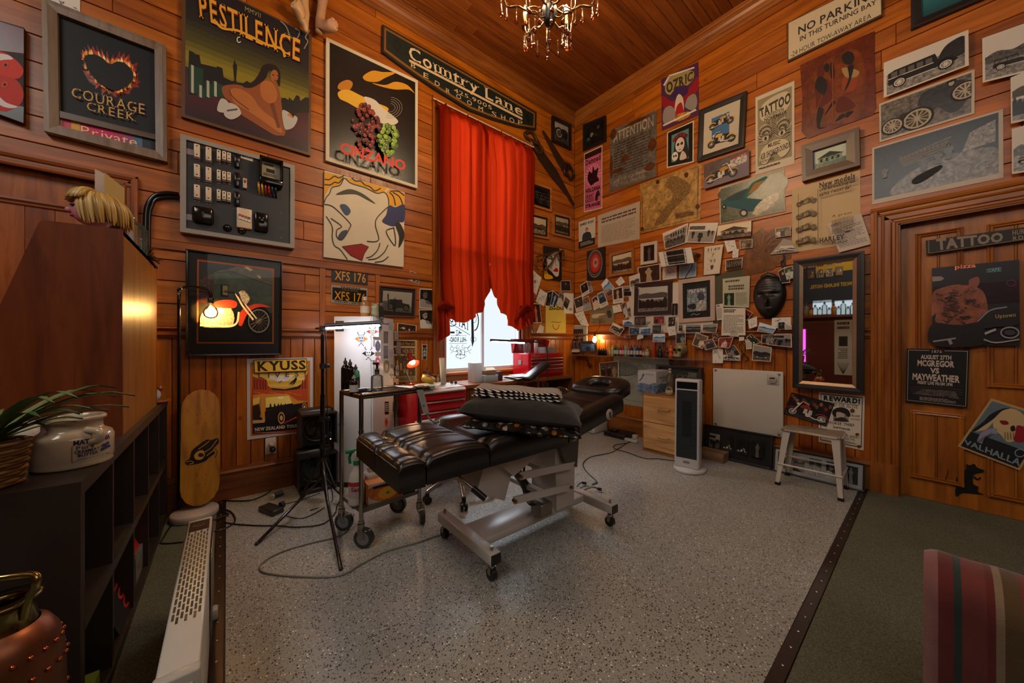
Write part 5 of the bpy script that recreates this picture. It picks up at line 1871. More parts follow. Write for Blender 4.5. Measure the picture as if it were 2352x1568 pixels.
# ===== right wall and corner prints
CRP={'R':((1200,0),3.357),'S':((1700,0),3.604),'D':((1180,580),6.533),'E':((1400,400),5.2267),'F':((1400,600),5.2267),'G':((1750,500),3.907),'X':((0,0),1.0)}
ROWS='''
A|D|255 230 418 375 340 640 205 520|sketch|1|bw|tall tilted tattoo drawing of a girl, nearest the curtain|drawing
A|D|395 540 503 610 455 805 328 735|sketch|2|bw|white card with a small drawn skull below the girl drawing|card
A|D|505 590 590 565 545 810 475 800|dark|3|dk|dark flyer left of a blue one over the yellow poster|flyer
A|D|590 565 690 660 610 838 548 780|figure|4|blue|tilted blue black flyer over the top of the yellow poster|flyer
A|D|690 585 765 640 720 835 645 770|portrait|5|bw|tilted card with a man in dark collar by the blue flyer|card
A|D|750 600 900 612 895 918 752 915|sketch|6|bw|white drawing with an orange stroke, left of the wall corner|drawing
A|D|775 650 850 720 800 865 735 790|portrait|7|sep|cream flyer with a small oval portrait over the white drawing|flyer
A|D|705 420 848 418 860 578 705 575|portrait|8|bw|black and white drawing of a man in a cap beside the corner|drawing
A|D|250 755 390 765 420 1055 280 1060|figure|9|red|pale orange gig flyer half behind the right curtain knot|flyer
A|D|395 1075 455 1110 440 1205 335 1205|sketch|10|sep|small cream card leaning above the red tool chest|card
A|D|210 1130 285 1080 328 1205 215 1205|portrait|11|col|small photo of a cap above the lid of the red tool chest|photo
B|D|905 915 1040 870 1132 1105 1010 1085|sketch|12|bw|large pale sheet of faint pencil drawing right of the corner|drawing
B|D|890 695 1030 635 1070 850 940 895|P:portrait|13|sep|white memorial card with a small portrait right of the corner|card
B|D|1035 690 1120 645 1170 845 1040 885|people|14|col|card of figures overlapping the memorial card|card
B|D|990 495 1100 420 1145 600 1030 670|P:portrait|15|red|instant photo of a pink child, topmost in the corner cluster|photo
B|D|1100 430 1150 425 1192 580 1145 610|people|16|col|photo strip tucked behind the topmost instant photo|photo
B|D|1170 690 1235 640 1320 800 1205 868|P:portrait|17|red|instant photo of a red dress left of the blue suit one|photo
B|D|1250 620 1345 570 1425 780 1300 840|P:portrait|18|blue|tilted instant photo of a person in blue suit|photo
B|D|1310 480 1390 378 1510 520 1380 620|sea|19|blue|diamond tilted bright blue snow photo|photo
B|D|1370 590 1485 545 1480 640 1410 655|people|20|col|small lilac photo under the blue snow photo|photo
B|D|1645 500 1765 495 1770 655 1648 668|land|21|dk|grey green photo behind two instant photos|photo
B|D|1482 545 1635 500 1650 745 1490 772|P:figure|22|sep|instant photo of a figure on grass, left of the wide landscape frame|photo
B|D|1525 440 1610 350 1670 440 1580 505|sketch|23|bw|small kite shaped white note above the instant photos|note
B|D|1480 800 1590 770 1625 880 1495 912|sketch|24|bw|white note with a small triangle mark over the grey pointing hand sign|note
B|D|1690 740 1740 730 1765 960 1720 985|car|25|bw|narrow grey photo at the lower left corner of the landscape frame|photo
B|D|1612 780 1668 728 1720 960 1665 995|people|26|bw|narrow folded black and white photo leaning left beside the landscape frame|photo
B|D|1490 1045 1665 1130 1585 1258 1430 1165|bus|27|sep|tilted sepia photo of an old vehicle above the bare bulb|photo
B|E|635 710 945 585 915 825 665 905|street|28|bw|tilted black and white photo of a street parade under the map|photo
B|E|962 590 1307 580 1250 826 918 818|riders|29|bw|black and white photo of riders on motorcycles under the map|photo
B|E|1375 800 1505 790 1530 900 1415 940|sketch|30|red|round red badge sticker beside the mounted car photo|sticker
B|E|1480 900 1553 895 1545 1000 1473 1005|sketch|31|blue|small pale blue luggage tag under the red badge|tag
B|E|1563 790 1718 778 1715 880 1567 895|people|32|sep|red brown postcard taped right of the round badge|postcard
B|E|1390 1030 1598 1003 1590 1125 1392 1160|crowd|33|sep|tan card of drawn riders below the blue tag|card
B|E|335 1120 612 1070 612 1275 352 1310|figure|34|sep|sepia photo of a woman on a motorcycle over the landscape frame|photo
B|E|640 1120 810 1100 808 1250 638 1272|sketch|35|bw|white card with a drawn skull bird below the wall heater|card
B|E|838 1095 1045 1055 1040 1225 835 1252|L:|36|blue|pale blue handwritten letter below the wall heater|letter
B|E|1990 650 2172 620 2175 735 1995 762|people|37|sep|taped small brown photo above the clear photo sleeve|photo
B|D|1730 360 1890 305 1905 530 1745 585|P:car|38|bw|instant photo of a dark car above the landscape frame corner|photo
B|F|230 300 1250 215 1240 905 235 900||39|bw|cream backing board behind the framed landscape and magazine|board
B|F|1240 165 1600 95 1600 600 1270 770||40|grn|olive green backing board right of the framed magazine|board
B|F|750 500 822 498 820 650 745 655|figure|41|dk|narrow dark photo between the two large frames|photo
B|F|1358 210 1685 172 1675 556 1360 545|N:|42|grn|torn pale green newspaper clipping with a rider photo|clipping
B|F|1275 520 1358 505 1380 695 1290 710|L:|43|sep|small tan folded card left of the printed thank you letter|card
B|F|1352 560 1630 560 1632 888 1342 890|L:|44|bw|white printed letter with bold black heading left of the mask|letter
B|F|1440 830 1555 830 1550 905 1440 895|L:|45|bw|little white label with black words at the foot of the letter|label
B|F|1620 562 1720 620 1650 712 1590 660|people|46|red|small round edged photo of two faces left of the mask chin|photo
B|F|1660 700 1770 660 1772 780 1675 810|sketch|47|sep|blank cream note below the two faces photo|note
B|F|1950 680 2180 668 2180 800 1945 800|sketch|48|sep|tan certificate behind the small portrait right of the mask chin|certificate
B|F|1800 730 2012 790 1960 870 1770 840|sea|49|blue|curled photo of a couple on a beach under the mask|photo
B|F|2022 730 2105 725 2105 815 2025 820|portrait|50|bw|small square portrait photo just left of the tall mirror|photo
B|F|2108 770 2188 765 2188 818 2110 822|L:|51|bw|white slip with a date beside the square portrait|note
B|F|1985 870 2185 868 2190 1035 1890 1000|riders|52|dk|dark photo of men and a bike touching the mirror frame|photo
B|F|1825 880 1990 876 1985 985 1820 985|people|53|bw|black and white photo of friends by a pale car|photo
B|F|525 660 662 655 660 748 523 752|people|54|red|red snapshot of a couple under the landscape frame|photo
B|F|512 765 628 762 620 858 512 860|crowd|55|grn|green snapshot of a sports team|photo
B|F|520 868 668 868 666 970 518 968|sea|56|blue|coast postcard lowest above the ink bottles|postcard
B|F|705 665 795 662 790 775 702 790|dark|57|bw|black and white print between the two large frames, lower end|photo
B|F|690 795 785 778 802 880 712 895|sketch|58|red|red square sticker with a white round drawing|sticker
B|F|828 765 880 762 878 838 828 840|portrait|59|bw|tiny black and white stamp print under the framed magazine|photo
B|F|912 755 1105 755 1100 860 908 862|land|60|dk|glossy grey photo of a road under the framed magazine|photo
B|F|1115 755 1300 748 1280 860 1110 858|sea|61|dk|curled photo of a rocky shore at dusk|photo
B|F|800 860 912 855 912 985 795 985|people|62|dk|dark photo of a woman and child above the skull|photo
B|F|155 705 290 697 288 785 158 782|house|63|blue|small blue grey photo of a house gable|photo
B|F|295 660 440 655 442 768 290 770|crowd|64|sep|sepia snapshot of a crowd in brown|photo
B|F|235 798 360 795 360 880 235 882|dark|65|blue|deep blue night snapshot above the green ink bottles|photo
B|F|372 795 500 790 500 885 368 885|street|66|blue|blue snapshot of a street and white figure|photo
B|F|175 875 248 878 245 922 178 920|people|67|red|tiny tilted snapshot over the red ink bottles|photo
B|F|335 890 400 875 408 920 328 942|sketch|68|bw|tiny white tilted slip over the blue ink bottles|note
B|F|455 690 488 690 485 728 457 728|sketch|69|red|orange striped medal ribbon pinned to the cream board|medal
B|F|1235 870 1300 870 1300 950 1240 950|dark|70|red|small red print above the hanging brass hook|photo
B|F|1310 920 1490 905 1440 1040 1300 1030|portrait|71|red|photo of an orange dog and green garden|photo
B|F|1040 852 1190 905 1115 1050 990 1000|people|72|sep|tilted faded photo of two men, left of the brass hook|photo
B|F|1120 950 1240 930 1290 1030 1150 1065|portrait|73|col|photo of a singer with a white shirt|photo
B|F|1630 940 1700 930 1710 1050 1640 1055|L:|74|bw|white note behind the brass hook top|note
B|F|1555 908 1615 905 1615 950 1555 955|sketch|75|bw|tiny white slip left of the dollar note|note
B|F|1700 868 1818 972 1728 1003 1642 915|dark|76|grn|tilted grey dollar note pinned under the mask|banknote
B|F|1235 1048 1362 1048 1362 1222 1237 1222|sketch|77|bw|white paper with small pencil sketches above the panel heater|drawing
B|F|1365 1120 1570 1130 1570 1195 1352 1185|car|78|col|photo of a car poking out under the black and white couple|photo
B|F|1385 1060 1495 998 1580 1120 1430 1165|people|79|bw|tilted black and white photo of a laughing couple|photo
B|F|1722 992 1948 1035 1935 1203 1710 1188|car|80|dk|colour photo of a couple behind a chrome car|photo
B|E|2020 1170 2110 1110 2170 1300 2060 1310|portrait|81|red|orange foreign banknote beside the mask forehead|banknote
B|E|2090 1130 2190 1095 2235 1235 2125 1275|portrait|82|grn|green foreign banknote overlapping the orange one|banknote
B|X|1376 833 1421 828 1421 868 1378 866|people|83|sep|small sepia family photo under the shelf left of the map|photo
B|X|2256 88 2420 30 2420 150 2257 190|car|84|bw|black and white photo of a long tourer at the right edge|photo
B|X|2321 178 2420 140 2420 262 2322 284|land|85|bw|black and white photo below the tourer at the right edge|photo
B|X|2324 296 2420 272 2420 384 2324 400|car|86|bw|lowest black and white photo at the right edge|photo
B|S|1188 520 1890 245 1893 540 1188 810|bus|87|bw|black and white photo of an old charabanc below the no parking sign|photo
B|R|1400 1270 1748 1145 1748 1350 1400 1458|K:|88|col|photo of a yellow and black chopper under the blue bike print|photo
'''
n_i=0
for row in ROWS.strip().split('\n'):
 w_,cr_,q_,k_,sd,pal,lab,cat=row.split('|')
 P=WA if w_=='A' else WB
 q=cpx(*CRP[cr_],*[float(v)for v in q_.split()])
 n_i+=1
 n=0.0036 if sd in('39','40')else 0.004+n_i*0.00042+(0.040 if P is WB and sd not in('39','40')and 745<max(p[1]for p in q)and min(p[1]for p in q)<790 else 0)
 s=Sheet(P,q,n=n,col='d3c9b8' if pal!='blue' or k_!='L:' else '9aa8b8')
 sd=int(sd)
 if k_.startswith('P:'):
  ph(s,k_[2:],sd,pal,8,7,92,72)
  s.lines('6a645c',20,80,80,92,2,0.4,seed=sd)
 elif k_=='L:':
  s.lines('3a3632',8,5,60,18,2,0.7,seed=sd)
  s.lines('5a5650',8,26,92,92,14,0.42,seed=sd)
 elif k_=='N:':
  s.rect('b4b096',0,0,100,100)
  s.lines('4a4a3a',10,8,86,16,1,0.8)
  s.lines('4a4a3a',22,26,80,44,2,0.7)
  ph(s,'figure',3,'grn',6,52,44,94)
  s.lines('6a6a56',50,52,92,94,12,0.4)
 elif k_=='K:':
  b=Sub(s,0,0,100,100)
  b.rect('5a4c48',0,0,100,100,'rust')
  b.poly('6e6068',[(0,55),(100,30),(100,100),(0,100)])
  b.poly('b8aca0',[(60,20),(96,10),(96,45),(62,50)],'photo')
  s.text('BORDER',(62,6,98,20),'8a2418',False,0.03)
  moto(b,6,88,72,'b87c14')
 elif k_:
  ph(s,k_,sd,pal,4,4,96,96)
 elif sd==40:
  s.rect('4a4630',0,0,100,100)
 s.done({'photo':'photo_print'}.get(cat,cat),lab,cat)
CR=CRP
# --- frames on the right wall
for q,cr_,kind,pal,fc,fw,pc,lab,dpt in(((465,960,638,888,638,1085,465,1160),'R','dark','dk','14100c',0.03,'2c2620','black framed dark photo high beside the corner on the door wall',0.03),((505,1205,985,1048,992,1365,512,1500),'S','house','grn','54381c',0.075,'b0a8a0','deep brown wooden frame with a garden house photo under the batik',0.05),((1430,20,1800,-85,1805,310,1435,362),'D','land','sep','9a6228',0.035,'2c2018','oak and gilt framed sepia landscape left of the white framed portrait',0.025),((372,835,570,797,570,1060,372,1090),'E','figure','dk','bfb3a0',0.035,'2a221c','small ornate white framed portrait under the old letter',0.025),((300,270,748,232,745,632,290,655),'F','land','bw','2a1d18',0.045,'8a8078','dark wooden framed wide landscape photo in the print wall',0.022)):
 t_,s=framed(WB,cpx(*CR[cr_],*q),'framed_picture',lab,'picture',fc,fw,dpt,'satin',pcol=pc,n0=0.006)
 ph(s,kind,11,pal,3,3,97,97)
 s.done('print',parent=t_)
# motorcycle print with wide black frame
t_,s=framed(WB,cpx(*CR['R'],1360,850,1727,697,1705,1130,1345,1248),'framed_picture','wide black frame with white mount and yellow blue motorcycle print','picture','15110e',0.05,0.03,pcol='cbbda6',n0=0.006)
s.crop(*CR['R'][0],CR['R'][1])
s.poly('3f6f9c',[(1458,915),(1595,858),(1595,1060),(1460,1118)])
b=Sub(s.norm(),10,14,90,48)
moto(b,8,96,86,'c8941c',mid='6a5a3a')
b=Sub(s,6,52,94,92)
moto(b,96,92,88,'c8a02c',flip=True,mid='6a5a3a')
s.done('print',parent=t_)
# framed magazine
t_,s=framed(WB,cpx(*CR['F'],825,225,1262,165,1265,710,830,740),'framed_picture','pale pink framed garage magazine cover on black mount','picture','b59c8c',0.045,0.022,pcol='171413',n0=0.006)
s.rect('8d98a6',15,18,86,82)
grad(s,[(0,'707c8e'),(0.5,'a8b0b8'),(1,'8a949e')],15,18,86,82,10,'photo')
s.text('garage',(20,20,82,33),'e0d8cc',True,0.03)
s.blob('48505c',[(52,42),(62,30),(74,34),(78,48),(66,56)],'photofine')
s.blob('c8c0b4',[(48,80),(55,58),(70,52),(80,60),(82,78),(66,80)],'photo')
s.blob('2a2c30',[(18,70),(20,62),(44,60),(48,70),(40,76)],'photofine')
s.line('c8c0b8',[(30,92),(40,88),(52,92),(62,88)],1.2,curve=4)
s.done('print',parent=t_)
# boat picture top right
t_,s=framed(WB,[(2092,-88),(2420,-235),(2420,-73),(2092,67)],'framed_picture','dark framed picture of a sailing boat on teal sea, top right','picture','1d120b',0.05,0.03,pcol='2a7a84')
grad(s,[(0,'6aa0a0'),(0.5,'3a8890'),(1,'10444e')])
s.poly('b0c0c0',[(20,70),(60,30),(75,75),(50,85)])
s.done('print',parent=t_)
# --- purple concert poster
s=Sheet(WB,cpx(*CR['R'],1070,612,1357,475,1360,885,1075,1008),n=0.004,col='4a2044')
s.crop(*CR['R'][0],CR['R'][1])
s.blob('8c1220',[(1080,740),(1170,780),(1280,680),(1350,590),(1350,700),(1260,780),(1200,860),(1090,830)])
s.blob('9a8a50',[(1100,700),(1120,610),(1200,560),(1310,545),(1320,600),(1270,660),(1150,730)])
s.text('OZRIC',[(1105,640),(1315,545),(1312,620),(1115,725)],'3a2c20',True,0.04)
s.blob('3a1c4a',[(1140,740),(1200,670),(1270,660),(1270,720),(1200,760)])
s.blob('c8b8a0',[(1178,880),(1180,780),(1205,725),(1238,760),(1240,860)])
s.blob('8a8078',[(1085,940),(1090,850),(1140,815),(1180,860),(1170,910),(1120,950)])
s.blob('8a8078',[(1255,800),(1280,745),(1330,725),(1348,790),(1320,850),(1260,830)])
s.blob('a01414',[(1180,890),(1190,820),(1225,790),(1240,860),(1210,895)])
s.blob('c08a30',[(1160,930),(1200,880),(1280,860),(1290,890),(1220,930)],'photo')
for x0,y0,x1,y1 in((1090,660,1130,590),(1130,585,1325,520),(1085,968,1340,845)):
 s.line('d8ccc0',[(x0,y0),(x1,y1)],12)
s.done('poster','purple and red concert poster near the cornice','poster')
# --- dark rose portrait poster
s=Sheet(WB,cpx(*CR['R'],1115,1020,1322,928,1320,1250,1113,1296),n=0.004,col='c9bda8')
s.rect('14120f',4,3,96,97,'photofine')
s.rect('4a8078',18,14,82,88)
s.blob('1a1412',[(30,40),(40,22),(62,22),(74,42),(80,85),(30,85)])
s.oval('c8b8a8',50,47,17,19)
for x in(43,57):
 s.oval('1a1412',x,45,5,4)
s.rect('7a1a20',46,58,54,60)
for i in range(8):
 s.oval(('7a1820','5a1018')[i%2],28+i*6.4,30-9*math.sin(i*0.45),6,5)
s.blob('c0b0a0',[(50,86),(58,66),(70,72),(74,86)])
s.oval('d0c4b4',32,74,12,12)
for x in(28,36):
 s.oval('1a1412',x,73,3,3.4)
s.done('poster','small black bordered poster of a girl with red flowers and skull','poster')
# --- pink gig poster
s=Sheet(WB,[(1341.3,353),(1383.6,333),(1383.2,478),(1341.5,488)],n=0.004,col='c8b4a8')
s.rect('c05a74',4,2,96,98)
s.rect('3a1418',4,2,96,11,'photo')
s.text('Damned',(10,13,92,22),'2a0c12',True,0.03)
for i in range(20):
 a=i*math.pi/10
 s.poly('d88a9a',[(50,42),(50+44*math.cos(a),42+18*math.sin(a)),(50+44*math.cos(a+0.14),42+18*math.sin(a+0.14))])
s.blob('2a0c12',[(22,46),(30,34),(46,38),(52,28),(62,36),(80,34),(74,46),(84,54),(60,56),(40,58)],'photofine')
s.text('VOLCANA',(10,62,92,69),'2a0c12',False,0.04)
s.text('GREAT',(10,72,56,78),'2a0c12',True,0.02)
s.text('KAZOO',(10,79,56,85),'2a0c12',True,0.02)
s.text('STRANGE',(10,88,90,94),'2a0c12',False,0.04)
s.blob('2a0c12',[(64,84),(68,74),(82,70),(90,78),(80,80),(76,86)])
s.done('poster','narrow pink gig poster beside the corner','poster')
# --- rusty metal notice
s=Sheet(WB,cpx(*CR['R'],675,1010,1035,845,1028,1360,672,1480),n=0.006,t=0.002,col='6d645a',mat='rust')
s.text('ATTENTION',[(95,8),(95,8),(95,8),(95,8)]if False else(8,6,94,22),'b8a890',False,0.01)
s.lines('463e36',10,26,90,80,12,0.5,seed=4)
s.text('USE THIS EQUIPMENT',(10,83,86,89),'a09080',False,0.02)
s.text('AT YOUR OWN RISK',(14,90,80,96),'a09080',False,0.02)
for x,y,rx,ry in((8,8,8,9),(92,50,9,10),(20,70,14,4),(88,82,12,6),(4,60,4,20),(60,4,30,3),(35,55,10,5)):
 s.blob('5e3414',[(x-rx,y),(x,y-ry),(x+rx,y),(x,y+ry)],'rust')
s.done('metal_sign','rusty grey metal attention notice right of the pink poster','sign')
# --- old parchment map
s=Sheet(WB,[(1471,423),(1612,375),(1608.5,503.5),(1472.7,536)],n=0.003,col='bd9352',mat='rust')
r=random.Random(4)
s.blob('8a6a3c',[(44,18),(50,6),(62,8),(74,20),(84,34),(80,50),(66,62),(56,72),(44,88),(28,92),(26,86),(36,72),(44,60),(56,44),(52,30)],'photofine')
for i in range(60):
 x,y=r.uniform(10,90),r.uniform(10,90)
 s.line('7a5a30',[(x+r.uniform(-5,5),y+r.uniform(-4,4))for _ in range(4)],0.5,curve=3)
for x,y in((32,8),(78,12),(3,92),(96,76)):
 s.oval('4a280e',x,y,3,4)
s.lines('5a4020',62,80,92,90,3)
for a,c in(((4,4),(96,4)),((4,96),(96,96)),((4,4),(4,96)),((96,4),(96,96))):
 s.line('6a4c26',[a,c],0.7)
s.done('map','burnt edged parchment map of an island in the middle of the wall','map')
s=Sheet(WB,[(1373,495),(1469.5,462),(1469,549),(1373,568)],n=0.0035,col='b3a28c')
s.lines('4a3c30',10,14,92,32,2,0.5)
s.lines('7a6a58',10,38,90,92,16,0.3)
s.done('letter','large old handwritten letter left of the parchment map','letter')
s=Sheet(WB,[(1329,510),(1367.5,498),(1367,561),(1329,572)],n=0.0035,col='c4b8a4')
s.text('JAMES REID',(8,8,92,20),'24343e',False,0.03)
man(Sub(s,0,0,100,100),50,120,90,'1c2024')
s.rect('14140f',0,74,100,100)
s.lines('b8ac98',12,80,88,94,3,0.5)
s.done('flyer','small dark footed theatre flyer right beside the corner','poster')
# red spiral canvas
s=Sheet(WB,[(1348,577),(1389,566),(1389,639),(1348,643.5)],n=0.004,t=0.02,col='1d1512')
for k,(c,rx,ry)in enumerate((('8a7466',42,46),('1d1512',38,42),('8a7466',35,39),('1d1512',33,37),('a02414',30,33),('c03018',22,26),('9a8878',14,17),('a02414',7,6))):
 s.oval(c,46+k*0.6,48-k*0.5,rx,ry,26)
s.done('canvas','black canvas with a red and grey spiral oval near the corner','painting')
# yellow poster and pointing hand sign
s=Sheet(WA,cpx(*CR['D'],480,790,782,790,782,1205,475,1200),n=0.003,col='cdb44a')
s.text('ZIG-ZAG',(14,4,90,17),'2a2410',False,0.05)
s.ring('9a3414',50,70,15,18,3,a0=0,a1=3.14)
s.line('2a2410',[(26,62),(40,60),(60,63),(76,60)],1.6,curve=4)
s.done('poster','yellow Zig-Zag poster left of the white framed photo','poster')
s=Sheet(WB,cpx(*CR['D'],1145,850,1500,785,1515,1060,1140,1070),n=0.006,t=0.004,col='7a6a4c')
s.text('COMPLAINT DEPT',(6,6,92,18),'2a2218',True)
s.blob('b8a684',[(8,42),(28,36),(60,40),(66,46),(40,52),(34,62),(12,60)])
s.blob('3a3428',[(72,30),(86,28),(90,62),(76,66)])
s.text('PLEASE',(16,68,56,80),'2a2218',True)
s.text('TAKE A NUMBER',(8,84,66,95),'2a2218',True)
s.done('tin_sign','old tin pointing hand sign saying please take a number','sign')
# --- ornate tattoo convention poster
s=Sheet(WB,cpx(*CR['R'],1797,752,2097,622,2097,1262,1797,1350),n=0.004,col='cabda4')
s.rect('8e8264',6,5,94,90)
s.blob('c4b696',[(12,28),(18,14),(50,8),(84,10),(90,24),(70,34),(50,32),(28,36)])
s.text('TATTOO',[(10,17),(92,11),(90,25),(14,29)],'3a3220',True,0.045)
s.text('CONVENTION',(26,27,74,31),'3a3220',False,0.02)
s.text('NOVEMBER',(24,31.5,82,36),'3a3220',False,0.03)
s.text('26 27 2011',(28,36.5,80,41),'3a3220',True)
for k in range(5):
 for sx in(-1,1):
  s.ring(('c4b696','3a3220')[k%2],50+sx*(24-k),48+k*1.5,19-k*3.4,8-k*1.3,1.2,a0=k,a1=k+5)
  s.line('3a3220',[(50,42+k*3),(50+sx*16,52+k*2),(50+sx*40,44+k*4)],0.9,curve=4)
  s.line('c4b696',[(50,44+k*3),(50+sx*20,56+k*2),(50+sx*42,50+k*3)],0.8,curve=4)
for x in(28,70):
 s.oval('c4b696',x,58,9,3.4)
 s.oval('2a2418',x,58,3.4,2.6)
s.blob('c4b696',[(12,84),(20,70),(50,64),(80,68),(90,80),(70,88),(50,78),(30,90)])
s.text('MUSIC',(34,66,66,71),'3a3220',True,0.04)
s.text('ASB SHOWGROUNDS',[(14,76),(90,72),(90,79),(14,84)],'3a3220',True,0.03)
s.text('ENTRY $20',(14,84.5,50,88),'3a3220',False,0.02)
s.lines('3a3220',10,93,88,96,1)
s.done('poster','tall ornate olive tattoo convention poster','poster')
# --- teal car photo
s=Sheet(WB,[(1652.5,431.6),(1802.5,386),(1803.7,485),(1653.5,515)],n=0.004,col='b5a88c')
s.rect('4a4a2c',1.5,2,98.5,98,'photo')
s.crop(*CR['E'][0],CR['E'][1])
s.poly('a8a890',[(1330,180),(1700,60),(2095,-45),(2095,-80),(1330,165)])
s.blob('2e3a1c',[(1330,200),(1480,150),(1680,110),(2100,20),(2100,180),(1800,230),(1340,290)],'photo')
s.blob('0f4e54',[(1345,340),(1400,300),(1560,285),(1800,300),(1860,320),(1780,410),(1690,450),(1560,420),(1400,380)])
s.blob('0c3a3e',[(1410,290),(1500,235),(1640,175),(1660,190),(1600,290),(1440,320)])
s.poly('145c48',[(1600,280),(1710,100),(1880,20),(1900,40),(1740,200),(1640,285)])
s.poly('a06a1c',[(1660,240),(1740,110),(1860,70),(1760,190)])
s.blob('a89878',[(1720,460),(1800,340),(1980,230),(2040,240),(2000,330),(1860,440),(1760,495)],'photo')
s.line('d8ccb0',[(1720,480),(1800,400),(2030,260)],14,curve=3)
for x,y in((1610,465),(1375,390)):
 s.oval('15120c',x,y,52 if x>1500 else 26,48 if x>1500 else 28)
 s.oval('c8bca0',x,y,30 if x>1500 else 10,28 if x>1500 else 10)
s.done('photo_print','large photo of a teal classic car with its bonnet open','photo')
# mounted car photo, menu card, sleeve
s=Sheet(WB,cpx(*CR['E'],1300,620,1705,555,1700,740,1285,788),n=0.004,t=0.02,col='14100c')
ph(s,'house',5,'sep',0,0,100,100)
b=Sub(s,0,0,100,100)
b.blob('1d1813',[(18,75),(26,66),(48,64),(52,56),(62,56),(66,65),(78,68),(78,76)])
s.done('mounted_photo','block mounted dark photo of a convertible below the teal car','photo')
s=Sheet(WB,cpx(*CR['E'],1112,882,1330,845,1318,1192,1118,1212),n=0.02,t=0.012,col='8a5424',mat='woodZ')
s.done('wooden_board','narrow wooden board behind the number list','board')
s=Sheet(WB,cpx(*CR['E'],1140,872,1365,838,1320,1190,1130,1210),n=0.034,col='cdbda4')
for i,w in enumerate(('3149','7','93','1')):
 s.text(w,(50-len(w)*9,8+i*20,50+len(w)*9,19+i*20),'4a4034',False)
 s.lines('7a7060',18,23+i*20,82,25+i*20,1)
s.blob('3a3028',[(50,80),(46,74),(42,76),(44,80),(50,85),(56,80),(58,76),(54,74)])
s.done('number_list','tall cream card listing numbers with a heart at its foot','card')
# --- hide
s=Sheet(WB,cpx(*CR['E'],1600,640,2190,620,2190,1120,1600,1290),n=0.003,base=False)
pts=[WB.uv(x,y,0.004)for x,y in cpx(*CR['E'],1590,1060,1640,880,1720,725,1830,640,1900,690,2010,640,2100,720,2185,770,2180,1010,2050,1060,1960,1150,1830,1180,1700,1210,1600,1290,1520,1305,1560,1230,1600,1180)]
s.m.plate(WB,pts[::-1],0.003,0.0045,'7e4d20','rust')
s.crop(*CR['E'][0],CR['E'][1])
s.k=0.005
for i in range(14):
 a=i*0.45
 s.line('5a3414',[(1880,920),(1880+110*math.cos(a),900+110*math.sin(a)),(1880+190*math.cos(a+0.4),880+170*math.sin(a+0.3))],4,curve=4)
s.done('hide','brown crinkled leather hide pinned left of the advert poster','hide')
s=Sheet(WB,cpx(*CR['E'],2085,775,2180,790,2275,930,1925,965),n=0.012,t=0.004,col='a89c8c',mat='gloss')
ph(s,'car',2,'bw',20,45,92,95)
s.line('e8e0d4',[(10,80),(50,72),(95,86)],5,'gloss',4)
s.done('photo_sleeve','shiny clear photo sleeve above the hanging cord','photo sleeve')
m=M()
m.tube(smooth_path([WB.hit(*p,0.02)for p in cpx(*CR['E'],2088,960,2095,1010,2060,1060,2078,1120,2090,1165,2100,1120,2096,1040,2090,985)],4),0.006,'14100e','satin',6)
tag(m.build('cord_loop'),'black cord loop hanging over the banknotes','cord')
# --- infrared bar heater
hh=thing('infrared_heater',WB.pt(1.1,1.75,0.1),'white wall mounted bar heater with wire grille tilted down','heater')
HP=Plane(WB.hit(1555,590,0.16),(0.12,-1,0.0),(0,0.05,1),(-1,-0.1,-0.15))
m=M()
fr=[HP.uv(*p)for p in cpx(*CR['E'],588,945,975,862,1012,1055,625,1125)]
m.plate(HP,fr[::-1],-0.012,0,'c9c2b8','plastic')
bk=inset(fr,0.02)
m.hull([HP.pt(*p,-0.09)for p in bk[::-1]],[HP.pt(*p,-0.012)for p in fr[::-1]],'b5ada2','plastic')
m.build('casing',hh)
ii=[HP.uv(*p)for p in cpx(*CR['E'],680,935,885,892,910,1062,712,1095)]
m=M()
m.plate(HP,ii[::-1],0,0.002,'38322e','brushed')
m.build('reflector',hh)
for k in range(4):
 f=(k+0.5)/4
 m=M()
 a,b=[[ii[j][i]*(1-f)+ii[j+3-2*j][i]*f for i in(0,1)]for j in(0,1)]
 m.tube([HP.pt(*a,0.008),HP.pt(*b,0.008)],0.006,'8a847c' if k%2 else '1d1a18','satin',8)
 m.build('heating_bar',hh)
m=M()
io=[HP.uv(*p)for p in cpx(*CR['E'],655,938,905,888,935,1070,690,1108)]
for f in(0,0.25,0.5,0.75,1):
 for A_,B_ in(((0,3),(1,2)),((0,1),(3,2))):
  if A_==(0,1)and f in(0.25,0.75):
   continue
  a=[io[A_[0]][i]*(1-f)+io[A_[1]][i]*f for i in(0,1)]
  b=[io[B_[0]][i]*(1-f)+io[B_[1]][i]*f for i in(0,1)]
  m.tube([HP.pt(*a,0.015),HP.pt(*b,0.015)],0.002,'2a2624','metal',5)
m.build('grille',hh)
m=M()
m.tube([WB.hit(1400+1010/5.2267,400+960/5.2267,0.1),WB.hit(1400+1075/5.2267,400+970/5.2267,0.0)],0.02,'8a8278','brushed',8)
m.build('bracket',hh)
m=M()
m.tube(smooth_path([WB.hit(*p,0.09)for p in cpx(*CR['E'],995,1070,980,1130,940,1190,905,1250)],4),0.005,'1a1614','satin',6)
m.build('cable',hh)
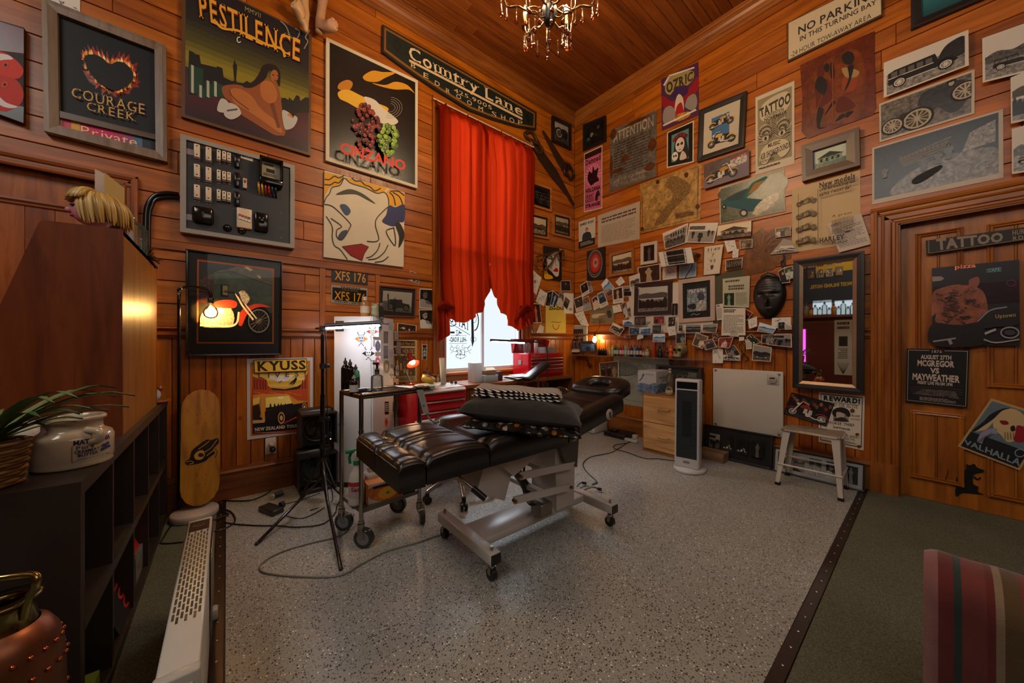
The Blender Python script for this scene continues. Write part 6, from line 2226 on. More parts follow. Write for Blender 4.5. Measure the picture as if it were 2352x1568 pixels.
# --- no parking sign
s=Sheet(WB,cpx(*CR['S'],393,190,1172,-196,1176,128,392,512),n=0.003,t=0.025,col='4c3a28',mat='satin')
s.rect('cdbc9a',1.2,1.5,99,95.5,'rust')
s.rect('cdbc9a',1.2,1.5,99,95.5)
s.text('NO PARKING',(13,24,96,45),'2c2a28',False,0.02)
s.text('IN THIS TURNING BAY',(15,51,95,64),'2c2a28',False,0.015)
s.text('-24 HOUR TOW-AWAY AREA',(4,80,90,93),'2c2a28',False,0.0)
r=random.Random(2)
for i in range(40):
 x,y=r.uniform(5,95),r.uniform(5,92)
 s.oval('5a4a38',x,y,0.3,0.5,6)
s.done('wooden_sign','cream no parking in this turning bay sign near the cornice','sign')
# --- batik
pts=[WB.uv(x,y,0.006)for x,y in cpx(*CR['S'],495,540,700,445,900,350,1113,255,1112,500,1125,900,1100,950,820,1050,560,1148,508,1090,515,800)]
s=Sheet(WB,None,n=0.005,t=0.001,base=False,frm=[pts[0],pts[3],pts[6],pts[9]])
s.m.plate(WB,pts[::-1],0.004,0.006,'6e2a0c','rust')
s.k=0.0064
s.crop(*CR['S'][0],CR['S'][1])
s.blob('7e3a0e',[(580,660),(760,470),(980,420),(1040,700),(980,980),(740,1020),(600,1000)],'rust')
for c,p in(('5a1408',(640,640,640,560,690,525,700,600,680,640)),('5a1408',(620,700,720,650,750,740,760,820,640,900,625,800)),('8c3a10',(850,650,900,620,970,640,950,740,850,760)),('5a1408',(810,820,870,800,950,860,930,900,800,930)),('a08050',(840,570,900,560,985,590,960,635,880,640))):
 s.blob(c,list(p))
for p in((620,720,640,640,690,640,720,700,700,780,650,760),(690,560,720,520,740,560,720,600),(640,900,690,900,680,960,660,1050,720,1045,640,1060),(700,960,760,840,790,850,720,920),(840,470,890,425,940,450,930,520,870,530),(890,550,940,540,925,620,900,700,860,760,900,640),(810,970,850,940,870,960,790,1005),(880,930,940,920,880,975),(745,530,770,520,780,640,750,640)):
 s.blob('120a06',list(p))
s.line('8c4414',[(760,480),(770,700),(765,1020)],8)
s.line('8c4414',[(680,790),(640,900),(615,1030)],6)
s.done('batik_cloth','red brown batik cloth with two dark dancing figures','cloth')
# --- photos on the far right
s=Sheet(WB,cpx(*CR['S'],1150,860,1942,572,1940,940,1155,1178),n=0.004,col='c4b6a0')
b=Sub(s,2,5,97,95)
b.rect('6e6252',0,0,100,100,'photo')
b.blob('2a241e',[(48,10),(62,4),(90,8),(96,30),(92,78),(78,84),(66,60),(56,66),(44,44)],'photo')
b.blob('57503f',[(10,70),(14,44),(30,34),(46,40),(50,72)],'photo')
b.rect('30291f',22,46,34,74)
for x,r_ in((43,30),(94,24),(14,22)):
 b.circ('211b15',x,72 if x<90 else 40,r_)
 b.circ('b0a28c',x,72 if x<90 else 40,r_*0.85)
 b.circ('4a4234',x,72 if x<90 else 40,r_*0.7)
 for k in range(6):
  a=k*math.pi/6
  b.line('b0a28c',[(x-r_*0.7/b.asp*math.cos(a),(72 if x<90 else 40)-r_*0.7*math.sin(a)),(x+r_*0.7/b.asp*math.cos(a),(72 if x<90 else 40)+r_*0.7*math.sin(a))],2)
b.oval('b09a80',80,10,3,7)
b.oval('1c1713',80,4,5,3)
s.done('photo_print','black and white photo of men wrestling over a vintage car','photo')
s=Sheet(WB,[(2003,340),(2304,250),(2305,408),(2003,470)],n=0.004,col='c2b5a2')
b=Sub(s,2,3,97,92)
b.rect('1d1a18',0,0,100,100,'photo')
b.blob('7a7064',[(18,100),(30,66),(60,50),(96,54),(100,80),(100,100)],'photo')
b.poly('8a8074',[(80,20),(98,10),(98,46),(74,50)],'photo')
for k in range(5):
 b.line('9a9082',[(22+k,34-k*0.5+k*4),(66-k*2,18+k*6)],1.4)
for k in range(12):
 b.rect('8a8074',24+k*3.4,30-k*0.6,25.6+k*3.4,36-k*0.6)
for x,y,h_ in((44,66,26),(56,60,22),(64,56,26),(10,62,20)):
 man(b,x,y,h_,'57504a','9a8c7c')
b.blob('0f0d0c',[(34,84),(38,74),(56,64),(58,70),(42,86)])
s.done('photo_print','large black and white photo of a boatyard workshop','photo')
# --- advert poster and invoice
s=Sheet(WB,[(1819,436),(1976,390),(1977,557),(1819,580)],n=0.003,col='bfa478')
for i in range(4):
 b=Sub(s,6,12+i*20,42,32+i*20)
 moto(b,4,92,90,'6a5a3c',dark='57482e',chrome='a08a60',mid='8a7650')
s.line('57482e',[(12,12),(12,92)],0.8)
s.line('57482e',[(42,12),(42,92)],0.8)
s.text('New models',(44,4,94,12),'2a2014',True,0.03)
s.text('are breaking all',(44,13,94,18),'2a2014',True,0.02)
s.text('sales records!',(44,19,88,24),'2a2014',True,0.02)
s.text('A great',(62,56,90,60),'2a2014',True)
s.lines('5a4a30',62,64,92,84,10,0.4)
s.text('HARLEY',(44,86,80,93),'2a2014',True,0.03)
s.text('Motor',(62,94,84,98),'2a2014',True)
s.done('advert_poster','yellowed motorcycle advert poster with four drawn bikes','poster')
s=Sheet(WB,cpx(*CR['G'],587,58,890,-40,985,235,692,312),n=0.02,col='bfb0a0')
s.lines('4a4440',8,6,40,14,2,0.5)
s.lines('6a645e',8,24,92,90,13,0.35,seed=2)
s.rect('1d1a18',40,40,56,44)
s.done('invoice','white printed form pinned at an angle over the advert','paper')
# --- reward poster and motorcycle poster
H1=((1860,860),5.6)
s=Sheet(WB,cpx(*H1,118,222,708,275,692,975,112,865),n=0.004,col='cdc3b0')
for a,c in(((5,4),(95,4)),((5,95),(95,95)),((5,4),(5,95)),((95,4),(95,95))):
 s.line('3a1a14',[a,c],1.6)
s.crop(*H1[0],H1[1])
s.text('REWARD!',[(178,265),(650,308),(645,382),(178,332)],'15120f',True,0.06)
s.line('15120f',[(172,345),(645,395)],5)
s.text('DEAD OR ALIVE',[(200,355),(620,398),(618,440),(200,395)],'2a2420',True)
s.poly('8a8072',[(302,500),(500,520),(498,610),(302,590)],'photo')
s.oval('b0a494',395,520,55,60)
s.blob('15120f',[(290,470),(340,430),(420,422),(490,450),(522,510),(500,545),(440,500),(350,480),(330,540),(296,520)])
s.blob('2a2420',[(350,560),(420,548),(480,580),(490,606),(310,592)])
s.text('$5,000',[(538,512),(640,522),(640,552),(538,540)],'2a2420',True)
s.text('REWARD',[(525,562),(650,572),(650,590),(525,580)],'2a2420',True)
s.text('HORSE THIEF',[(235,595),(575,635),(572,668),(235,628)],'2a2420',True)
s.text('Spud Riverside',[(300,655),(518,692),(516,725),(300,690)],'2a2420',True,0.02)
s.text('ALIAS',[(362,715),(438,722),(438,742),(362,736)],'2a2420',True,0.03)
s.text('BUCK HARRY,',[(400,765),(645,795),(643,828),(400,795)],'2a2420',True)
s.text('RED EYE,',[(452,808),(582,825),(580,856),(452,836)],'2a2420',True)
s.text('and Others...',[(420,845),(605,868),(603,896),(420,874)],'2a2420',True)
for x,y,rx,ry in((548,465,30,26),(610,768,26,16),(632,925,26,20)):
 s.oval('5a3414',x,y,rx,ry)
s.done('reward_poster','cream wild west reward poster behind the white stool','poster')
H2=((1500,780),4.3556)
s=Sheet(WB,cpx(*H2,1385,525,1815,640,1735,868,1308,735),n=0.006,col='2a1a1c')
b=Sub(s,0,0,100,100)
b.rect('241619',0,0,100,100,'photo')
for i in range(14):
 b.oval(('8a3020','6a5a4a','a06a3a','3a2a3a')[i%4],6+i*6.8,14+(i*7)%22,4,8,'photofine')
b.rect('3a3438',0,78,100,100,'photo')
moto(b,97,96,94,'7a2a22',flip=True,ww='c8bcb0')
s.done('poster','tilted glossy poster of a dark red motorcycle left of the reward poster','poster')
# --- pale map behind the cabinet
s=Sheet(WB,[(1410,820),(1536,824),(1536,944),(1410,924)],n=0.003,col='9a9a8c')
r=random.Random(9)
for i in range(70):
 x,y=r.uniform(5,95),r.uniform(10,85)
 s.line('6e7068',[(x+r.uniform(-7,7),y+r.uniform(-6,6))for _ in range(4)],0.6,curve=3)
s.blob('7c7e72',[(6,14),(30,10),(48,20),(40,34),(14,36)],'photofine')
s.lines('5a5a50',34,3,66,5,1)
s.line('6a6a60',[(0,88),(100,92)],0.8)
s.done('wall_map','pale grey wall map under the bottle shelf','map')
# --- things on the right door
DP=Plane(WB.pt(0,0,-0.062),WB.U,WB.V,WB.N)
s=Sheet(DP,cpx(*CR['G'],1468,205,2460,70,2460,186,1475,328),n=0.02,t=0.02,col='2b2520')
s.crop(*CR['G'][0],CR['G'][1])
s.line('857866',[(1496,205),(1498,318)],6)
s.line('857866',[(1498,318),(2440,180)],4)
s.text('TATTOO',[(1562,188),(2165,128),(2165,215),(1570,295)],'8a7c6c',True,0.045)
s.text('HURU',[(2245,112),(2400,92),(2400,135),(2245,160)],'8a7c6c',True,0.03)
s.text('RD 1',[(2248,170),(2400,148),(2400,190),(2248,205)],'8a7c6c',True,0.03)
s.done('street_sign','long weathered black tattoo sign across the right door','sign')
s=Sheet(DP,cpx(*CR['G'],1525,452,2310,375,2316,1148,1528,1145),n=0.02,t=0.012,col='17111a',mat='satin')
s.crop(*CR['G'][0],CR['G'][1])
s.poly('2a1420',[(1526,620),(2310,560),(2312,760),(1526,800)],'rust')
s.text('pizza',[(1732,425),(1920,408),(1920,455),(1732,472)],(1.0,0.24,0.10),False,0.02)
s.poly('4a7a80',[(2015,458),(2148,442),(2148,482),(2015,492)])
s.poly('1a2226',[(2021,464),(2142,449),(2142,477),(2021,486)])
s.text('CAFE',[(2030,463),(2135,450),(2135,475),(2030,484)],'7ab0b0',False,0.02)
s.poly('8a8078',[(1527,528),(1610,525),(1638,545),(1605,565),(1530,572)])
s.ring('6a3040',2240,585,40,26,6)
s.blob('9a5e48',[(1525,740),(1545,660),(1640,620),(1740,600),(1860,600),(1960,640),(2005,700),(2030,830),(2010,890),(1900,950),(1760,960),(1570,945),(1560,860),(1526,880)],'rust')
s.blob('1d100e',[(1735,570),(1750,500),(1830,470),(1920,480),(1945,530),(1900,560),(1860,600),(1780,600)])
s.blob('8a4c3a',[(1860,600),(1865,555),(1940,530),(1950,590),(1900,640)])
r=random.Random(12)
for i in range(46):
 x,y=r.uniform(1590,1930),r.uniform(640,935)
 s.line(('4a2a24','3a211e')[i%2],[(x+r.uniform(-45,45),y+r.uniform(-26,26))for _ in range(4)],r.uniform(4,9),curve=3)
s.blob('0f0b10',[(1530,950),(1760,965),(1930,940),(2000,1000),(1980,1140),(1530,1140)])
s.blob('141016',[(1930,930),(2060,820),(2220,790),(2300,860),(2290,960),(2100,980),(1990,990)])
s.line('8a8088',[(1935,930),(2050,830),(2200,800)],12,curve=4)
s.text('Uptown',[(2090,870),(2280,850),(2280,895),(2095,912)],'a89058',True,0.02)
s.ring('8a8488',2225,1030,80,48,14)
s.oval('3a3640',2225,1030,50,26)
s.line('a09a98',[(2000,1040),(2100,1000)],22)
s.line('a09a98',[(1990,1090),(2100,1120),(2310,1090)],12,curve=3)
s.line('8a8488',[(1535,1110),(1740,1080)],14)
s.line('8a8488',[(1680,1090),(1700,1135)],30)
s.done('poster','dark poster of a tattooed bare back and motorcycle on the door','poster')
s=Sheet(DP,cpx(*CR['G'],1300,1172,1865,1182,1845,1708,1290,1648),n=0.016,t=0.008,col='0f0d0e')
s.text('1876',(42,2,58,7),'b8aca0',True)
s.line('b8aca0',[(3,3),(38,3)],0.7)
s.line('b8aca0',[(62,3),(97,3)],0.7)
for a,c in(((3,3),(3,97)),((97,3),(97,97)),((3,97),(97,97))):
 s.line('b8aca0',[a,c],0.6)
for w,y0,y1,x0,x1 in(('AUGUST 27TH',11,19,24,73),('MCGREGOR',20.5,32,19,78),('VS',34,44,40,55),('MAYWEATHER',45.5,58,11,87),('FIGHT LIVE FROM 1PM',59,65,20,76)):
 s.text(w,(x0,y0,x1,y1),'b8a89c',False,0.04)
s.poly('5a504c',[(10,84),(30,74),(80,73),(88,86)],'photo')
for y in(70,74,78):
 s.line('5a544f',[(8,y+2),(50,y-2),(92,y)],0.5)
s.lines('8a7e76',24,88,82,95,3,0.6)
s.done('poster','black fight night poster with white lettering on the right door','poster')
J1=((2000,860),4.611)
s=Sheet(DP,cpx(*J1,1275,250,2000,465,1990,1150,918,760),n=0.016,t=0.004,col='b0935f')
s.q=[DP.uv(x,y,0.02)for x,y in cpx(*J1,1275,250,1935,455,1578,1015,918,760)]
s.m=M()
s.m.plate(DP,[s.q[k]for k in(3,2,1,0)],0.016,0.02,'b0935f','paper')
s.rect('5a6e78',4,4,96,97)
s.rect('171a20',4,66,96,97)
s.crop(*J1[0],J1[1])
s.blob('c0a878',[(1080,600),(1200,520),(1290,440),(1380,370),(1500,360),(1590,400),(1640,470),(1600,560),(1500,520),(1400,440),(1320,480),(1220,580)])
s.blob('15151c',[(1075,590),(1190,500),(1270,420),(1390,362),(1480,355),(1390,385),(1300,470),(1200,540),(1110,600)])
s.blob('c0a878',[(1300,500),(1380,440),(1500,430),(1560,510),(1540,620),(1520,700),(1440,710),(1380,640),(1310,580)])
s.blob('8a1420',[(1550,540),(1623,560),(1660,660),(1600,720),(1520,700),(1530,620)])
s.blob('7a1018',[(1365,490),(1440,490),(1460,525),(1400,530)])
s.blob('1a1418',[(1480,555),(1520,540),(1530,590),(1490,600)])
s.line('8a8aa0',[(1150,720),(1190,640),(1260,605),(1340,600)],62,curve=4)
for k in range(9):
 f=k/8
 s.line('1a1a24',[(1120+150*f,700-85*f),(1185+110*f,712-80*f)],5)
for k in range(4):
 s.line('1a1418',[(1420+k*30,610),(1425+k*30,690)],6)
s.text('VALHALLA',[(988,680),(1600,900),(1575,972),(985,735)],'7a8a98',False,0.03)
s.ring('7a8a98',1580,830,52,40,12)
s.done('poster','tilted blue and black Valhalla poster with a masked skull','poster')
s=Sheet(DP,cpx(*J1,780,930,1230,930,1230,1300,780,1300),n=0.006,t=0.0003,base=False)
s.crop(*J1[0],J1[1])
s.k=0.007
s.blob('0b0806',[(905,1180),(905,1100),(960,1040),(1010,1000),(1012,950),(1050,960),(1095,945),(1130,985),(1195,1010),(1190,1035),(1110,1050),(1080,1090),(1090,1160),(1140,1190),(1135,1240),(1200,1270),(1100,1262),(980,1250),(940,1270),(905,1290),(895,1230)])
s.line('0b0806',[(905,1180),(840,1160),(795,1110),(815,1050),(820,1000)],16,curve=4,w2=5)
s.line('0b0806',[(1090,1080),(1130,1110),(1165,1090)],18,curve=3)
s.done('rat_stencil','black stencilled rat painted low on the right door','stencil')
# ===== left side furniture
def dp(x,y,z):
 return CAMP+ray(x,y)*z
BK='2a201b'
bk=thing('bookcase',(-4.42,-0.97,0),'low black cube bookcase with open compartments along the left','bookcase')
X0,X1,Y0,ZT=-4.62,-4.23,-1.86,0.79
for nm,lo,hi in[('top_board',(X0,Y0,ZT-0.04),(X1,-0.08,ZT)),('shelf',(X0,Y0+0.03,0.365),(X1,-0.1,0.40)),('bottom_board',(X0,Y0,0.0),(X1,-0.08,0.04)),('back_panel',(X0,Y0,0.04),(X0+0.008,-0.08,ZT-0.04))]:
 m=M()
 m.box(lo,hi,BK,'satin')
 m.build(nm,bk)
for k in range(6):
 y=Y0+k*0.352
 m=M()
 w=0.038 if k in(0,5)else 0.018
 y=y if k==0 else(y-w if k==5 else y-w/2)
 m.box((X0,y,0.04),(X1-0.001,y+w,ZT-0.04),BK,'satin')
 m.build('side_panel' if k in(0,5)else 'divider',bk)
# things in the compartments
m=M()
m.lathe([(0.0,0),(0.03,0.0),(0.055,0.05),(0.07,0.12),(0.05,0.2),(0.02,0.235),(0,0.24)],(-4.36,-1.62,0.40),'3a4a66','gloss',18,sy=0.5)
tag(m.build('vase'),'blue mottled oval vase in the nearest upper compartment','vase')
m=M()
m.lathe([(0,0),(0.03,0),(0.032,0.14),(0.012,0.19),(0.012,0.25),(0.016,0.26),(0,0.262)],(-4.40,-1.50,0.40),'14161c','gloss',14)
tag(m.build('bottle'),'dark bottle beside the blue vase in the bookcase','bottle')
bt=thing('bottle',(-4.30,-0.62,0.40),'clear stoppered glass bottle in an upper bookcase compartment','bottle')
m=M()
m.lathe([(0,0),(0.035,0),(0.037,0.10),(0.02,0.14),(0.013,0.15),(0.013,0.18)],(-4.30,-0.62,0.40),'b8b4a0','bottleglass',14)
m.build('glass_body',bt)
m=M()
m.lathe([(0.012,0.175),(0.016,0.19),(0.014,0.21),(0,0.215)],(-4.30,-0.62,0.40),'b09870','matte',10)
m.build('stopper',bt)
m=M()
m.box((-4.34,-0.98,0.04),(-4.25,-0.80,0.16),'a8a49c','plasticglass')
tag(m.build('clear_box'),'clear plastic box in a lower bookcase compartment','box')
m=M()
m.hull([V((-4.33,-0.96,0.161)),V((-4.26,-0.96,0.161)),V((-4.26,-0.82,0.161)),V((-4.33,-0.82,0.161))],[V((-4.31,-0.94,0.22)),V((-4.28,-0.94,0.22)),V((-4.28,-0.84,0.22)),V((-4.31,-0.84,0.22))],'b01a14','plastic')
tag(m.build('red_box'),'red wedge shaped packet on the clear plastic box','packet')
LP=Plane((-4.25,-1.2,0.05),(0,1,0.0),(-0.35,0,1),(1,0,0.35))
mg=Sheet(LP,None,n=0,t=0.01,col='1a1718',frm=[(-0.16,0.26),(0.12,0.26),(0.12,0.0),(-0.16,0.0)])
mg.rect('b8342a',20,6,60,8)
mg.text('TATTOO',[(86,12),(86,96),(50,96),(50,12)],'b02420',False,0.03)
mg.done('magazine','black magazine with red tattoo title in the lower bookcase row','magazine')
m=M()
m.box((-4.33,-1.78,0.04),(-4.245,-1.60,0.10),'6a7a2c','paper')
tag(m.build('folder'),'green folder in the nearest lower compartment','folder')
# slant backed wooden cabinet standing on the bookcase
CW=hx('8a4a1e')
YC0,YC1,XC=-1.25,-0.36,-4.25
pr=[onY(x,y,YC0)for x,y in((284,527),(98,505),(88,512),(0,700))]
pr=[(p.x,p.z)for p in pr]
pr[0]=(XC,pr[0][1])
dx=(pr[3][0]-pr[2][0])/(pr[3][1]-pr[2][1])
pr.append((pr[3][0]+dx*(ZT-pr[3][1]),ZT))
pr.append((XC,ZT))
cb=thing('slant_cabinet',(-4.5,-0.8,ZT),'slant backed reddish wooden cabinet standing on the black bookcase','cabinet')
for nm,y0,y1 in(('side_panel',YC0,YC0+0.02),('side_panel',YC1-0.02,YC1)):
 m=M()
 m.hull([V((x,y0,z))for x,z in pr],[V((x,y1,z))for x,z in pr],hx('6a3214'),'woodZ')
 m.build(nm,cb)
m=M()
m.box((XC-0.02,YC0+0.02,ZT),(XC,YC1-0.02,pr[0][1]),hx('a8702c'),'woodZ')
m.build('front_panel',cb)
m=M()
a,b=pr[0],pr[1]
m.hull([V((p[0],YC0+0.02,p[1]-q))for p,q in((a,0),(b,0),(b,0.02),(a,0.02))],[V((p[0],YC1-0.02,p[1]-q))for p,q in((a,0),(b,0),(b,0.02),(a,0.02))],CW,'woodY')
m.build('top_board',cb)
m=M()
a,b=pr[2],pr[4]
m.hull([V((p[0]+q,YC0+0.02,p[1]))for p,q in((a,0),(b,0),(b,0.02),(a,0.02))],[V((p[0]+q,YC1-0.02,p[1]))for p,q in((a,0),(b,0),(b,0.02),(a,0.02))],CW,'woodY')
m.build('slanted_board',cb)
ZC=pr[0][1]
# wig head on the cabinet
wx=onY(228,522,-1.0)
zc=(pr[0][1]+pr[1][1])/2
wg=thing('wig_head',(wx.x,-1.0,zc),'mannequin head in a short blonde wig on the wooden cabinet','mannequin')
m=M()
c=V((wx.x,-1.0,zc))
m.lathe([(0.055,0),(0.05,0.015),(0.032,0.03),(0.03,0.06),(0.04,0.075)],c,'b98a7a','skin',16)
m.ball(c+V((-0.025,-0.005,0.115)),(0.055,0.05,0.062),'c07a80','skin',14,10)
m.ball(c+V((-0.082,-0.01,0.108)),(0.012,0.01,0.012),'c07a80','skin',8,6)
for q,r_ in((0.125,0.010),):
 m.ball(c+V((-0.066,-0.035,q)),(r_,r_,0.006),'3a2020','skin',8,5)
m.ball(c+V((-0.072,-0.012,0.085)),(0.008,0.016,0.006),'a03a44','skin',8,5)
m.build('head',wg)
m=M()
r=random.Random(4)
for i in range(90):
 a=r.uniform(-2.4,2.4)
 e=r.uniform(0.0,1.0)
 p0=c+V((0.0,0,0.19))
 d_=V((math.cos(a),math.sin(a),0))
 p=[p0+d_*(0.01+0.02*e),p0+d_*0.058+V((0,0,-0.012)),p0+d_*(0.072+0.012*e)+V((0.01,0,-0.06)),p0+d_*(0.066+0.02*e)+V((0.018,0,-0.12-0.02*r.random()))]
 m.tube(smooth_path(p,3),[0.007,0.009,0.010,0.010,0.010,0.010,0.009,0.007,0.005,0.002],r.choice(('a88440','b89450','8a6a30','c8a868')),'satin',5)
for i in range(26):
 a=r.uniform(2.0,4.3)
 d_=V((math.cos(a),math.sin(a),0))
 p0=c+V((0.0,0,0.195))
 m.tube(smooth_path([p0,p0+d_*0.06+V((0,0,0.0)),p0+d_*0.085+V((0,0,-0.03)),p0+d_*0.09+V((-0.005,0,-0.045))],3),[0.01,0.011,0.011,0.011,0.011,0.01,0.009,0.007,0.005,0.002],r.choice(('b89450','c8a868','a88440')),'satin',5)
m.build('wig',wg)
for q,c_,lab,dx in((((218,388),(243,400),(243,512),(218,505)),'b8a08c','pale greeting card standing behind the wig head',0),(((240,396),(286,432),(286,515),(240,508)),'b08a44','tan card clipped with a black bulldog clip on the cabinet',1)):
 KP=Plane((0,-0.78-dx*0.03,0),(1,0,0),(0,0,1),(0,-1,0))
 s=Sheet(KP,None,n=0,t=0.002,col=c_,frm=[(u,zc if i>1 else v)for i,(u,v)in enumerate([KP.uv(*p)for p in q])])
 s.lines('8a7058' if dx else 'a08074',20,30,80,60,4)
 s.done('card',lab,'card')
m=M()
gx=onY(248,500,-0.9)
m.lathe([(0,0.002),(0.03,0),(0.036,0.05),(0.03,0.16),(0.034,0.2),(0.036,0.205),(0.028,0.2),(0.026,0.16),(0.03,0.05)],(gx.x,-0.9,zc),'c8c4bc','bottleglass',12)
tag(m.build('glass_vase'),'clear ribbed glass vase behind the blonde wig','vase')
dj=V((XC-0.075,-0.60,ZC))
dm=thing('demijohn',dj,'green tinted ribbed glass demijohn on the far cabinet end','bottle')
m=M()
pf=[(0,0.0),(0.058,0)]
for i in range(12):
 pf+=[(0.068,0.008+i*0.013),(0.062,0.0145+i*0.013)]
pf+=[(0.06,0.17),(0.03,0.19),(0.02,0.2),(0.02,0.225),(0.024,0.23)]
m.lathe(pf,dj,'8aa090','bottleglass',18)
m.build('glass_body',dm)
m=M()
r=random.Random(6)
for i in range(60):
 a=[r.gauss(0,1)for _ in range(3)]
 d_=V(a).normalized()
 p=dj+V((0.05,0.12,0.03))
 m.tube([p,p+d_*0.035,p+d_*0.055+V((r.uniform(-.02,.02),0,r.uniform(-.02,.02)))],[0.004,0.004,0.002],r.choice(('3a2412','4a3018','2a1a0e')),'matte',4)
tag(m.build('dried_flower'),'dried brown flower head behind the demijohn','flower')
# stoneware jar
jc=onZ(155,1076,ZT)
jc=V((jc.x-0.0,jc.y+0.05,ZT))
jr=thing('stoneware_jar',jc,'cream stoneware butter jar with blue label and two ears','jar')
m=M()
m.lathe([(0,0.003),(0.078,0),(0.083,0.006),(0.081,0.012),(0.084,0.02),(0.085,0.085),(0.080,0.098),(0.064,0.108),(0.061,0.114),(0.061,0.134),(0.068,0.138),(0.069,0.146),(0.065,0.15),(0.058,0.147),(0.056,0.13),(0.058,0.11),(0.075,0.09),(0.078,0.02),(0,0.012)],jc,'b3a288','gloss',32)
m.build('jar_body',jr)
for sg in(-1,1):
 e=jc+RGT*(0.083*sg)+FWD*(-0.02*sg)
 m=M()
 m.tube(smooth_path([e+V((0,0,0.075)),e+RGT*0.022*sg+V((0,0,0.082)),e+RGT*0.024*sg+V((0,0,0.105)),e-RGT*0.016*sg+V((0,0,0.112))],4),0.010,'b3a288','gloss',8)
 m.build('ear',jr)
class Cyl:
 def __init__(s,c,r,a0):
  s.c,s.r,s.a0=c,r,a0
 def pt(s,u,v,n=0.0):
  a=s.a0+u/s.r
  return s.c+V((math.cos(a)*(s.r+n),math.sin(a)*(s.r+n),v))
vd=jc-CAMP
a_c=math.atan2(-vd.y,-vd.x)+0.5
s=Sheet(Cyl(jc,0.0853,a_c),None,n=0,t=0.0004,base=False,mat='gloss',frm=[(-0.045,0.088),(0.045,0.088),(0.045,0.024),(-0.045,0.024)])
NV='262a48'
s.text('MATAKANA',(3,2,97,25),NV,False,0.03)
s.text('Pure',(8,30,48,46),NV,True)
s.text('CREAMERY',(5,50,62,64),NV,False,0.03)
s.text('BUTTER',(12,67,58,81),NV,False,0.03)
for x,y in((74,48),(86,44),(80,60),(70,66),(90,60)):
 s.oval('34406a',x,y,7,7)
s.text('THE DELIGHT OF THE TABLE',(10,88,92,94),NV,False)
for a,b in(((0,26),(0,98)),((0,98),(98,98))):
 s.line('5a3420',[a,b],1.5)
s.done('label_print',parent=jr)
# basket and grass plant
bc=dp(-42,1090,0.90)
bc.z=ZT
bs=thing('plant_basket',bc,'woven wicker basket holding a spiky green plant at left edge','plant')
m=M()
for i in range(13):
 z=0.006+i*0.0088
 rr=0.062+0.012*(i/12)
 m.tube([bc+V(((rr+0.003*math.cos(k*8+i*3))*math.cos(k*0.209),(rr+0.003*math.cos(k*8+i*3))*math.sin(k*0.209),z))for k in range(30)],0.0052,('7a5228','8f6434','6a4420')[i%3],'matte',6,closed=True)
m.lathe([(0,0.005),(0.06,0.005),(0.07,0.108),(0,0.10)],bc,'3a2614','matte',16)
m.build('basket',bs)
r=random.Random(10)
lf=None
for i in range(34):
 a=r.uniform(0,6.28)
 L_=r.uniform(0.14,0.26)
 d_=V((math.cos(a),math.sin(a),0))
 if i<8:
  d_=(RGT*r.uniform(0.7,1.0)+FWD*r.uniform(-0.2,0.4)).normalized()
  L_=r.uniform(0.2,0.3)
 up=r.uniform(0.35,1.1)
 p=smooth_path([bc+V((0,0,0.10)),bc+d_*L_*0.35+V((0,0,0.10+L_*0.35*up)),bc+d_*L_*0.75+V((0,0,0.10+L_*0.55*up)),bc+d_*L_+V((0,0,0.10+L_*0.5*up))],3)
 m=M()
 w=V((-d_.y,d_.x,0))
 vs=[]
 for j,q in enumerate(p):
  k=j/(len(p)-1)
  ww=0.011*math.sin(math.pi*min(1,0.12+k*0.88))+0.0006
  vs+=[q-w*ww+V((0,0,0.003)),q+V((0,0,-0.001)),q+w*ww+V((0,0,0.003))]
 fs=[]
 for j in range(len(p)-1):
  fs+=[(3*j,3*j+1,3*j+4,3*j+3),(3*j+1,3*j+2,3*j+5,3*j+4)]
 m.add(vs,fs,r.choice(('4a5c36','5c7044','3a4c2c','6c7c50')),'satin',True)
 m.build('leaf',bs)
wc=dp(66,1050,1.18)
wc.z=ZT
m=M()
m.ball(wc+V((0,0,0.055)),(0.05,0.055,0.055),'b4aaa0','satin',16,10)
for k in range(5):
 m.ball(wc+V((-0.03+0.014*k,-0.052,0.018)),(0.007,0.008,0.016),'c0b6a8','satin',8,6)
for sx in(-1,1):
 m.ball(wc+RGT*0.02*sx-FWD*0.046+V((0,0,0.05)),(0.013,0.013,0.012),'3a322c','matte',10,6)
tag(m.build('plaster_skull'),'white plaster skull between the basket and the stoneware jar','skull')
pc=V((-4.27,-0.27,ZT))
m=M()
m.lathe([(0,0.004),(0.05,0),(0.075,0.012),(0.072,0.015),(0.04,0.006)],pc,'9a5440','gloss',18)
tag(m.build('saucer'),'small reddish saucer on the far end of the bookcase','saucer')
m=M()
m.ball(pc+V((-0.005,0.0,0.05)),(0.035,0.035,0.04),'a8b0b4','gloss',14,8)
m.ball(pc+V((-0.03,0.0,0.09)),0.022,'c8b48a','gloss',10,6)
m.ball(pc+V((0.02,0.012,0.085)),0.018,'8a3430','gloss',10,6)
tag(m.build('figurine'),'small pale glazed ornament sitting in the saucer','ornament')
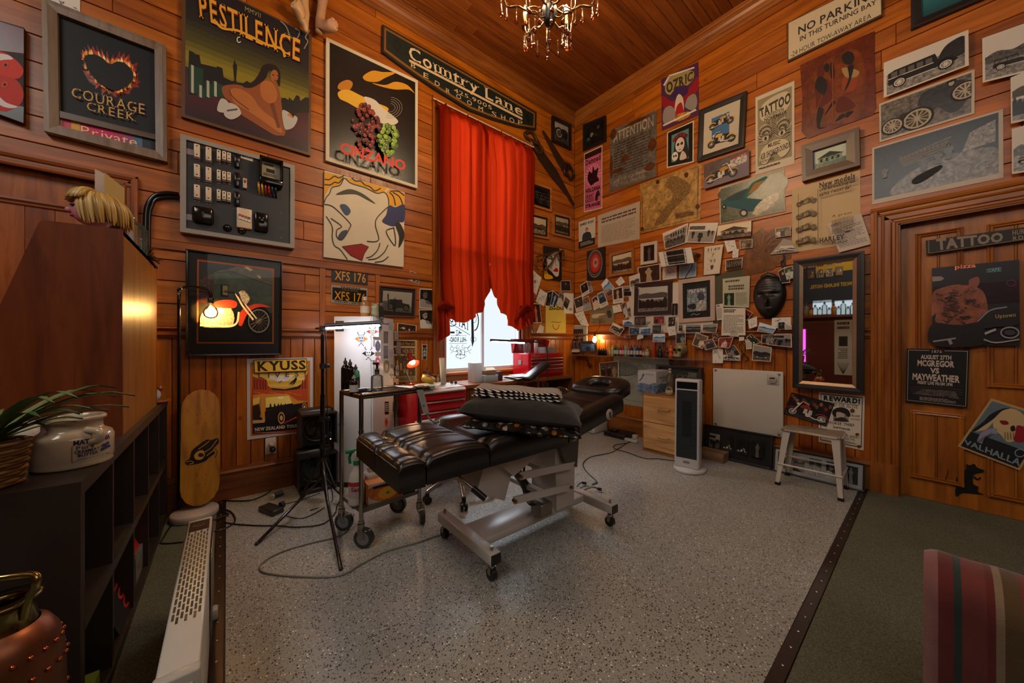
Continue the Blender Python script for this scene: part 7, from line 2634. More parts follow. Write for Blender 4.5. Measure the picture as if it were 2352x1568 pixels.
# long panel heater standing on the carpet
hp=thing('convector_heater',(-4.01,-1.75,0),'long low white convector heater with a slotted top grille','heater')
hx0,hx1,hy0,hy1,hz=-4.052,-3.974,-2.20,-1.30,0.40
m=M()
m.box((hx0,hy0,0.05),(hx1,hy1,hz),'b8b4aa','plastic',0.006)
m.build('body',hp)
m=M()
for i in range(7):
 x=hx0+0.008+i*0.0093
 for j in range(15):
  y=hy1-0.16-j*0.0385-(0.019 if i%2 else 0)
  m.add([(x,y,hz+0.0006),(x+0.0058,y,hz+0.0006),(x+0.0058,y+0.031,hz+0.0006),(x,y+0.031,hz+0.0006)],[(0,1,2,3)],'1a1c26','satin')
m.build('vent_slots',hp,kind='stuff')
m=M()
m.box((hx0+0.008,hy1-0.125,hz),(hx1-0.008,hy1-0.03,hz+0.002),'3a2a22','gloss')
for i in range(9):
 m.box((hx0+0.02+i*0.004,hy1-0.08+0.008*math.sin(i*2),hz+0.002),(hx0+0.022+i*0.004,hy1-0.074+0.008*math.sin(i*2),hz+0.0026),'8a8078','plastic')
m.build('control_panel',hp)
m=M()
m.box((hx0-0.004,hy0-0.03,0.08),(hx1+0.002,hy0,hz+0.003),'aaa69d','plastic',0.006)
m.box((hx0+0.008,hy0-0.036,hz-0.045),(hx1-0.01,hy0-0.028,hz-0.02),'8e8a82','plastic',0.004)
m.build('end_cap',hp)
m=M()
m.box((hx1+0.004,hy1-0.36,0.08),(hx1+0.006,hy1-0.02,hz-0.01),'a8a8a0','metal')
m.build('side_plate',hp)
for y in(hy0+0.1,hy1-0.1):
 m=M()
 m.box((hx0-0.06,y-0.02,0.0),(hx1+0.02,y+0.02,0.05),'aaa69d','plastic',0.008)
 m.build('foot',hp)
# floor lamp
lx,ly=-4.172,-0.12
fl=thing('floor_lamp',(-4.09,-0.14,0),'black pipe floor lamp with bare glowing bulb and round marble base','lamp')
m=M()
m.lathe([(0,0),(0.118,0),(0.125,0.008),(0.122,0.04),(0.115,0.046),(0,0.046)],(-4.09,-0.20,0.003),'b3a698','satin',36)
m.build('base',fl)
m=M()
m.tube(smooth_path([(lx,ly,0.04),(lx,ly,0.7),(lx,ly,1.45),(lx,ly,1.505),(lx+0.01,ly,1.528),(lx+0.035,ly,1.538),(lx+0.09,ly,1.541),(lx+0.13,ly,1.538),(lx+0.152,ly,1.528),(lx+0.16,ly,1.50),(lx+0.16,ly,1.475)],4),0.0095,'14100d','gloss',10)
m.build('pole',fl)
bx=V((lx+0.16,ly,1.375))
m=M()
m.lathe([(0.014,0.058),(0.018,0.06),(0.018,0.098),(0.012,0.102)],bx,'15110e','satin',14)
m.build('socket',fl)
m=M()
m.lathe([(0.012,0.06),(0.018,0.045),(0.034,0.028),(0.043,0.0),(0.036,-0.028),(0.018,-0.042),(0,-0.045)],bx,'ffd8a0','glass',20)
m.build('bulb_glass',fl)
m=M()
m.ball(bx+V((0,0,0.0)),(0.019,0.019,0.024),(460,240,70),'emit',14,8)
m.build('filament',fl)
# skateboard leaning on the wall, standing on the lamp base
sk=thing('skateboard_deck',(-4.065,-0.2,0.05),'bare yellow wooden skateboard deck with line drawing leaning on wall','skateboard')
SP=Plane((-4.064,-0.185,0.058),(1,0,0),(0,0.13,0.78),(0,-0.78,0.13))
out=[]
for k in range(9):
 a=math.pi*k/8
 out.append((0.100*math.cos(a),0.66+0.125*math.sin(a)))
for k in range(9):
 a=math.pi+math.pi*k/8
 out.append((0.100*math.cos(a),0.135+0.13*math.sin(a)))
m=M()
m.plate(SP,out,0,0.012,'c8912c','woodZ',hx('b08030'))
m.build('deck',sk)
s=Sheet(SP,None,n=0.0118,t=0.0004,base=False,mat='satin',frm=[(-0.1,0.79),(0.1,0.79),(0.1,0.005),(-0.1,0.005)])
s.crop(400,800,4.704)
for x,y in((252,716),(336,707),(252,808),(336,800),(255,1373),(340,1357),(257,1474),(341,1458)):
 s.oval('1a120a',x,y,5,5)
s.blob('1d150c',[(120,1225),(165,1190),(190,1110),(240,1060),(350,985),(395,990),(470,968),(482,1020),(420,1090),(440,1130),(370,1185),(340,1215),(250,1245),(150,1258)],'photofine')
s.blob('c8912c',[(215,1160),(250,1115),(310,1100),(330,1145),(300,1195),(240,1200)])
for p in((130,1230,180,1215,210,1235,160,1250),(260,1090,330,1040,380,1000),(330,1120,400,1070,465,985),(350,1160,400,1120,440,1090),(430,1080,470,1120,440,1180)):
 s.line('c8912c' if p[0]<400 else '1d150c',list(p),7,curve=3)
s.oval('1d150c',290,1150,32,22)
s.done('deck_drawing',parent=sk,kind='stuff')
# copper urn in the near corner
uc=V((-4.30,-2.045,-0.03))
ur=thing('copper_urn',(uc.x,uc.y,0),'riveted copper urn with brass neck and looped handle, bottom left','urn')
m=M()
m.lathe([(0,0),(0.086,0),(0.088,0.02),(0.084,0.05),(0.086,0.42),(0.084,0.50),(0.076,0.545),(0.062,0.572),(0.05,0.58)],uc,'8e5a40','brushed',36)
m.build('body',ur)
m=M()
for z in(0.48,0.525,0.40):
 for k in range(22):
  a=k*2*math.pi/22
  q=0.0855 if z<0.5 else 0.080
  m.ball(uc+V((q*math.cos(a),q*math.sin(a),z)),0.0055,'b8683c','metal',6,4)
m.build('rivets',ur,kind='stuff')
m=M()
m.lathe([(0.05,0.575),(0.046,0.585),(0.044,0.62),(0.05,0.632),(0.054,0.636),(0.05,0.64),(0.03,0.638)],uc,'8a7a4c','metal',24)
m.build('neck',ur)
m=M()
m.tube(smooth_path([uc+RGT*-0.05+V((0,0,0.60)),uc+RGT*-0.06+V((0,0,0.66)),uc+RGT*0.0-FWD*0.03+V((0,0,0.70)),uc+RGT*0.06+V((0,0,0.695)),uc+RGT*0.072+V((0,0,0.675)),uc+RGT*0.055+V((0,0,0.64)),uc+RGT*0.045+V((0,0,0.60))],5),0.007,'9a8850','metal',10)
m.build('handle',ur)
# black lamp housings (old traffic light heads) stacked by the poster
for k,(z,y)in enumerate(((0.035,-0.24),(0.345,-0.22))):
 tl=thing('signal_head',(-3.39,y,z),('lower black hooded signal lamp head on the floor','upper black hooded signal lamp head stacked beside the gig poster')[k],'lamp head')
 m=M()
 w=0.135-k*0.012
 c=V((-3.385+k*0.012,y,z+0.145))
 m.rbox(c+V((0,0.06,0)),(2*w,0.14,0.29),'15120f','satin',0.02)
 m.build('housing',tl)
 m=M()
 for lo,hi in(((-w,-0.12,0.115),(w,-0.01,0.128)),((-w,-0.1,-0.12),(-w+0.012,-0.01,0.12)),((w-0.012,-0.1,-0.12),(w,-0.01,0.12))):
  m.box(c+V(lo),c+V(hi),'1b1714','satin')
 m.build('visor',tl)
 m=M()
 m.lathe([(0.098,0.012),(0.098,0),(0.092,-0.004),(0.06,0.008),(0,0.016)],c+V((0,-0.012,0)),'16211d' if k==0 else '1d1412','gloss',24,axis=(0,-1,0))
 m.lathe([(0.105,0.0),(0.105,0.02),(0.098,0.02),(0.098,0)],c+V((0,-0.01,0)),'3a3632','satin',24,axis=(0,-1,0))
 m.build('lens',tl)
m=M()
m.box((-3.50,-0.30,0.002),(-3.27,-0.10,0.034),'1a1411','satin',0.006)
tag(m.build('plinth_block'),'black plinth under the stacked signal lamp heads','plinth')
# ===== treatment table
BL_='15120f'
def loft(m,secs,col,mat,caps=True):
 k=len(secs[0])
 vs=[p for s_ in secs for p in s_]
 fs=[(i*k+j,i*k+(j+1)%k,(i+1)*k+(j+1)%k,(i+1)*k+j)for i in range(len(secs)-1)for j in range(k)]
 m.add(vs,fs,col,mat,True)
 if caps:
  m.add(secs[0],[tuple(range(k))[::-1]],col,mat)
  m.add(secs[-1],[tuple(range(k))],col,mat)
 return m
def pad(name,par,x0,x1,y0,y1,z0,z1,crown=0.012,rise=0.0,rim=0.0,seams=(0.24,0.76),r=0.022):
 def secs():
  out=[]
  n=18
  for i in range(n+1):
   a=i/n
   e=min(a,1-a)*(x1-x0)
   dr=r-math.sqrt(max(0,r*r-max(0,r-e)**2))if e<r else 0
   x=x0+(x1-x0)*a
   zt=z1+crown*math.sin(math.pi*a)-dr+rise*a
   zb=z0+rise*a*0.95
   W=y1-y0
   top=[(0,-r),(0.3*r,-0.3*r),(r,0)]
   sec=[(y0,zb),(y0,zt-r),(y0+0.3*r,zt-0.3*r+rim),(y0+r,zt+rim),(y0+0.13*W,zt+rim)]
   sec+=[(y0+0.17*W,zt+rim*0.3)]
   for q in seams:
    sec+=[(y0+(q-0.012)*W,zt),(y0+q*W,zt-0.003),(y0+(q+0.012)*W,zt)]
    if q<0.5:
     sec+=[(y0+0.38*W,zt+0.0008),(y0+0.62*W,zt+0.0008)]
   sec+=[(y0+0.83*W,zt+rim*0.3),(y0+0.87*W,zt+rim),(y1-r,zt+rim),(y1-0.3*r,zt-0.3*r+rim),(y1,zt-r),(y1,zb)]
   out.append([V((x,y,z))for y,z in sec])
  return out
 m=M()
 loft(m,secs(),BL_,'leather')
 o=m.build(name,par)
 if rim==0:
  m=M()
  z=z1-0.016
  m.tube([V((x0-0.001,y0+r*0.4,z-0.004)),V((x0-0.001,y1-r*0.4,z-0.004))],0.0028,'231d19','leather',5)
  m.tube([V((x0+(x1-x0)*k/12,y0-0.001,z+crown*math.sin(math.pi*k/12)-(0.012 if k in(0,12)else 0)))for k in range(13)],0.0028,'231d19','leather',5)
  m.build('piping',o)
 return o
tb=thing('treatment_table',(-2.5,-1.75,0),'black padded tattoo treatment table on a white lifting frame with casters','table')
pad('foot_pad',tb,-3.416,-3.307,-2.03,-1.75,0.585,0.695,0.008)
pad('foot_pad',tb,-3.416,-3.307,-1.742,-1.462,0.585,0.695,0.008)
pad('leg_pad',tb,-3.300,-2.992,-2.03,-1.75,0.59,0.698,0.016)
pad('leg_pad',tb,-3.300,-2.992,-1.742,-1.462,0.59,0.698,0.016)
pad('seat_pad',tb,-2.985,-2.44,-2.03,-1.462,0.59,0.690,0.004,0.0,0.022)
bp=pad('back_pad',tb,-2.45,-1.90,-2.03,-1.462,0.60,0.69,0.0,0.115,0.022)
m=M()
for q in(0.3,0.5,0.7):
 x=-2.45+0.55*q
 m.tube([V((x,-1.93,0.697+0.115*q)),V((x,-1.56,0.697+0.115*q))],0.003,'2a2522','leather',5)
m.build('seam',bp)
m=M()
ec=V((-2.06,-2.031,0.71))
m.lathe([(0.035,0),(0.033,0.003),(0,0.0035)],ec,'a89888','satin',24,axis=(0,-1,0))
m.ball(ec+V((0,-0.004,0.008)),(0.008,0.001,0.008),'120f0d','matte',10,6)
m.hull([ec+V((-0.004,-0.005,0)),ec+V((0.004,-0.005,0)),ec+V((0.010,-0.005,-0.022)),ec+V((0.002,-0.005,-0.022))],[ec+V((-0.004,-0.0036,0)),ec+V((0.004,-0.0036,0)),ec+V((0.010,-0.0036,-0.022)),ec+V((0.002,-0.0036,-0.022))],'120f0d','matte')
m.build('arm_socket',bp)
# face rest with an oval opening
m=M()
hc_=V((-1.78,-1.755,0.828))
secs=[]
for i in range(33):
 a=2*math.pi*i/32
 ca,sa=math.cos(a),math.sin(a)
 sup=lambda c,e:math.copysign(abs(c)**e,c)
 ox,oy=0.125*sup(ca,0.55),0.215*sup(sa,0.55)
 ix,iy=0.055*ca-0.01,0.085*sa
 zz=0.05*ox/0.125
 P4=[]
 for f,z in((1.0,-0.045),(1.0,0.012),(0.93,0.034),(0.75,0.044),(0.2,0.042),(0.04,0.03),(0.0,-0.045)):
  P4.append(hc_+V((ix+(ox-ix)*f,iy+(oy-iy)*f,z+zz*0.6)))
 secs.append(P4)
loft(m,secs,BL_,'leather',False)
m.build('face_rest',tb)
WF='bdb5ab'
m=M()
m.box((-2.90,-1.84,0.095),(-2.03,-1.64,0.135),WF,'plastic',0.008)
m.build('base_beam',tb)
for x,y0,y1 in((-2.92,-1.985,-1.44),(-2.045,-2.06,-1.47)):
 m=M()
 m.box((x-0.03,y0,0.09),(x+0.03,y1,0.145),WF,'plastic',0.005)
 m.box((x-0.028,y0-0.004,0.093),(x+0.028,y0+0.001,0.142),'15130f','plastic')
 m.build('foot_bar',tb)
 for y in(y0+0.035,y1-0.035):
  m=M()
  m.cyl((x,y,0.06),(x,y,0.165),0.008,'a8a098','metal',10)
  m.cyl((x,y,0.062),(x,y,0.075),0.016,'a8a098','metal',12)
  m.cyl((x-0.014,y,0.03),(x+0.014,y,0.03),0.03,'17140f','satin',18)
  m.box((x-0.018,y-0.012,0.03),(x-0.015,y+0.012,0.065),'a8a098','metal')
  m.box((x+0.015,y-0.012,0.03),(x+0.018,y+0.012,0.065),'a8a098','metal')
  m.build('caster',tb)
def hexa(name,par,pts,y0,y1,col,mat='plastic'):
 m=M()
 m.hull([V((x,y0,z))for x,z in pts],[V((x,y1,z))for x,z in pts],col,mat)
 return m.build(name,par)
hexa('lift_post',tb,[(-2.955,0.41),(-2.775,0.315),(-2.69,0.56),(-2.90,0.56)],-1.87,-1.63,WF)
hexa('lift_column',tb,[(-2.36,0.13),(-2.2,0.13),(-2.19,0.42),(-2.23,0.58),(-2.38,0.58)],-1.86,-1.64,WF)
hexa('top_frame',tb,[(-2.98,0.555),(-2.25,0.555),(-2.2,0.59),(-2.98,0.588)],-1.92,-1.58,WF)
hexa('side_cheek',tb,[(-2.74,0.45),(-2.62,0.50),(-2.52,0.585),(-2.92,0.585),(-2.80,0.50)],-1.905,-1.893,WF)
hexa('side_cheek',tb,[(-2.32,0.40),(-2.22,0.40),(-2.20,0.60),(-2.40,0.60)],-1.905,-1.893,hx('4a443f'))
for y in(-1.905,-1.6):
 for a,b in(((-2.70,0.44),(-2.25,0.40)),((-2.74,0.32),(-2.29,0.274))):
  a,b=V((a[0],y,a[1])),V((b[0],y,b[1]))
  m=M()
  m.hull([a+V((0,-0.006,-0.02)),b+V((0,-0.006,-0.02)),b+V((0,-0.006,0.02)),a+V((0,-0.006,0.02))],[a+V((0,0.006,-0.02)),b+V((0,0.006,-0.02)),b+V((0,0.006,0.02)),a+V((0,0.006,0.02))],WF,'plastic')
  for q in(a,b):
   m.cyl(q+V((0,-0.02,0)),q+V((0,0.008,0)),0.010,'a06a4a','metal',6)
  m.build('lift_arm',tb)
for x,z in((-2.48,0.42),(-2.52,0.297)):
 m=M()
 m.box((x-0.02,-1.9,z-0.012),(x+0.02,-1.6,z+0.012),WF,'plastic')
 m.build('cross_brace',tb)
m=M()
m.cyl((-2.66,-1.75,0.5),(-2.50,-1.75,0.26),0.028,'24211e','satin',14)
m.cyl((-2.50,-1.75,0.26),(-2.40,-1.75,0.16),0.016,'a8a098','metal',12)
m.build('actuator',tb)
m=M()
m.box((-2.56,-1.93,0.17),(-2.47,-1.84,0.245),'9a938a','brushed',0.006)
m.build('motor_box',tb)
for k in range(3):
 m=M()
 m.tube(smooth_path([(-2.62,-1.86,0.5),(-2.66+k*0.01,-1.88,0.38),(-2.62+k*0.012,-1.89,0.26),(-2.52,-1.88,0.23)],5),0.004,'14110f','satin',6)
 m.build('cable',tb)
m=M()
m.tube([V((-3.1,-1.8,0.57)),V((-2.97,-1.93,0.42))],0.007,'8a847c','metal',8)
m.tube([V((-3.0,-1.9,0.455)),V((-2.955,-1.945,0.405))],0.016,'15120f','satin',10)
m.build('release_lever',tb)
# --- folded cloths and pillow on the table
def cushion(name,label,cat,ctr,a1,sx,sy,sz,col,mat,pw=3.0,wr=0.0,seed=0,tilt=0.0):
 r=random.Random(seed)
 a1=V(a1).normalized()
 a2=V((-a1.y,a1.x,0))
 ph1=r.uniform(0,6)
 def fn(u,v,sg):
  x,y=2*u-1,2*v-1
  t_=max(0.0,(1-abs(x)**pw))**0.45*max(0.0,(1-abs(y)**pw))**0.45
  cx=x*(1-0.05*(1-abs(y))*abs(x))
  cy=y*(1-0.05*(1-abs(x))*abs(y))
  z=sz*t_*sg*(1 if sg>0 else 0.6)
  z+=wr*math.sin(x*9+y*5+ph1)*t_+wr*0.6*math.sin(x*23-y*15+ph1*2)*t_
  return V(ctr)+a1*(cx*sx)+a2*(cy*sy)+V((0,0,z+tilt*x))
 m=M()
 m.grid(lambda u,v:fn(u,v,1),30,22,col,mat)
 m.grid(lambda u,v:fn(1-u,v,-1),30,22,col,mat)
 return m.build(name,None,label,cat)
ax=RGT*0.97-FWD*0.22
pc_=onZ(1203,952,0.775)
cushion('folded_throw','black floral skull print fabric folded under the grey pillow','cloth',onZ(1205,978,0.735)+FWD*0.04,ax,0.30,0.17,0.030,'8a8070','floral',7,0.004,2,-0.012)
cushion('pillow','dark charcoal pillow between zebra towel and floral fabric','pillow',pc_+V((0,0,0.022)),ax,0.31,0.20,0.082,'2e2b29','fabric',3.2,0.004,3,-0.02)
zc_=pc_+V((0.0,0.03,0.112))-RGT*0.01
m=M()
a1=(RGT*0.985-FWD*0.12).normalized()
a2=V((-a1.y,a1.x,0))
for k in range(3):
 def towel(u,v,k=k):
  x=2*u-1
  t_=2*math.pi*v
  cy,cz_=math.cos(t_),math.sin(t_)
  y=math.copysign(abs(cy)**0.35,cy)*(0.128-0.004*k)
  z=math.copysign(abs(cz_)**0.8,cz_)*0.0075*(1-abs(x)**30)
  return zc_+a1*(x*(0.235-0.005*k))+a2*y+RGT*(0.006*(k%2))+V((0,0,z-0.008+k*0.0145-0.012*x+0.003*math.sin(x*7+k)))
 m.grid(towel,28,24,'cfc6b8','zebra')
tag(m.build('zebra_towel'),'folded zebra striped towel on top of the dark pillow','towel')
# ===== white sticker covered cabinet
fz=onZ(874,1098,0)
fa,fb_=V((0.7,0.714,0)),V((-0.714,0.7,0))
FC=V((-3.03,-0.50,0))
fw,fd,fh=0.395,0.325,1.372
fg=thing('fridge',FC+fa*fw/2+fb_*fd/2,'narrow white fridge covered with stickers against the window wall','fridge')
FT=Matrix.Translation(FC)@Matrix((fa,fb_,V((0,0,1)))).transposed().to_4x4()
for nm,lo,hi in(('body',(0.014,0,0.03),(fw,fd,fh)),('door',(0.0,-0.03,0.10),(0.012,fd,fh-0.045)),('top_panel',(0.0,0,fh-0.04),(0.013,fd,fh))):
 pass
m=M()
m.T=FT
m.box((0,0.016,0.04),(fw,fd,fh),'c9c5c2','plastic',0.006)
m.build('body',fg)
m=M()
m.T=FT
m.box((0.004,0.0,0.06),(fw-0.004,0.014,fh-0.055),'c9c8c8','plastic',0.005)
m.build('door',fg)
m=M()
m.T=FT
m.box((0.004,0.002,fh-0.05),(fw-0.004,0.015,fh),'c4c4c4','plastic',0.004)
m.build('control_strip',fg)
m=M()
m.T=FT
m.box((0.01,0.02,0),(fw-0.01,fd-0.02,0.04),'2a2826','matte')
m.build('plinth',fg)
FL=Plane(FC,-fb_,(0,0,1),-fa)
FR=Plane(FC,fa,(0,0,1),-fb_)
C5b=((740,700),6.533)
STK=0
def sticker(P,par,crop_,q,col,fn=None,lab=None):
 global STK
 STK+=1
 s=Sheet(P,cpx(*crop_,*q),n=0.0008,t=0.0004,col=col,mat='paper')
 if fn:
  fn(s)
 return s.done('sticker',lab,parent=par)
def demon(c1,c2,c3):
 def f(s):
  s.poly(c1,[(0,50),(50,22),(100,50),(50,80)])
  s.blob(c2,[(30,40),(40,20),(60,20),(70,40),(64,66),(50,76),(36,66)])
  for x in(40,58):
   s.oval(c3,x,44,6,4)
  s.rect(c3,40,60,60,65)
  for sx in(-1,1):
   s.line(c3,[(50+sx*14,26),(50+sx*26,12),(50+sx*22,2)],5,curve=3)
   s.line(c3,[(50,78),(50+sx*12,90),(50+sx*20,98)],4,curve=3)
 return f
def disc(c1,c2,c3):
 def f(s):
  s.oval(c1,50,50,49,49)
  s.ring(c2,50,50,40,40,3)
  s.blob(c3,[(30,50),(42,28),(66,34),(72,56),(52,74),(34,66)],'photofine')
 return f
def sq(c1,c2):
 def f(s):
  s.rect(c1,0,0,100,100,'photofine')
  s.lines(c2,12,14,88,86,5,0.5,seed=STK)
 return f
base='c9c5c2'
for q,fn in(((658,320,850,320,850,480,658,480),demon('9a2a20','a8b49c','5a1a14')),((485,400,690,400,690,620,485,620),demon('b8741c','9aa4ac','3a1a14')),((595,625,795,625,795,830,595,830),demon('15130f','d0cdc8','15130f')),((198,240,325,240,325,398,198,398),sq('3a3432','8a4a44')),((795,530,876,530,876,706,795,706),disc('38303a','7a6a78','5a4e58')),((790,770,876,770,876,942,790,942),disc('9a1c24','c8b8b4','d0a8a4'))):
 sticker(FL,fg,C5b,q,base,fn)
r=random.Random(21)
sticker(FR,fg,C5b,(922,825,1012,830,1010,1030,918,1025),'b7bac0',disc('8a8468','3a3428','c0b898'))
for q,fn in(((1000,270,1080,275,1078,380,1000,375),demon('9a9ca8','b8bac4','7a7c88')),((922,395,990,400,988,575,922,572),sq('6a5a5c','8a7c7c')),((922,612,988,615,988,800,922,802),sq('6a5e66','8a7c86')),((1085,395,1140,398,1140,510,1086,510),sq('b8bac4','4a4a54')),((1120,545,1180,550,1180,770,1118,765),sq('7a6a70','9a8c92')),((1000,670,1078,672,1078,780,1000,780),demon('9a9ca8','b8bac4','7a7c88')),((1012,985,1075,990,1075,1110,1012,1108),demon('4a4a50','a8a8ac','2a2a2e')),((1105,910,1150,912,1150,1060,1105,1058),demon('5a5a60','8a8a94','2a2a2e')),((1062,1070,1100,1072,1100,1160,1062,1160),disc('8a4a34','c8b8a8','a87a5c')),((1105,1110,1145,1112,1145,1190,1105,1190),disc('8a5a3c','c8b8a8','b88a5c')),((1100,1205,1150,1208,1150,1305,1100,1305),disc('a86a2c','c8b8a8','c89a5c')),((940,1450,1000,1450,1000,1640,940,1640),sq('15130f','c8c4c0')),((1060,1460,1170,1450,1170,1600,1060,1600),sq('3a3634','a8a4a0'))):
 sticker(FR,fg,C5b,q,'b9bcc2',fn)
for q,fn in(((940,1690,985,1690,985,1830,940,1830),disc('b8501c','d8a03c','c8341c')),((1062,1700,1180,1690,1180,1880,1062,1880),demon('b87a2c','c8a070','7a2a1c'))):
 sticker(FR,fg,C5b,q,'b9bcc2',fn)
s=Sheet(FR,cpx(*C5b,1022,890,1080,892,1080,945,1022,945),n=0.0008,t=0.0004,col='b7bac0')
s.text('AB',(5,5,95,95),'3a3a40',True)
s.done('sticker',parent=fg)
m=M()
g0=[FR.hit(740+x/6.533,700+y/6.533,0.006)for x,y in((930,180),(905,215),(880,205),(872,240),(905,260),(870,300),(885,350),(855,380),(842,420),(822,450),(820,478))]
m.tube(smooth_path(g0,4),[0.004+0.006*math.sin(min(3.1,i/11))for i in range(41)],'6a6c74','satin',6)
m.build('lizard_magnet',fg)
# things standing on the fridge
top=lambda x,y:onZ(x,y,fh)
def bottle(name,label,cat,p,r_,h,col,cap,mat='gloss',capmat='satin',neck=0.35,labcol=None,nozzle=False,group=None,fill=None):
 t=thing(name,p,label,cat,group)
 m=M()
 sh=h*0.68
 m.lathe([(0,0),(r_*0.95,0),(r_,h*0.03),(r_,sh),(r_*0.85,h*0.74),(r_*neck,h*0.80),(r_*neck,h*0.85)],p,col,mat,14)
 m.build('bottle_body',t)
 m=M()
 pr=[(r_*neck*1.3,h*0.82),(r_*neck*1.3,h*0.9),(r_*neck*0.8,h*0.91)]
 pr+=[(r_*0.12,h)]if nozzle else[(r_*neck*1.25,h*0.91),(r_*neck*1.25,h),(0,h)]
 m.lathe(pr+[(0,h)],p,cap,capmat,12)
 m.build('cap',t)
 if labcol:
  m=M()
  m.lathe([(r_*1.015,h*0.18),(r_*1.015,h*0.52)],p,labcol,'paper',14)
  m.build('label_wrap',t)
 if fill:
  m=M()
  m.lathe([(0,0.004),(r_*0.9,0.004),(r_*0.9,h*fill),(0,h*fill)],p,'b8b0a0','bottleglass',12)
  m.build('liquid',t)
 return t
bottle('lotion_bottle','amber lotion bottle with white cap on top of the fridge','bottle',V((-3.06,-0.40,fh)),0.035,0.16,'9a6a3c','c8c0b4',labcol='b8a890')
m=M()
cp_=V((-2.99,-0.43,fh))
m.lathe([(0,0),(0.03,0),(0.033,0.02),(0.028,0.06),(0.03,0.085),(0.02,0.105),(0,0.11)],cp_,'8a8c6c','satin',12)
for sx in(-1,1):
 m.ball(cp_+RGT*0.012*sx-FWD*0.026+V((0,0,0.075)),0.008,'b8b8a0','satin',8,6)
 m.ball(cp_+RGT*0.02*sx+V((0,0,0.105)),0.007,'b8b8a8','satin',8,6)
tag(m.build('troll_figurine'),'pale green novelty figurine on top of the fridge','figurine')
m=M()
cp_=V((-2.94,-0.43,fh))
m.hull([cp_+V((x,y,0))for x,y in((-.02,-.012),(.02,-.012),(.02,.012),(-.02,.012))],[cp_+V((x,y,0.1))for x,y in((-.014,-.01),(.014,-.01),(.014,.01),(-.014,.01))],'2a2624','gloss')
m.ball(cp_+V((0,-0.005,0.10)),(0.02,0.015,0.018),'57504a','satin',10,6)
tag(m.build('dark_figurine'),'small dark figurine right of the green one on the fridge','figurine')
# ===== chrome trolley
tr=thing('trolley',(-3.18,-1.13,0),'chrome wire rack trolley holding ink bottles beside the table','trolley')
PFL,PFR,PBL,PBR=V((-3.335,-1.262,0)),V((-2.965,-1.222,0)),V((-3.375,-0.995,0)),V((-3.03,-0.985,0))
CH='a39c94'
for p in(PFL,PFR,PBL,PBR):
 m=M()
 m.cyl(p+V((0,0,0.12)),p+V((0,0,0.865)),0.0125,CH,'metal',14)
 for z in(0.14,0.65):
  m.cyl(p+V((0,0,z)),p+V((0,0,z+0.012)),0.015,CH,'metal',14)
 m.build('post',tr)
 m=M()
 q=p+V((0.012,-0.012,0.056))
 d_=V((0.7,-0.7,0))if p is not PFR else V((-0.3,-0.95,0))
 n_=V((-d_.y,d_.x,0))
 m.cyl(q-n_*0.014,q+n_*0.014,0.055,'2a2826','satin',24)
 m.cyl(q-n_*0.0155,q+n_*0.0155,0.036,'6a6864','satin',20)
 m.cyl(p+V((0,0,0.095)),p+V((0,0,0.135)),0.02,CH,'metal',12)
 for sg in(-1,1):
  m.hull([q+n_*sg*0.017+V((0,0,0))+d_*e for e in(-0.012,0.012)]+[p+n_*sg*0.017+V((0,0,0.1))+d_*e for e in(0.02,-0.02)],[q+n_*sg*0.02+d_*e for e in(-0.012,0.012)]+[p+n_*sg*0.02+V((0,0,0.1))+d_*e for e in(0.02,-0.02)],CH,'brushed')
 m.rbox(p+d_*0.035+V((0,0,0.1)),(0.035,0.03,0.006),CH,'brushed',0.002)
 m.build('caster',tr)
for nm,z,th in(('top_shelf',0.84,0.012),('lower_shelf',0.19,0.025)):
 m=M()
 lo=[PFL,PFR,PBR,PBL]
 m.hull([p+V((0,0,z))for p in lo],[p+V((0,0,z+th))for p in lo],'6e6a66' if z>0.5 else '8a847c','brushed')
 m.build(nm,tr)
for a,b in((PFL,PBL),(PFR,PBR),(PBL,PBR)):
 m=M()
 m.tube([a+V((0,0,0.862)),b+V((0,0,0.862))],0.009,'8a6a4a' if b is PBL else CH,'metal',8)
 m.build('rail',tr)
m=M()
d_=(PFR-PFL).normalized()
m.cyl(PFL+V((0,0,0.862)),PFR+d_*0.07+V((0,0,0.862)),0.0155,'8e877f','metal',16)
m.build('front_bar',tr)
rc=thing('hand_control',PFR+d_*0.0+V((0,-0.02,0.70)),'grey hand control hooked on the trolley bar with its cord','remote control')
m=M()
q=PFR-d_*0.005+V((0,-0.022,0.862))
k1=q+RGT*0.045-FWD*0.01+V((0,0,-0.15))
w=RGT*0.019
m.hull([q-w+V((0,0,0.0)),q+w,k1+w*0.9,k1-w*0.9],[x_-FWD*0.016 for x_ in(q-w,q+w,k1+w*0.9,k1-w*0.9)],'8c857c','plastic')
m.rbox(q+V((0,0.02,0.02)),(0.05,0.07,0.012),'8c857c','plastic',0.005)
m.ball((q*0.35+k1*0.65)-FWD*0.017,(0.006,0.003,0.006),'3a4064','plastic',8,6)
m.build('case',rc)
m=M()
m.tube(smooth_path([k1,k1+RGT*0.015+V((0,0,-0.03)),k1+RGT*0.05+FWD*0.03+V((0,0,-0.06)),V((-2.80,-1.38,0.68))],5),0.005,'8c857c','plastic',6)
m.build('cord',rc)
TZ=0.852
def onT(x,y,z=TZ):
 return onZ(x,y,z)
for i,(x,y,h,r_,c,cap,lb,lab)in enumerate(((788,900,0.215,0.026,'0f0c0a','1a1614',None,'tall black ink bottle with pointed cap, leftmost on the trolley'),(799,900,0.205,0.026,'120e0c','1a1614',None,'second tall black ink bottle on the trolley'),(812,898,0.17,0.026,'4a9474','1c1a18','2a4038','green soap bottle with dark label on the trolley'))):
 bottle('ink_bottle',lab,'bottle',onT(x,y)+FWD*0.03,r_,h,c,cap,labcol=lb,nozzle=True)
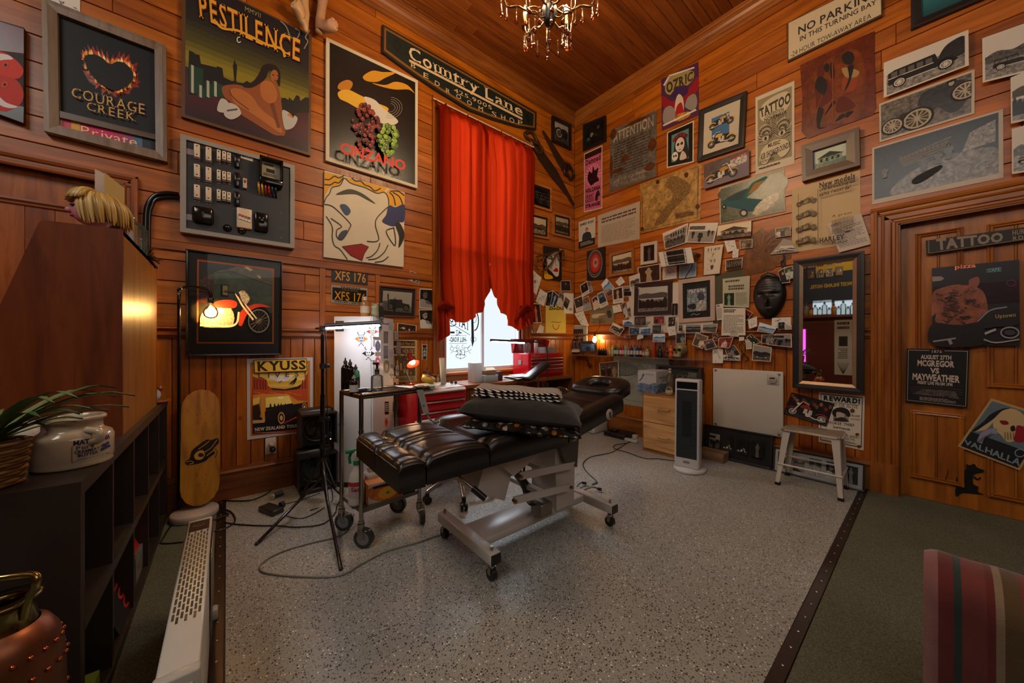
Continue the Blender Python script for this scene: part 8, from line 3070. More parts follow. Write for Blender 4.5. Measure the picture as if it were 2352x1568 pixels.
bottle('dark_bottle','short dark bottle with white label in front of the black ink bottles','bottle',onT(811,908)+FWD*0.01,0.024,0.12,'14100e','7a8a80',labcol='b8b4ac',nozzle=True)
sb=bottle('spray_bottle','clear glass spray bottle with black pump on the trolley','bottle',onT(866,904),0.036,0.15,'c8c8c4','14110f','bottleglass',neck=0.3,fill=0.22)
m=M()
p=V(sb['_o'])
m.cyl(p+V((0,0,0.14)),p+V((0,0,0.185)),0.007,'14110f','satin',8)
m.rbox(p+V((-0.008,0,0.185)),(0.035,0.018,0.014),'14110f','satin',0.004)
m.cyl(p+V((0,0,0.01)),p+V((0.012,0,0.13)),0.002,'c8c4bc','plastic',6)
m.build('pump',sb)
m=M()
p=onT(833,902)
m.rbox(p+V((0,0,0.014)),(0.07,0.05,0.026),'3a3a66','fabric',0.01)
tag(m.build('purple_cloth'),'folded purple cloth between the bottles on the trolley','cloth')
m=M()
p=onT(850,906)+FWD*0.03
m.lathe([(0,0),(0.04,0),(0.042,0.015),(0.03,0.02),(0.028,0.024),(0,0.024)],p,'14110f','gloss',16)
tag(m.build('black_tin'),'low black tin beside the purple cloth on the trolley','tin')
# lower shelf
SZ=0.216
sp=thing('trigger_spray',onZ(812,1150,SZ),'white sanitiser spray bottle with green trigger on lower trolley shelf','bottle')
p=V((-3.335,-1.17,SZ))
m=M()
m.lathe([(0,0),(0.042,0),(0.045,0.01),(0.045,0.15),(0.03,0.19),(0.016,0.215),(0.016,0.235)],p,'b8b0a8','plastic',18)
m.build('bottle_body',sp)
m=M()
m.lathe([(0.0455,0.045),(0.0455,0.13)],p,'a89490','paper',18)
m.lathe([(0.0458,0.115),(0.0458,0.14)],p,'9a2a30','paper',18)
m.build('label_wrap',sp)
m=M()
m.cyl(p+V((0,0,0.23)),p+V((0,0,0.255)),0.018,'17703a','plastic',12)
m.rbox(p+V((0,0,0.285)),(0.026,0.026,0.05),'b8b4ac','plastic',0.008)
m.rbox(p-RGT*0.02+V((0,0,0.31)),(0.085,0.024,0.024),'17703a','plastic',0.008)
m.tube(smooth_path([p-RGT*0.03+V((0,0,0.30)),p-RGT*0.042+V((0,0,0.27)),p-RGT*0.038+V((0,0,0.235))],4),0.008,'17703a','plastic',8)
m.build('trigger',sp)
s=Sheet(Cyl(p,0.0462,math.atan2(CAMP.y-p.y,CAMP.x-p.x)),None,n=0,t=0.0003,base=False,frm=[(-0.035,0.115),(0.035,0.115),(0.035,0.06),(-0.035,0.06)])
s.text('Sani',(5,5,95,50),'8a2030',True,0.03)
s.done('label_print',parent=sp)
m=M()
p=V((-3.23,-1.10,SZ))
m.rbox(p+V((0,0,0.075)),(0.11,0.09,0.15),'b4aea6','plastic',0.03)
m.cyl(p+V((0,0,0.15)),p+V((0,0,0.175)),0.024,'c0bab0','plastic',14)
tag(m.build('white_jug'),'white plastic jug with screw cap on lower trolley shelf','jug')
fx=thing('fruit_carton',(-3.18,-1.22,SZ),'printed fruit carton along the front of the lower trolley shelf','carton')
m=M()
m.box((-3.29,-1.235,SZ),(-3.0,-1.13,SZ+0.115),'b06a24','paper')
m.build('carton_body',fx)
s=Sheet(Plane((-3.29,-1.2352,SZ),(1,0,0),(0,0,1),(0,-1,0)),None,n=0,t=0.0004,base=False,frm=[(0,0.115),(0.29,0.115),(0.29,0),(0,0)])
s.rect('b8b0a8',0,0,100,100)
s.blob('b86420',[(0,22),(30,8),(60,14),(72,4),(72,96),(30,100),(4,70)],'rust')
s.oval('c88a2c',40,62,20,32)
s.oval('b8942c',40,62,9,14)
s.oval('5a6a20',40,62,4,7)
s.rect('15130f',72,40,100,100)
s.rect('15130f',10,14,72,26)
s.text('172246',(76,58,98,80),'c8c4bc',False,0.01)
s.done('carton_print',parent=fx)
# ===== LED stand
ls=V((-3.382,-0.481,0))
lt=thing('light_stand',ls,'black tripod stand carrying a glowing white LED tube','lamp')
m=M()
m.cyl(ls+V((0,0,0.1)),ls+V((0,0,0.78)),0.0165,'100e0d','gloss',14)
m.cyl(ls+V((0,0,0.75)),ls+V((0,0,1.22)),0.0125,'100e0d','gloss',14)
m.cyl(ls+V((0,0,1.2)),ls+V((0,0,1.26)),0.009,'a09a94','metal',12)
m.build('pole',lt)
for z in(0.40,0.60,0.99):
 m=M()
 m.cyl(ls+V((0,0,z-0.02)),ls+V((0,0,z+0.02)),0.021,'15120f','satin',12)
 m.rbox(ls+V((0.03,-0.01,z)),(0.035,0.018,0.028),'15120f','satin',0.004)
 m.build('clamp',lt)
m=M()
for z in(0.30,0.17):
 m.cyl(ls+V((0,0,z-0.015)),ls+V((0,0,z+0.02)),0.027,'15120f','satin',12)
m.build('hub',lt)
for x,y in((590,1248),(783,1306),(812,1165)):
 f=onZ(x,y,0.008)
 d_=(f-ls)
 m=M()
 h1=ls+V((0,0,0.17))+V((d_.x,d_.y,0)).normalized()*0.025
 h2=ls+V((0,0,0.30))+V((d_.x,d_.y,0)).normalized()*0.025
 m.tube([h2,h1*0.62+f*0.38],0.008,'100e0d','gloss',8)
 m.tube([h1,f],0.0095,'100e0d','gloss',10)
 m.ball(f,0.011,'15120f','satin',8,6)
 m.build('leg',lt)
m=M()
hd=ls+V((0,0,1.265))
m.rbox(hd,(0.045,0.03,0.04),'15120f','satin',0.006)
m.cyl(hd-RGT*0.05,hd+RGT*0.02,0.008,'15120f','satin',10)
m.build('head_joint',lt)
e0,e1=hd+RGT*0.02+V((0,0,0.018)),hd+RGT*0.425+V((0,0,0.042))
m=M()
m.cyl(e0,e1,0.018,'77808a','brushed',14)
m.build('lamp_housing',lt)
m=M()
dn=V((0,0,-0.011))
m.cyl(e0+RGT*0.01+dn,e1-RGT*0.008+dn,0.0145,(60,62,70),'emit',12)
m.build('led_tube',lt)
m=M()
m.tube(smooth_path([e0,ls+V((0.02,-0.02,1.15)),ls+V((0.025,-0.02,0.8)),ls+V((0.03,-0.025,0.5)),ls+V((0.03,-0.03,0.2)),ls+V((0.05,-0.06,0.006)),ls+V((-0.1,-0.12,0.006))],5),0.003,'100e0d','satin',5)
m.build('cord',lt)
m=M()
m.rbox(ls+V((0.045,-0.03,0.47)),(0.014,0.012,0.07),'1a1816','plastic',0.004)
m.ball(ls+V((0.045,-0.037,0.455)),(0.003,0.002,0.004),(4,4.5,5),'emit',6,4)
m.build('cord_switch',lt)
# ===== work corner under the window
RED='a80f16'
def drawer_unit(name,lab,x0,x1,y0,y1,z0,z1,rows,par=None):
 t=thing(name,((x0+x1)/2,(y0+y1)/2,z0),lab,'tool chest')
 m=M()
 m.box((x0,y0,z0),(x1,y1,z1),RED,'gloss',0.006)
 m.build('body',t)
 for a,b in rows:
  d=M()
  d.box((x0+0.025,y0-0.014,a),(x1-0.025,y0+0.002,b),RED,'gloss',0.003)
  o=d.build('drawer',t)
  d=M()
  d.box((x0+0.03,y0-0.026,b-0.014),(x1-0.03,y0-0.012,b-0.002),'b8b0aa','brushed',0.003)
  d.build('pull',o)
 return t
rc_=drawer_unit('tool_cabinet','red rolling tool cabinet with silver drawer pulls left of the desk',-2.69,-2.19,-0.55,-0.12,0.06,0.755,((0.655,0.73),(0.565,0.645),(0.50,0.555)))
m=M()
m.box((-2.68,-0.565,0.395),(-2.16,-0.13,0.415),RED,'gloss')
m.box((-2.66,-0.553,0.12),(-2.22,-0.548,0.385),'2a0a0c','satin')
m.build('shelf',rc_)
for x in(-2.64,-2.25):
 for y in(-0.5,-0.17):
  m=M()
  m.cyl((x-0.012,y,0.032),(x+0.012,y,0.032),0.032,'1a1816','satin',14)
  m.build('caster',rc_)
gb=Sheet(Plane((-2.72,-0.592,0.415),(1,0,0),(0,0,1),(0,-1,0)),None,n=0,t=0.05,col='b8b4b0',frm=[(0,0.09),(0.24,0.09),(0.24,0),(0,0)])
gb.rect('9a2024',70,70,98,96)
gb.text('LARGE',(72,75,96,92),'d8d0c8',False,0.03)
gb.text('GE',(48,20,66,44),'4a6a3c',False,0.03)
gb.done('glove_box','white glove box marked large on the red cabinet shelf','box')
# on the cabinet
CZ=0.7555
m=M()
m.grid(lambda a,b:V((-2.68+0.47*a,-0.575+0.42*b,CZ+0.004+0.004*math.sin(a*17)*math.sin(b*9)-(0.03*(1-b*12)if b<0.08 else 0))),24,18,'bcb4ac','paper')
tag(m.build('bench_cloth'),'crumpled white paper sheet covering the red cabinet top','paper')
CZ+=0.01
p=onZ(975,888,CZ)+FWD*0.1
m=M()
m.lathe([(0.03,0),(0.062,0),(0.062,0.055),(0.03,0.055)],p+V((0,0,0.03)),'b8902c','satin',20,axis=(0.3,-0.2,1))
tag(m.build('tape_roll'),'yellow tape roll tilted beneath the desk lamp','tape')
p=onZ(978,892,CZ)
m=M()
m.rbox(p+V((0,0,0.012)),(0.14,0.07,0.02),'4a9a84','plastic',0.004)
tag(m.build('teal_case'),'flat teal case near the front of the red cabinet','case')
for i,(x,h,r_,c,lb)in enumerate(((967,0.11,0.014,'1a1614',None),(974,0.15,0.015,'5a4a48','a8a0a8'),(981,0.10,0.013,'14100e','a03a50'),(987,0.07,0.014,'8a7a64',None),(1000,0.09,0.016,'6a5a3c','8a6a50'))):
 bottle('small_bottle',('small dark capped bottle behind the yellow tape','slim spray bottle with pale label behind the tape','little black nozzle bottle with pink label','squat metal capped vial beside the pink labelled bottle','short striped jar nearest the paper roll')[i],'bottle',onZ(x,880,CZ)+FWD*0.12,r_,h,c,'15120f',labcol=lb,nozzle=i==1)
m=M()
p=onZ(1019,882,CZ)
m.lathe([(0,0),(0.026,0),(0.026,0.25),(0.008,0.25),(0.008,0)],p,'b8b09c','paper',16,axis=(-0.08,0,1))
tag(m.build('paper_roll'),'upright cream paper towel roll on the red cabinet','paper roll')
m=M()
for k in range(2):
 q=onZ(1036+k*9,881,CZ)
 m.lathe([(0.013,0),(0.015,0.01),(0.012,0.02)],q+V((0,0,0.004)),'2a2c34','gloss',10,axis=(0.4,-0.6,0.6))
m.tube([onZ(1036,881,CZ+0.012),onZ(1045,881,CZ+0.012)],0.003,'1a1a20','gloss',6)
tag(m.build('goggles'),'small pair of dark goggles right of the paper roll','goggles')
dl=thing('desk_lamp',onZ(940,880,CZ),'small red shaded desk lamp glowing warm on the red cabinet','lamp')
p0=onZ(940,884,CZ)+FWD*0.05
hd=p0+RGT*-0.01+V((0,0,0.27))
m=M()
m.lathe([(0,0),(0.06,0),(0.06,0.01),(0.015,0.02),(0,0.02)],p0,'6a1c12','gloss',18)
m.build('base',dl)
m=M()
m.tube(smooth_path([p0+V((0,0,0.02)),p0-RGT*0.05+V((0,0,0.13)),p0-RGT*0.075+V((0,0,0.22)),p0-RGT*0.05+V((0,0,0.285)),hd]),0.006,'a89a90','metal',8)
m.build('arm',dl)
axl=(RGT*0.45-V((0,0,0.75))-FWD*0.45).normalized()
m=M()
m.lathe([(0.012,-0.03),(0.022,-0.02),(0.026,0.03),(0.03,0.035),(0.062,0.095),(0.064,0.1),(0.06,0.098),(0.028,0.04)],hd,'8a2414','gloss',20,axis=axl)
m.build('shade',dl)
m=M()
m.ball(hd+axl*0.075,0.026,(120,80,42),'emit',12,8)
m.build('bulb',dl)
# desk
DZ=0.75
dk=thing('desk',(-1.4,-0.28,0),'brown wooden desk running under the window','desk')
for nm,lo,hi,mt in(('desktop',(-2.15,-0.50,DZ-0.03),(-0.60,-0.03,DZ),'woodX'),('side_panel',(-0.63,-0.48,0),(-0.605,-0.04,DZ-0.03),'woodZ'),('side_panel',(-2.14,-0.48,0),(-2.115,-0.04,DZ-0.03),'woodZ'),('drawer_front',(-2.11,-0.48,0.55),(-1.72,-0.46,0.70),'woodX')):
 m=M()
 m.box(lo,hi,hx('7a4420')if 'top' in nm else hx('5e3a20'),mt)
 m.build(nm,dk)
tc=drawer_unit('tool_chest','red top tool chest with open lid on the desk',-1.27,-0.69,-0.40,-0.12,DZ,1.03,((0.945,0.975),(0.90,0.94),(0.855,0.895),(0.785,0.85)))
m=M()
m.hull([V((x,y,z))for x,y,z in((-1.27,-0.12,1.03),(-0.69,-0.12,1.03),(-0.69,-0.10,1.20),(-1.27,-0.10,1.20))],[V((x,y,z))for x,y,z in((-1.27,-0.10,1.03),(-0.69,-0.10,1.03),(-0.69,-0.08,1.20),(-1.27,-0.08,1.20))],'6a0c10','gloss')
for x in(-1.27,-0.695):
 m.hull([V((x,-0.12,1.03)),V((x,-0.17,1.18)),V((x,-0.09,1.20))],[V((x+0.005,-0.12,1.03)),V((x+0.005,-0.17,1.18)),V((x+0.005,-0.09,1.20))],RED,'gloss')
m.build('lid',tc)
m=M()
m.box((-1.277,-0.28,0.90),(-1.268,-0.23,0.95),'b8b0ac','brushed')
m.build('latch',tc)
s=Sheet(Plane((-1.23,-0.4005,0.985),(1,0,0),(0,0,1),(0,-1,0)),None,n=0,t=0.0005,base=False,frm=[(0,0.035),(0.16,0.035),(0.16,0),(0,0)])
s.line('b8a8a4',[(22,5),(98,40),(30,95),(22,5)],6)
s.line('b8a8a4',[(34,16),(52,82),(70,34)],5)
s.text('DJ5',[(2,95),(2,5),(14,5),(14,95)],'b8a8a4')
s.done('decal',parent=tc)
for x,r_,h,c,l in((-1.17,0.045,0.13,'a8a8a8','clear jar of tools in the open tool chest'),(-1.02,0.024,0.15,'b8b4b0','white bottle standing in the open tool chest')):
 m=M()
 m.lathe([(0,0),(r_,0),(r_,h*0.8),(r_*0.8,h*0.9),(r_*0.6,h)],(x,-0.26,1.031),c,'bottleglass' if r_>0.03 else 'plastic',14)
 tag(m.build('tool_jar' if r_>0.03 else 'white_bottle'),l,'jar' if r_>0.03 else 'bottle')
m=M()
m.box((-0.94,-0.34,1.031),(-0.74,-0.2,1.10),'a8a49c','plasticglass')
tag(m.build('clear_tray'),'clear plastic tray on the right of the open tool chest','tray')
bx_=[((-1.93,-0.30,DZ),(0.10,0.12,0.2),'b8b8ba','white_box','tall white box on the desk before the window','plastic'),((-1.80,-0.36,DZ),(0.16,0.12,0.07),'8a9496','glove_carton','pale grey carton on the desk, bottom of its pile','paper'),((-1.80,-0.36,DZ+0.071),(0.12,0.10,0.05),'7a5a3c','open_carton','small open brown carton on the pale grey one','paper'),((-1.66,-0.36,DZ),(0.05,0.06,0.1),'3a1c20','dark_carton','small dark red box beside the cartons on the desk','paper')]
for c_,sz,col,nm,lab,mt in bx_:
 m=M()
 x,y,z=c_
 m.box((x-sz[0]/2,y-sz[1]/2,z),(x+sz[0]/2,y+sz[1]/2,z+sz[2]),col,mt,0.003)
 if nm=='open_carton':
  m.hull([V((x-.06,y-.05,z+.05)),V((x+.06,y-.05,z+.05)),V((x+.05,y-.01,z+.075)),V((x-.05,y-.01,z+.075))],[V((x-.06,y-.05,z+.052)),V((x+.06,y-.05,z+.052)),V((x+.05,y-.01,z+.077)),V((x-.05,y-.01,z+.077))],'b8a48c','paper')
 tag(m.build(nm),lab,'box')
r=random.Random(14)
for k in range(7):
 PP=Plane((-1.42+r.uniform(-.05,.05),-0.40+r.uniform(-.04,.04),DZ+0.002+k*0.007),(1,r.uniform(-.6,.6),0),(r.uniform(-.1,.1),1,r.uniform(-.04,.05)),(0,0,1))
 s=Sheet(PP,None,n=0,t=0.001,col='b4aea6',frm=[(-0.14,0.1),(0.14,0.1),(0.14,-0.1),(-0.14,-0.1)])
 s.lines('6a6864',10,10,90,80,5,0.3,seed=k)
 s.done('paper_sheet',('lowest','second lowest','third lowest','middle','third highest','second highest','topmost')[k]+' loose sheet of the messy paper pile on the desk','paper','sheets piled on the desk')
m=M()
m.lathe([(0,0),(0.035,0),(0.037,0.09),(0.03,0.095),(0,0.095)],(-1.205,-0.455,DZ),'4a4c4e','satin',16)
tag(m.build('canister'),'grey canister on the desk in front of the tool chest','canister')
m=M()
p=onZ(1144,872,DZ)
m.cyl(p,p+V((0,0,0.03)),0.018,'9aa0a4','plastic',14)
tag(m.build('small_tub'),'tiny pale tub on the desk left of the papers','tub')
gl=thing('gooseneck_lamp',(-0.98,-0.52,DZ),'black gooseneck desk lamp with a horizontal white LED bar','lamp')
g=lambda x,y:onY(x,y,-0.48)
m=M()
m.tube(smooth_path([g(1256,880),g(1257,830),g(1257,804),g(1251,791),g(1238,786),g(1220,785),g(1203,785)]),0.008,'14110f','satin',8)
m.build('neck',gl)
m=M()
m.cyl(g(1256,884)-V((0,0,0.02)),g(1256,878),0.025,'14110f','satin',12)
m.build('clamp',gl)
m=M()
m.cyl(g(1204,784.5),g(1127,781),0.013,'1a1816','satin',12)
m.build('lamp_housing',gl)
m=M()
m.cyl(g(1203,787),g(1129,783.5),0.011,(22,24,27),'emit',12)
m.build('led_tube',gl)
# arm rest on its stand and rolling stool
ar=thing('arm_rest',onY(1228,870,-0.85),'tilted black padded arm rest on a chrome post','arm rest')
a,b=onY(1212,868,-0.85),onY(1250,838,-0.85)
m=M()
u=(b-a).normalized()
R3=Matrix((u,V((0,1,0)),u.cross(V((0,1,0))))).transposed()
m.rbox((a+b)/2,((b-a).length+0.06,0.13,0.05),BL_,'leather',0.022,3,R3)
m.build('pad',ar)
m=M()
m.cyl((a+b)/2+u*0.03,V((((a+b)/2).x+0.02,-0.85,0.02)),0.011,'a8a098','metal',10)
m.build('post',ar)
m=M()
m.lathe([(0.13,0),(0.13,0.012),(0.02,0.03),(0,0.03)],(((a+b)/2).x+0.02,-0.85,0),'14110f','satin',20)
m.build('foot',ar)
sc_=V((-2.56,-1.03,0))
st=thing('rolling_stool',sc_,'black padded rolling stool on chrome five star base behind table','stool')
m=M()
m.lathe([(0,0.50),(0.17,0.50),(0.19,0.52),(0.195,0.55),(0.18,0.58),(0.14,0.588),(0.10,0.575),(0,0.57)],sc_,BL_,'leather',32)
m.build('seat',st)
m=M()
m.cyl(sc_+V((0,0,0.12)),sc_+V((0,0,0.5)),0.025,'a8a29c','metal',14)
m.build('gas_column',st)
for k in range(5):
 an=k*2*math.pi/5+0.55
 d_=V((math.cos(an),math.sin(an),0))
 m=M()
 m.tube(smooth_path([sc_+V((0,0,0.15)),sc_+d_*0.12+V((0,0,0.14)),sc_+d_*0.25+V((0,0,0.085))],4),[0.024]*4+[0.016]*5,'b8b2ac','metal',10)
 o=m.build('base_arm',st)
 m=M()
 q=sc_+d_*0.25
 n_=V((-d_.y,d_.x,0))
 for sg in(-1,1):
  m.cyl(q+n_*0.006*sg+V((0,0,0.028)),q+n_*0.024*sg+V((0,0,0.028)),0.028,'15120f','satin',14)
 m.cyl(q+V((0,0,0.03)),q+V((0,0,0.075)),0.016,'15120f','satin',8)
 m.build('caster',o)
# ===== glass shelf with ink bottles
SHZ=0.985
sh=thing('glass_shelf',WB.pt(0.9,SHZ-0.012,0.09),'long glass wall shelf on ornate brass brackets, holding ink bottles','shelf')
m=M()
m.plate(Plane((0,0,SHZ-0.012),(0,-1,0),(-1,0,0),(0,0,1)),[(0.06,0.03),(1.86,0.03),(1.72,0.13),(1.62,0.15),(0.06,0.15)][::-1],0,0.012,'8a8a80','plasticglass')
m.build('shelf_board',sh)
for u in(0.30,1.47):
 m=M()
 for k in range(3):
  m.tube([WB.pt(u+0.03*math.cos(t_*0.5+k),SHZ-0.05-k*0.045+0.022*math.sin(t_*0.5+k),0.035+0.02*(2-k)+0.015*math.cos(t_*0.5))for t_ in range(11)],0.006,'7a5a28','metal',6)
 m.tube(smooth_path([WB.pt(u,SHZ-0.014,0.13),WB.pt(u,SHZ-0.05,0.11),WB.pt(u,SHZ-0.12,0.05),WB.pt(u,SHZ-0.19,0.03)],4),0.007,'7a5a28','metal',6)
 m.build('bracket',sh)
def onS(x,n=0.10):
 return V((-n,WB.hit(x,800,n).y,SHZ+0.001))
ink=None
for i,(x,c)in enumerate(zip((1280,1315,1345,1378,1440,1480,1520,1555,1603,1640,1680,1722,1768,1812,1858,1905,1947),('0e0c0a','100d0b','0e0c0a','120f0c','b8881c','c8a020','14321c','2a5a2c','8a1420','9a1a24','4aa08a','a8401c','121c3c','3a6088','141c38','0e1424','b01c1c'))):
 nm=('black','black','black','black','yellow','yellow','dark green','green','crimson','red','mint','rust orange','navy','sky blue','deep blue','blue black','bright red')[i]
 o_=('first','second','third','fourth')[i]if i<4 else('first' if i==4 else 'second' if i==5 else '')
 bottle('ink_bottle',(o_+' '+nm+' ink bottle from the bulb end of the glass shelf').strip(),'bottle',onS(1180+x/6.533),0.0165,0.10 if i<4 else(0.11 if i==16 else 0.145),c,'15120f' if nm not in('yellow','mint','green')else c,labcol='b0a8a0' if i>3 else None,nozzle=True,group='ink bottles on the glass shelf')
bottle('olive_bottle','wider olive bottle with pale label right of the ink bottles','bottle',onS(1486),0.028,0.13,'6a6a2c','4a4a20',labcol='a8a480',neck=0.4)
m=M()
p=onS(1503)
m.cyl(p,p+V((0,0,0.15)),0.014,'9a1814','satin',12)
m.cyl(p+V((0,0,0.15)),p+V((0,0,0.162)),0.0015,'2a2018','matte',5)
tag(m.build('red_candle'),'tall red candle on the glass shelf','candle')
for x,lab,c,h in((1516,'dark standing statuette right of the red candle','15120f',0.14),(1531,'brown huddled statuette near the orange robed one','3a2414',0.12),(1541,'bright orange robed statuette left of the skull','c85a0c',0.145)):
 m=M()
 p=onS(x)
 m.lathe([(0,0),(0.03,0),(0.028,h*0.2),(0.02,h*0.55),(0.021,h*0.7),(0.010,h*0.78),(0,h*0.8)],p,c,'satin',12)
 m.ball(p+V((0,0,h*0.88)),(0.014,0.014,h*0.12),c if x<1540 else 'b07038','satin',10,8)
 for sg in(-1,1):
  m.tube([p+V((0,0.02*sg,h*0.68)),p+V((-0.012,0.026*sg,h*0.5)),p+V((-0.024,0.006*sg,h*0.5))],0.006,c,'satin',6)
 tag(m.build('statuette'),lab,'statuette')
p=onS(1563)
m=M()
m.ball(p+V((0.01,0,0.105)),(0.075,0.062,0.065),'9a8a5c','rust',18,12)
m.rbox(p+V((-0.045,0.012,0.045)),(0.06,0.075,0.075),'9a8a5c','rust',0.02,3)
for sg in(-1,1):
 m.ball(p+V((-0.062,0.012+0.026*sg,0.095)),(0.014,0.017,0.016),'1d160c','matte',10,6)
m.ball(p+V((-0.076,0.012,0.068)),(0.006,0.009,0.012),'1d160c','matte',8,6)
for k in range(6):
 m.rbox(p+V((-0.074,-0.014+k*0.011,0.034)),(0.008,0.009,0.02),'b0a27a','satin',0.002)
tag(m.build('skull'),'carved yellowish bone skull on the glass shelf','skull')
# framed photos standing on the shelf, bare bulb
SP2=Plane((-0.05,0,SHZ),(0,-1,0),(0.12,0,1),(-1,0,0.12))
t_,s=framed(SP2,None,'framed_photo','white framed colour photo of a family leaning above the shelf','picture','b8b09c',0.022,0.02,pcol='c8c0b0',q=[(a_,max(0.002,b_))for a_,b_ in[SP2.uv(x,y,0.02)for x,y in cpx(CR['D'][0],CR['D'][1],760,1092,1098,1085,1098,1488,765,1495)]])
ph(s,'crowd',8,'col',14,10,86,90)
s.done('print',parent=t_)
q=SP2.uv(1180+1240/6.533,795,0.1)
gq=[SP2.uv(x,y,0.06)for x,y in cpx(CR['D'][0],CR['D'][1],995,1330,1240,1320,1240,1500,990,1500)]
t_,s=framed(SP2,None,'framed_photo','small grey bolted metal frame with a portrait beside the bulb','picture','6a6a5a',0.03,0.015,'brushed',q=[(a_,max(0.002,b_))for a_,b_ in gq],n0=0.05,glass=False)
ph(s,'portrait',3,'blue',0,0,100,100)
s.done('print',parent=t_)
bb=WB.hit(1366,780,0.09)
hb=thing('hanging_bulb',bb,'bare glowing bulb hanging over the shelf from a black flex','lamp')
m=M()
m.tube(smooth_path([WB.hit(1378,735,0.01),WB.hit(1376,752,0.06),bb+V((0,0,0.10))],5),0.003,'14110f','satin',6)
m.build('flex',hb)
m=M()
m.lathe([(0.014,0.045),(0.016,0.05),(0.014,0.09),(0.005,0.1)],bb,'15120f','satin',12)
m.build('socket',hb)
m=M()
m.lathe([(0.012,0.045),(0.022,0.02),(0.028,-0.005),(0.02,-0.03),(0,-0.036)],bb,(110,68,30),'emit',16)
m.build('bulb',hb)
# brass hook on the wall
m=M()
k_=CR['F']
for pts in((1530,985,1545,960,1560,985,1570,1030,1610,1080,1650,1130,1660,1180,1630,1200,1595,1170,1600,1120,1625,1060,1620,1000,1600,960,1625,945,1640,975),):
 m.tube(smooth_path([WB.hit(*p,0.062)for p in cpx(k_[0],k_[1],*pts)],3),0.007,'8a6424','metal',7)
tag(m.build('brass_hook'),'looped brass hook hanging under the print wall','hook')
# black carved mask
mk=WB.hit(1764,680,0.05)
m=M()
def mask(a,b):
 x,y=2*a-1,2*b-1
 w=0.128*math.sqrt(max(0,1-abs(y)**2.4))*(1-0.22*max(0,-y))
 f=math.sqrt(max(0,1-x*x))*math.sqrt(max(0,1-y**4))
 d=0.085*f
 ay=y+0.12
 d+=0.05*math.exp(-(x/0.13)**2)*math.exp(-((ay+0.15)/0.2)**2)*f
 d+=0.016*math.exp(-(x/0.3)**2)*math.exp(-((y+0.58)/0.05)**2)+0.012*math.exp(-(x/0.28)**2)*math.exp(-((y+0.68)/0.05)**2)
 for sx in(-0.38,0.38):
  d-=0.028*math.exp(-((x-sx)/0.2)**2)*math.exp(-((y-0.06)/0.08)**2)
  d+=0.012*math.exp(-((x-sx)/0.17)**2)*math.exp(-((y-0.05)/0.035)**2)
  d+=0.012*math.exp(-((x-sx)/0.26)**2)*math.exp(-((y-0.2)/0.05)**2)
 d+=0.002*math.sin(y*60+6*x*x)*f*(y>0.25)
 return WB.pt(-mk.y+x*w,mk.z+y*0.205,0.004+max(0,d))
m.grid(mask,40,56,'1b1613','satin')
m.tube([WB.pt(-mk.y-0.05,mk.z+0.175,0.04),WB.pt(-mk.y,mk.z+0.20,0.055),WB.pt(-mk.y+0.05,mk.z+0.175,0.04)],0.022,'1b1613','satin',10)
tag(m.build('carved_mask'),'large black carved face mask left of the tall mirror','mask')
# ===== right wall furniture
cbn=thing('drawer_cabinet',(-0.24,-1.66,0),'beech two drawer cabinet against the right wall','cabinet')
m=M()
BE='b88a58'
m.box((-0.465,-1.80,0),(-0.03,-1.345,0.615),BE,'woodY')
m.build('carcass',cbn)
for z0,z1 in((0.325,0.595),(0.04,0.318)):
 m=M()
 m.box((-0.482,-1.785,z0),(-0.466,-1.362,z1),'c09260','woodY')
 o=m.build('drawer',cbn)
 m=M()
 zc2=z0+0.155
 m.tube(smooth_path([(-0.484,-1.645,zc2),(-0.505,-1.64,zc2-0.004),(-0.508,-1.585,zc2-0.008),(-0.505,-1.53,zc2-0.004),(-0.484,-1.525,zc2)],4),0.006,'b09060','plastic',8)
 m.build('handle',o)
ct=thing('wine_carton',(-0.24,-1.36,0.616),'white printed New Zealand carton standing on the beech cabinet','box')
m=M()
m.box((-0.40,-1.46,0.616),(-0.085,-1.25,0.85),'b4b0aa','paper')
m.build('carton_body',ct)
for P,q,k in((Plane((-0.4005,0,0),(0,-1,0),(0,0,1),(-1,0,0)),[(1.252,0.848),(1.458,0.848),(1.458,0.618),(1.252,0.618)],0),(Plane((0,-1.4605,0),(1,0,0),(0,0,1),(0,-1,0)),[(-0.398,0.848),(-0.087,0.848),(-0.087,0.618),(-0.398,0.618)],1)):
 s=Sheet(P,None,n=0,t=0.0004,base=False,frm=q)
 s.blob('6a8098',[(0,100),(0,66),(30,58),(60,62),(100,54),(100,100)],'photo')
 if k:
  s.text('New Zealand',(16,22,92,36),'5a544e',True)
  s.lines('7a746c',40,42,86,48,1)
 else:
  s.blob('4a6478',[(30,12),(36,18),(28,30),(22,40),(8,50),(6,46),(20,32),(22,22)])
  s.lines('7a8690',42,12,90,20,2)
  s.oval('6a6a60',56,84,16,8)
 s.done('carton_print',parent=ct)
CPl=Plane((-0.10,0,0.616),(0,-1,0),(0.16,0,1),(-1,0,0.16))
t_,s=framed(CPl,None,'display_case','dark framed glass display case leaning behind the carton','display case','1d1713',0.03,0.05,q=[(1.30,0.29),(1.80,0.28),(1.80,0.0),(1.30,0.0)],pcol='2a2a26',n0=0.0)
for x,y in((54,40),(68,44),(30,40)):
 s.ring('8a7a50',x,y,7,13,1.6)
s.lines('9a9688',74,16,94,40,4)
s.lines('6a6458',72,55,92,85,5)
s.done('case_back',parent=t_)
p=onZ(1548,897,0.616)
bottle('carafe','slim clear carafe of brown spirit beside the display case','bottle',V((-0.30,-1.56,0.616)),0.035,0.27,'b89a70','a8906a','bottleglass',neck=0.3,fill=0.4)
m=M()
p=V((-0.40,-1.60,0.616))
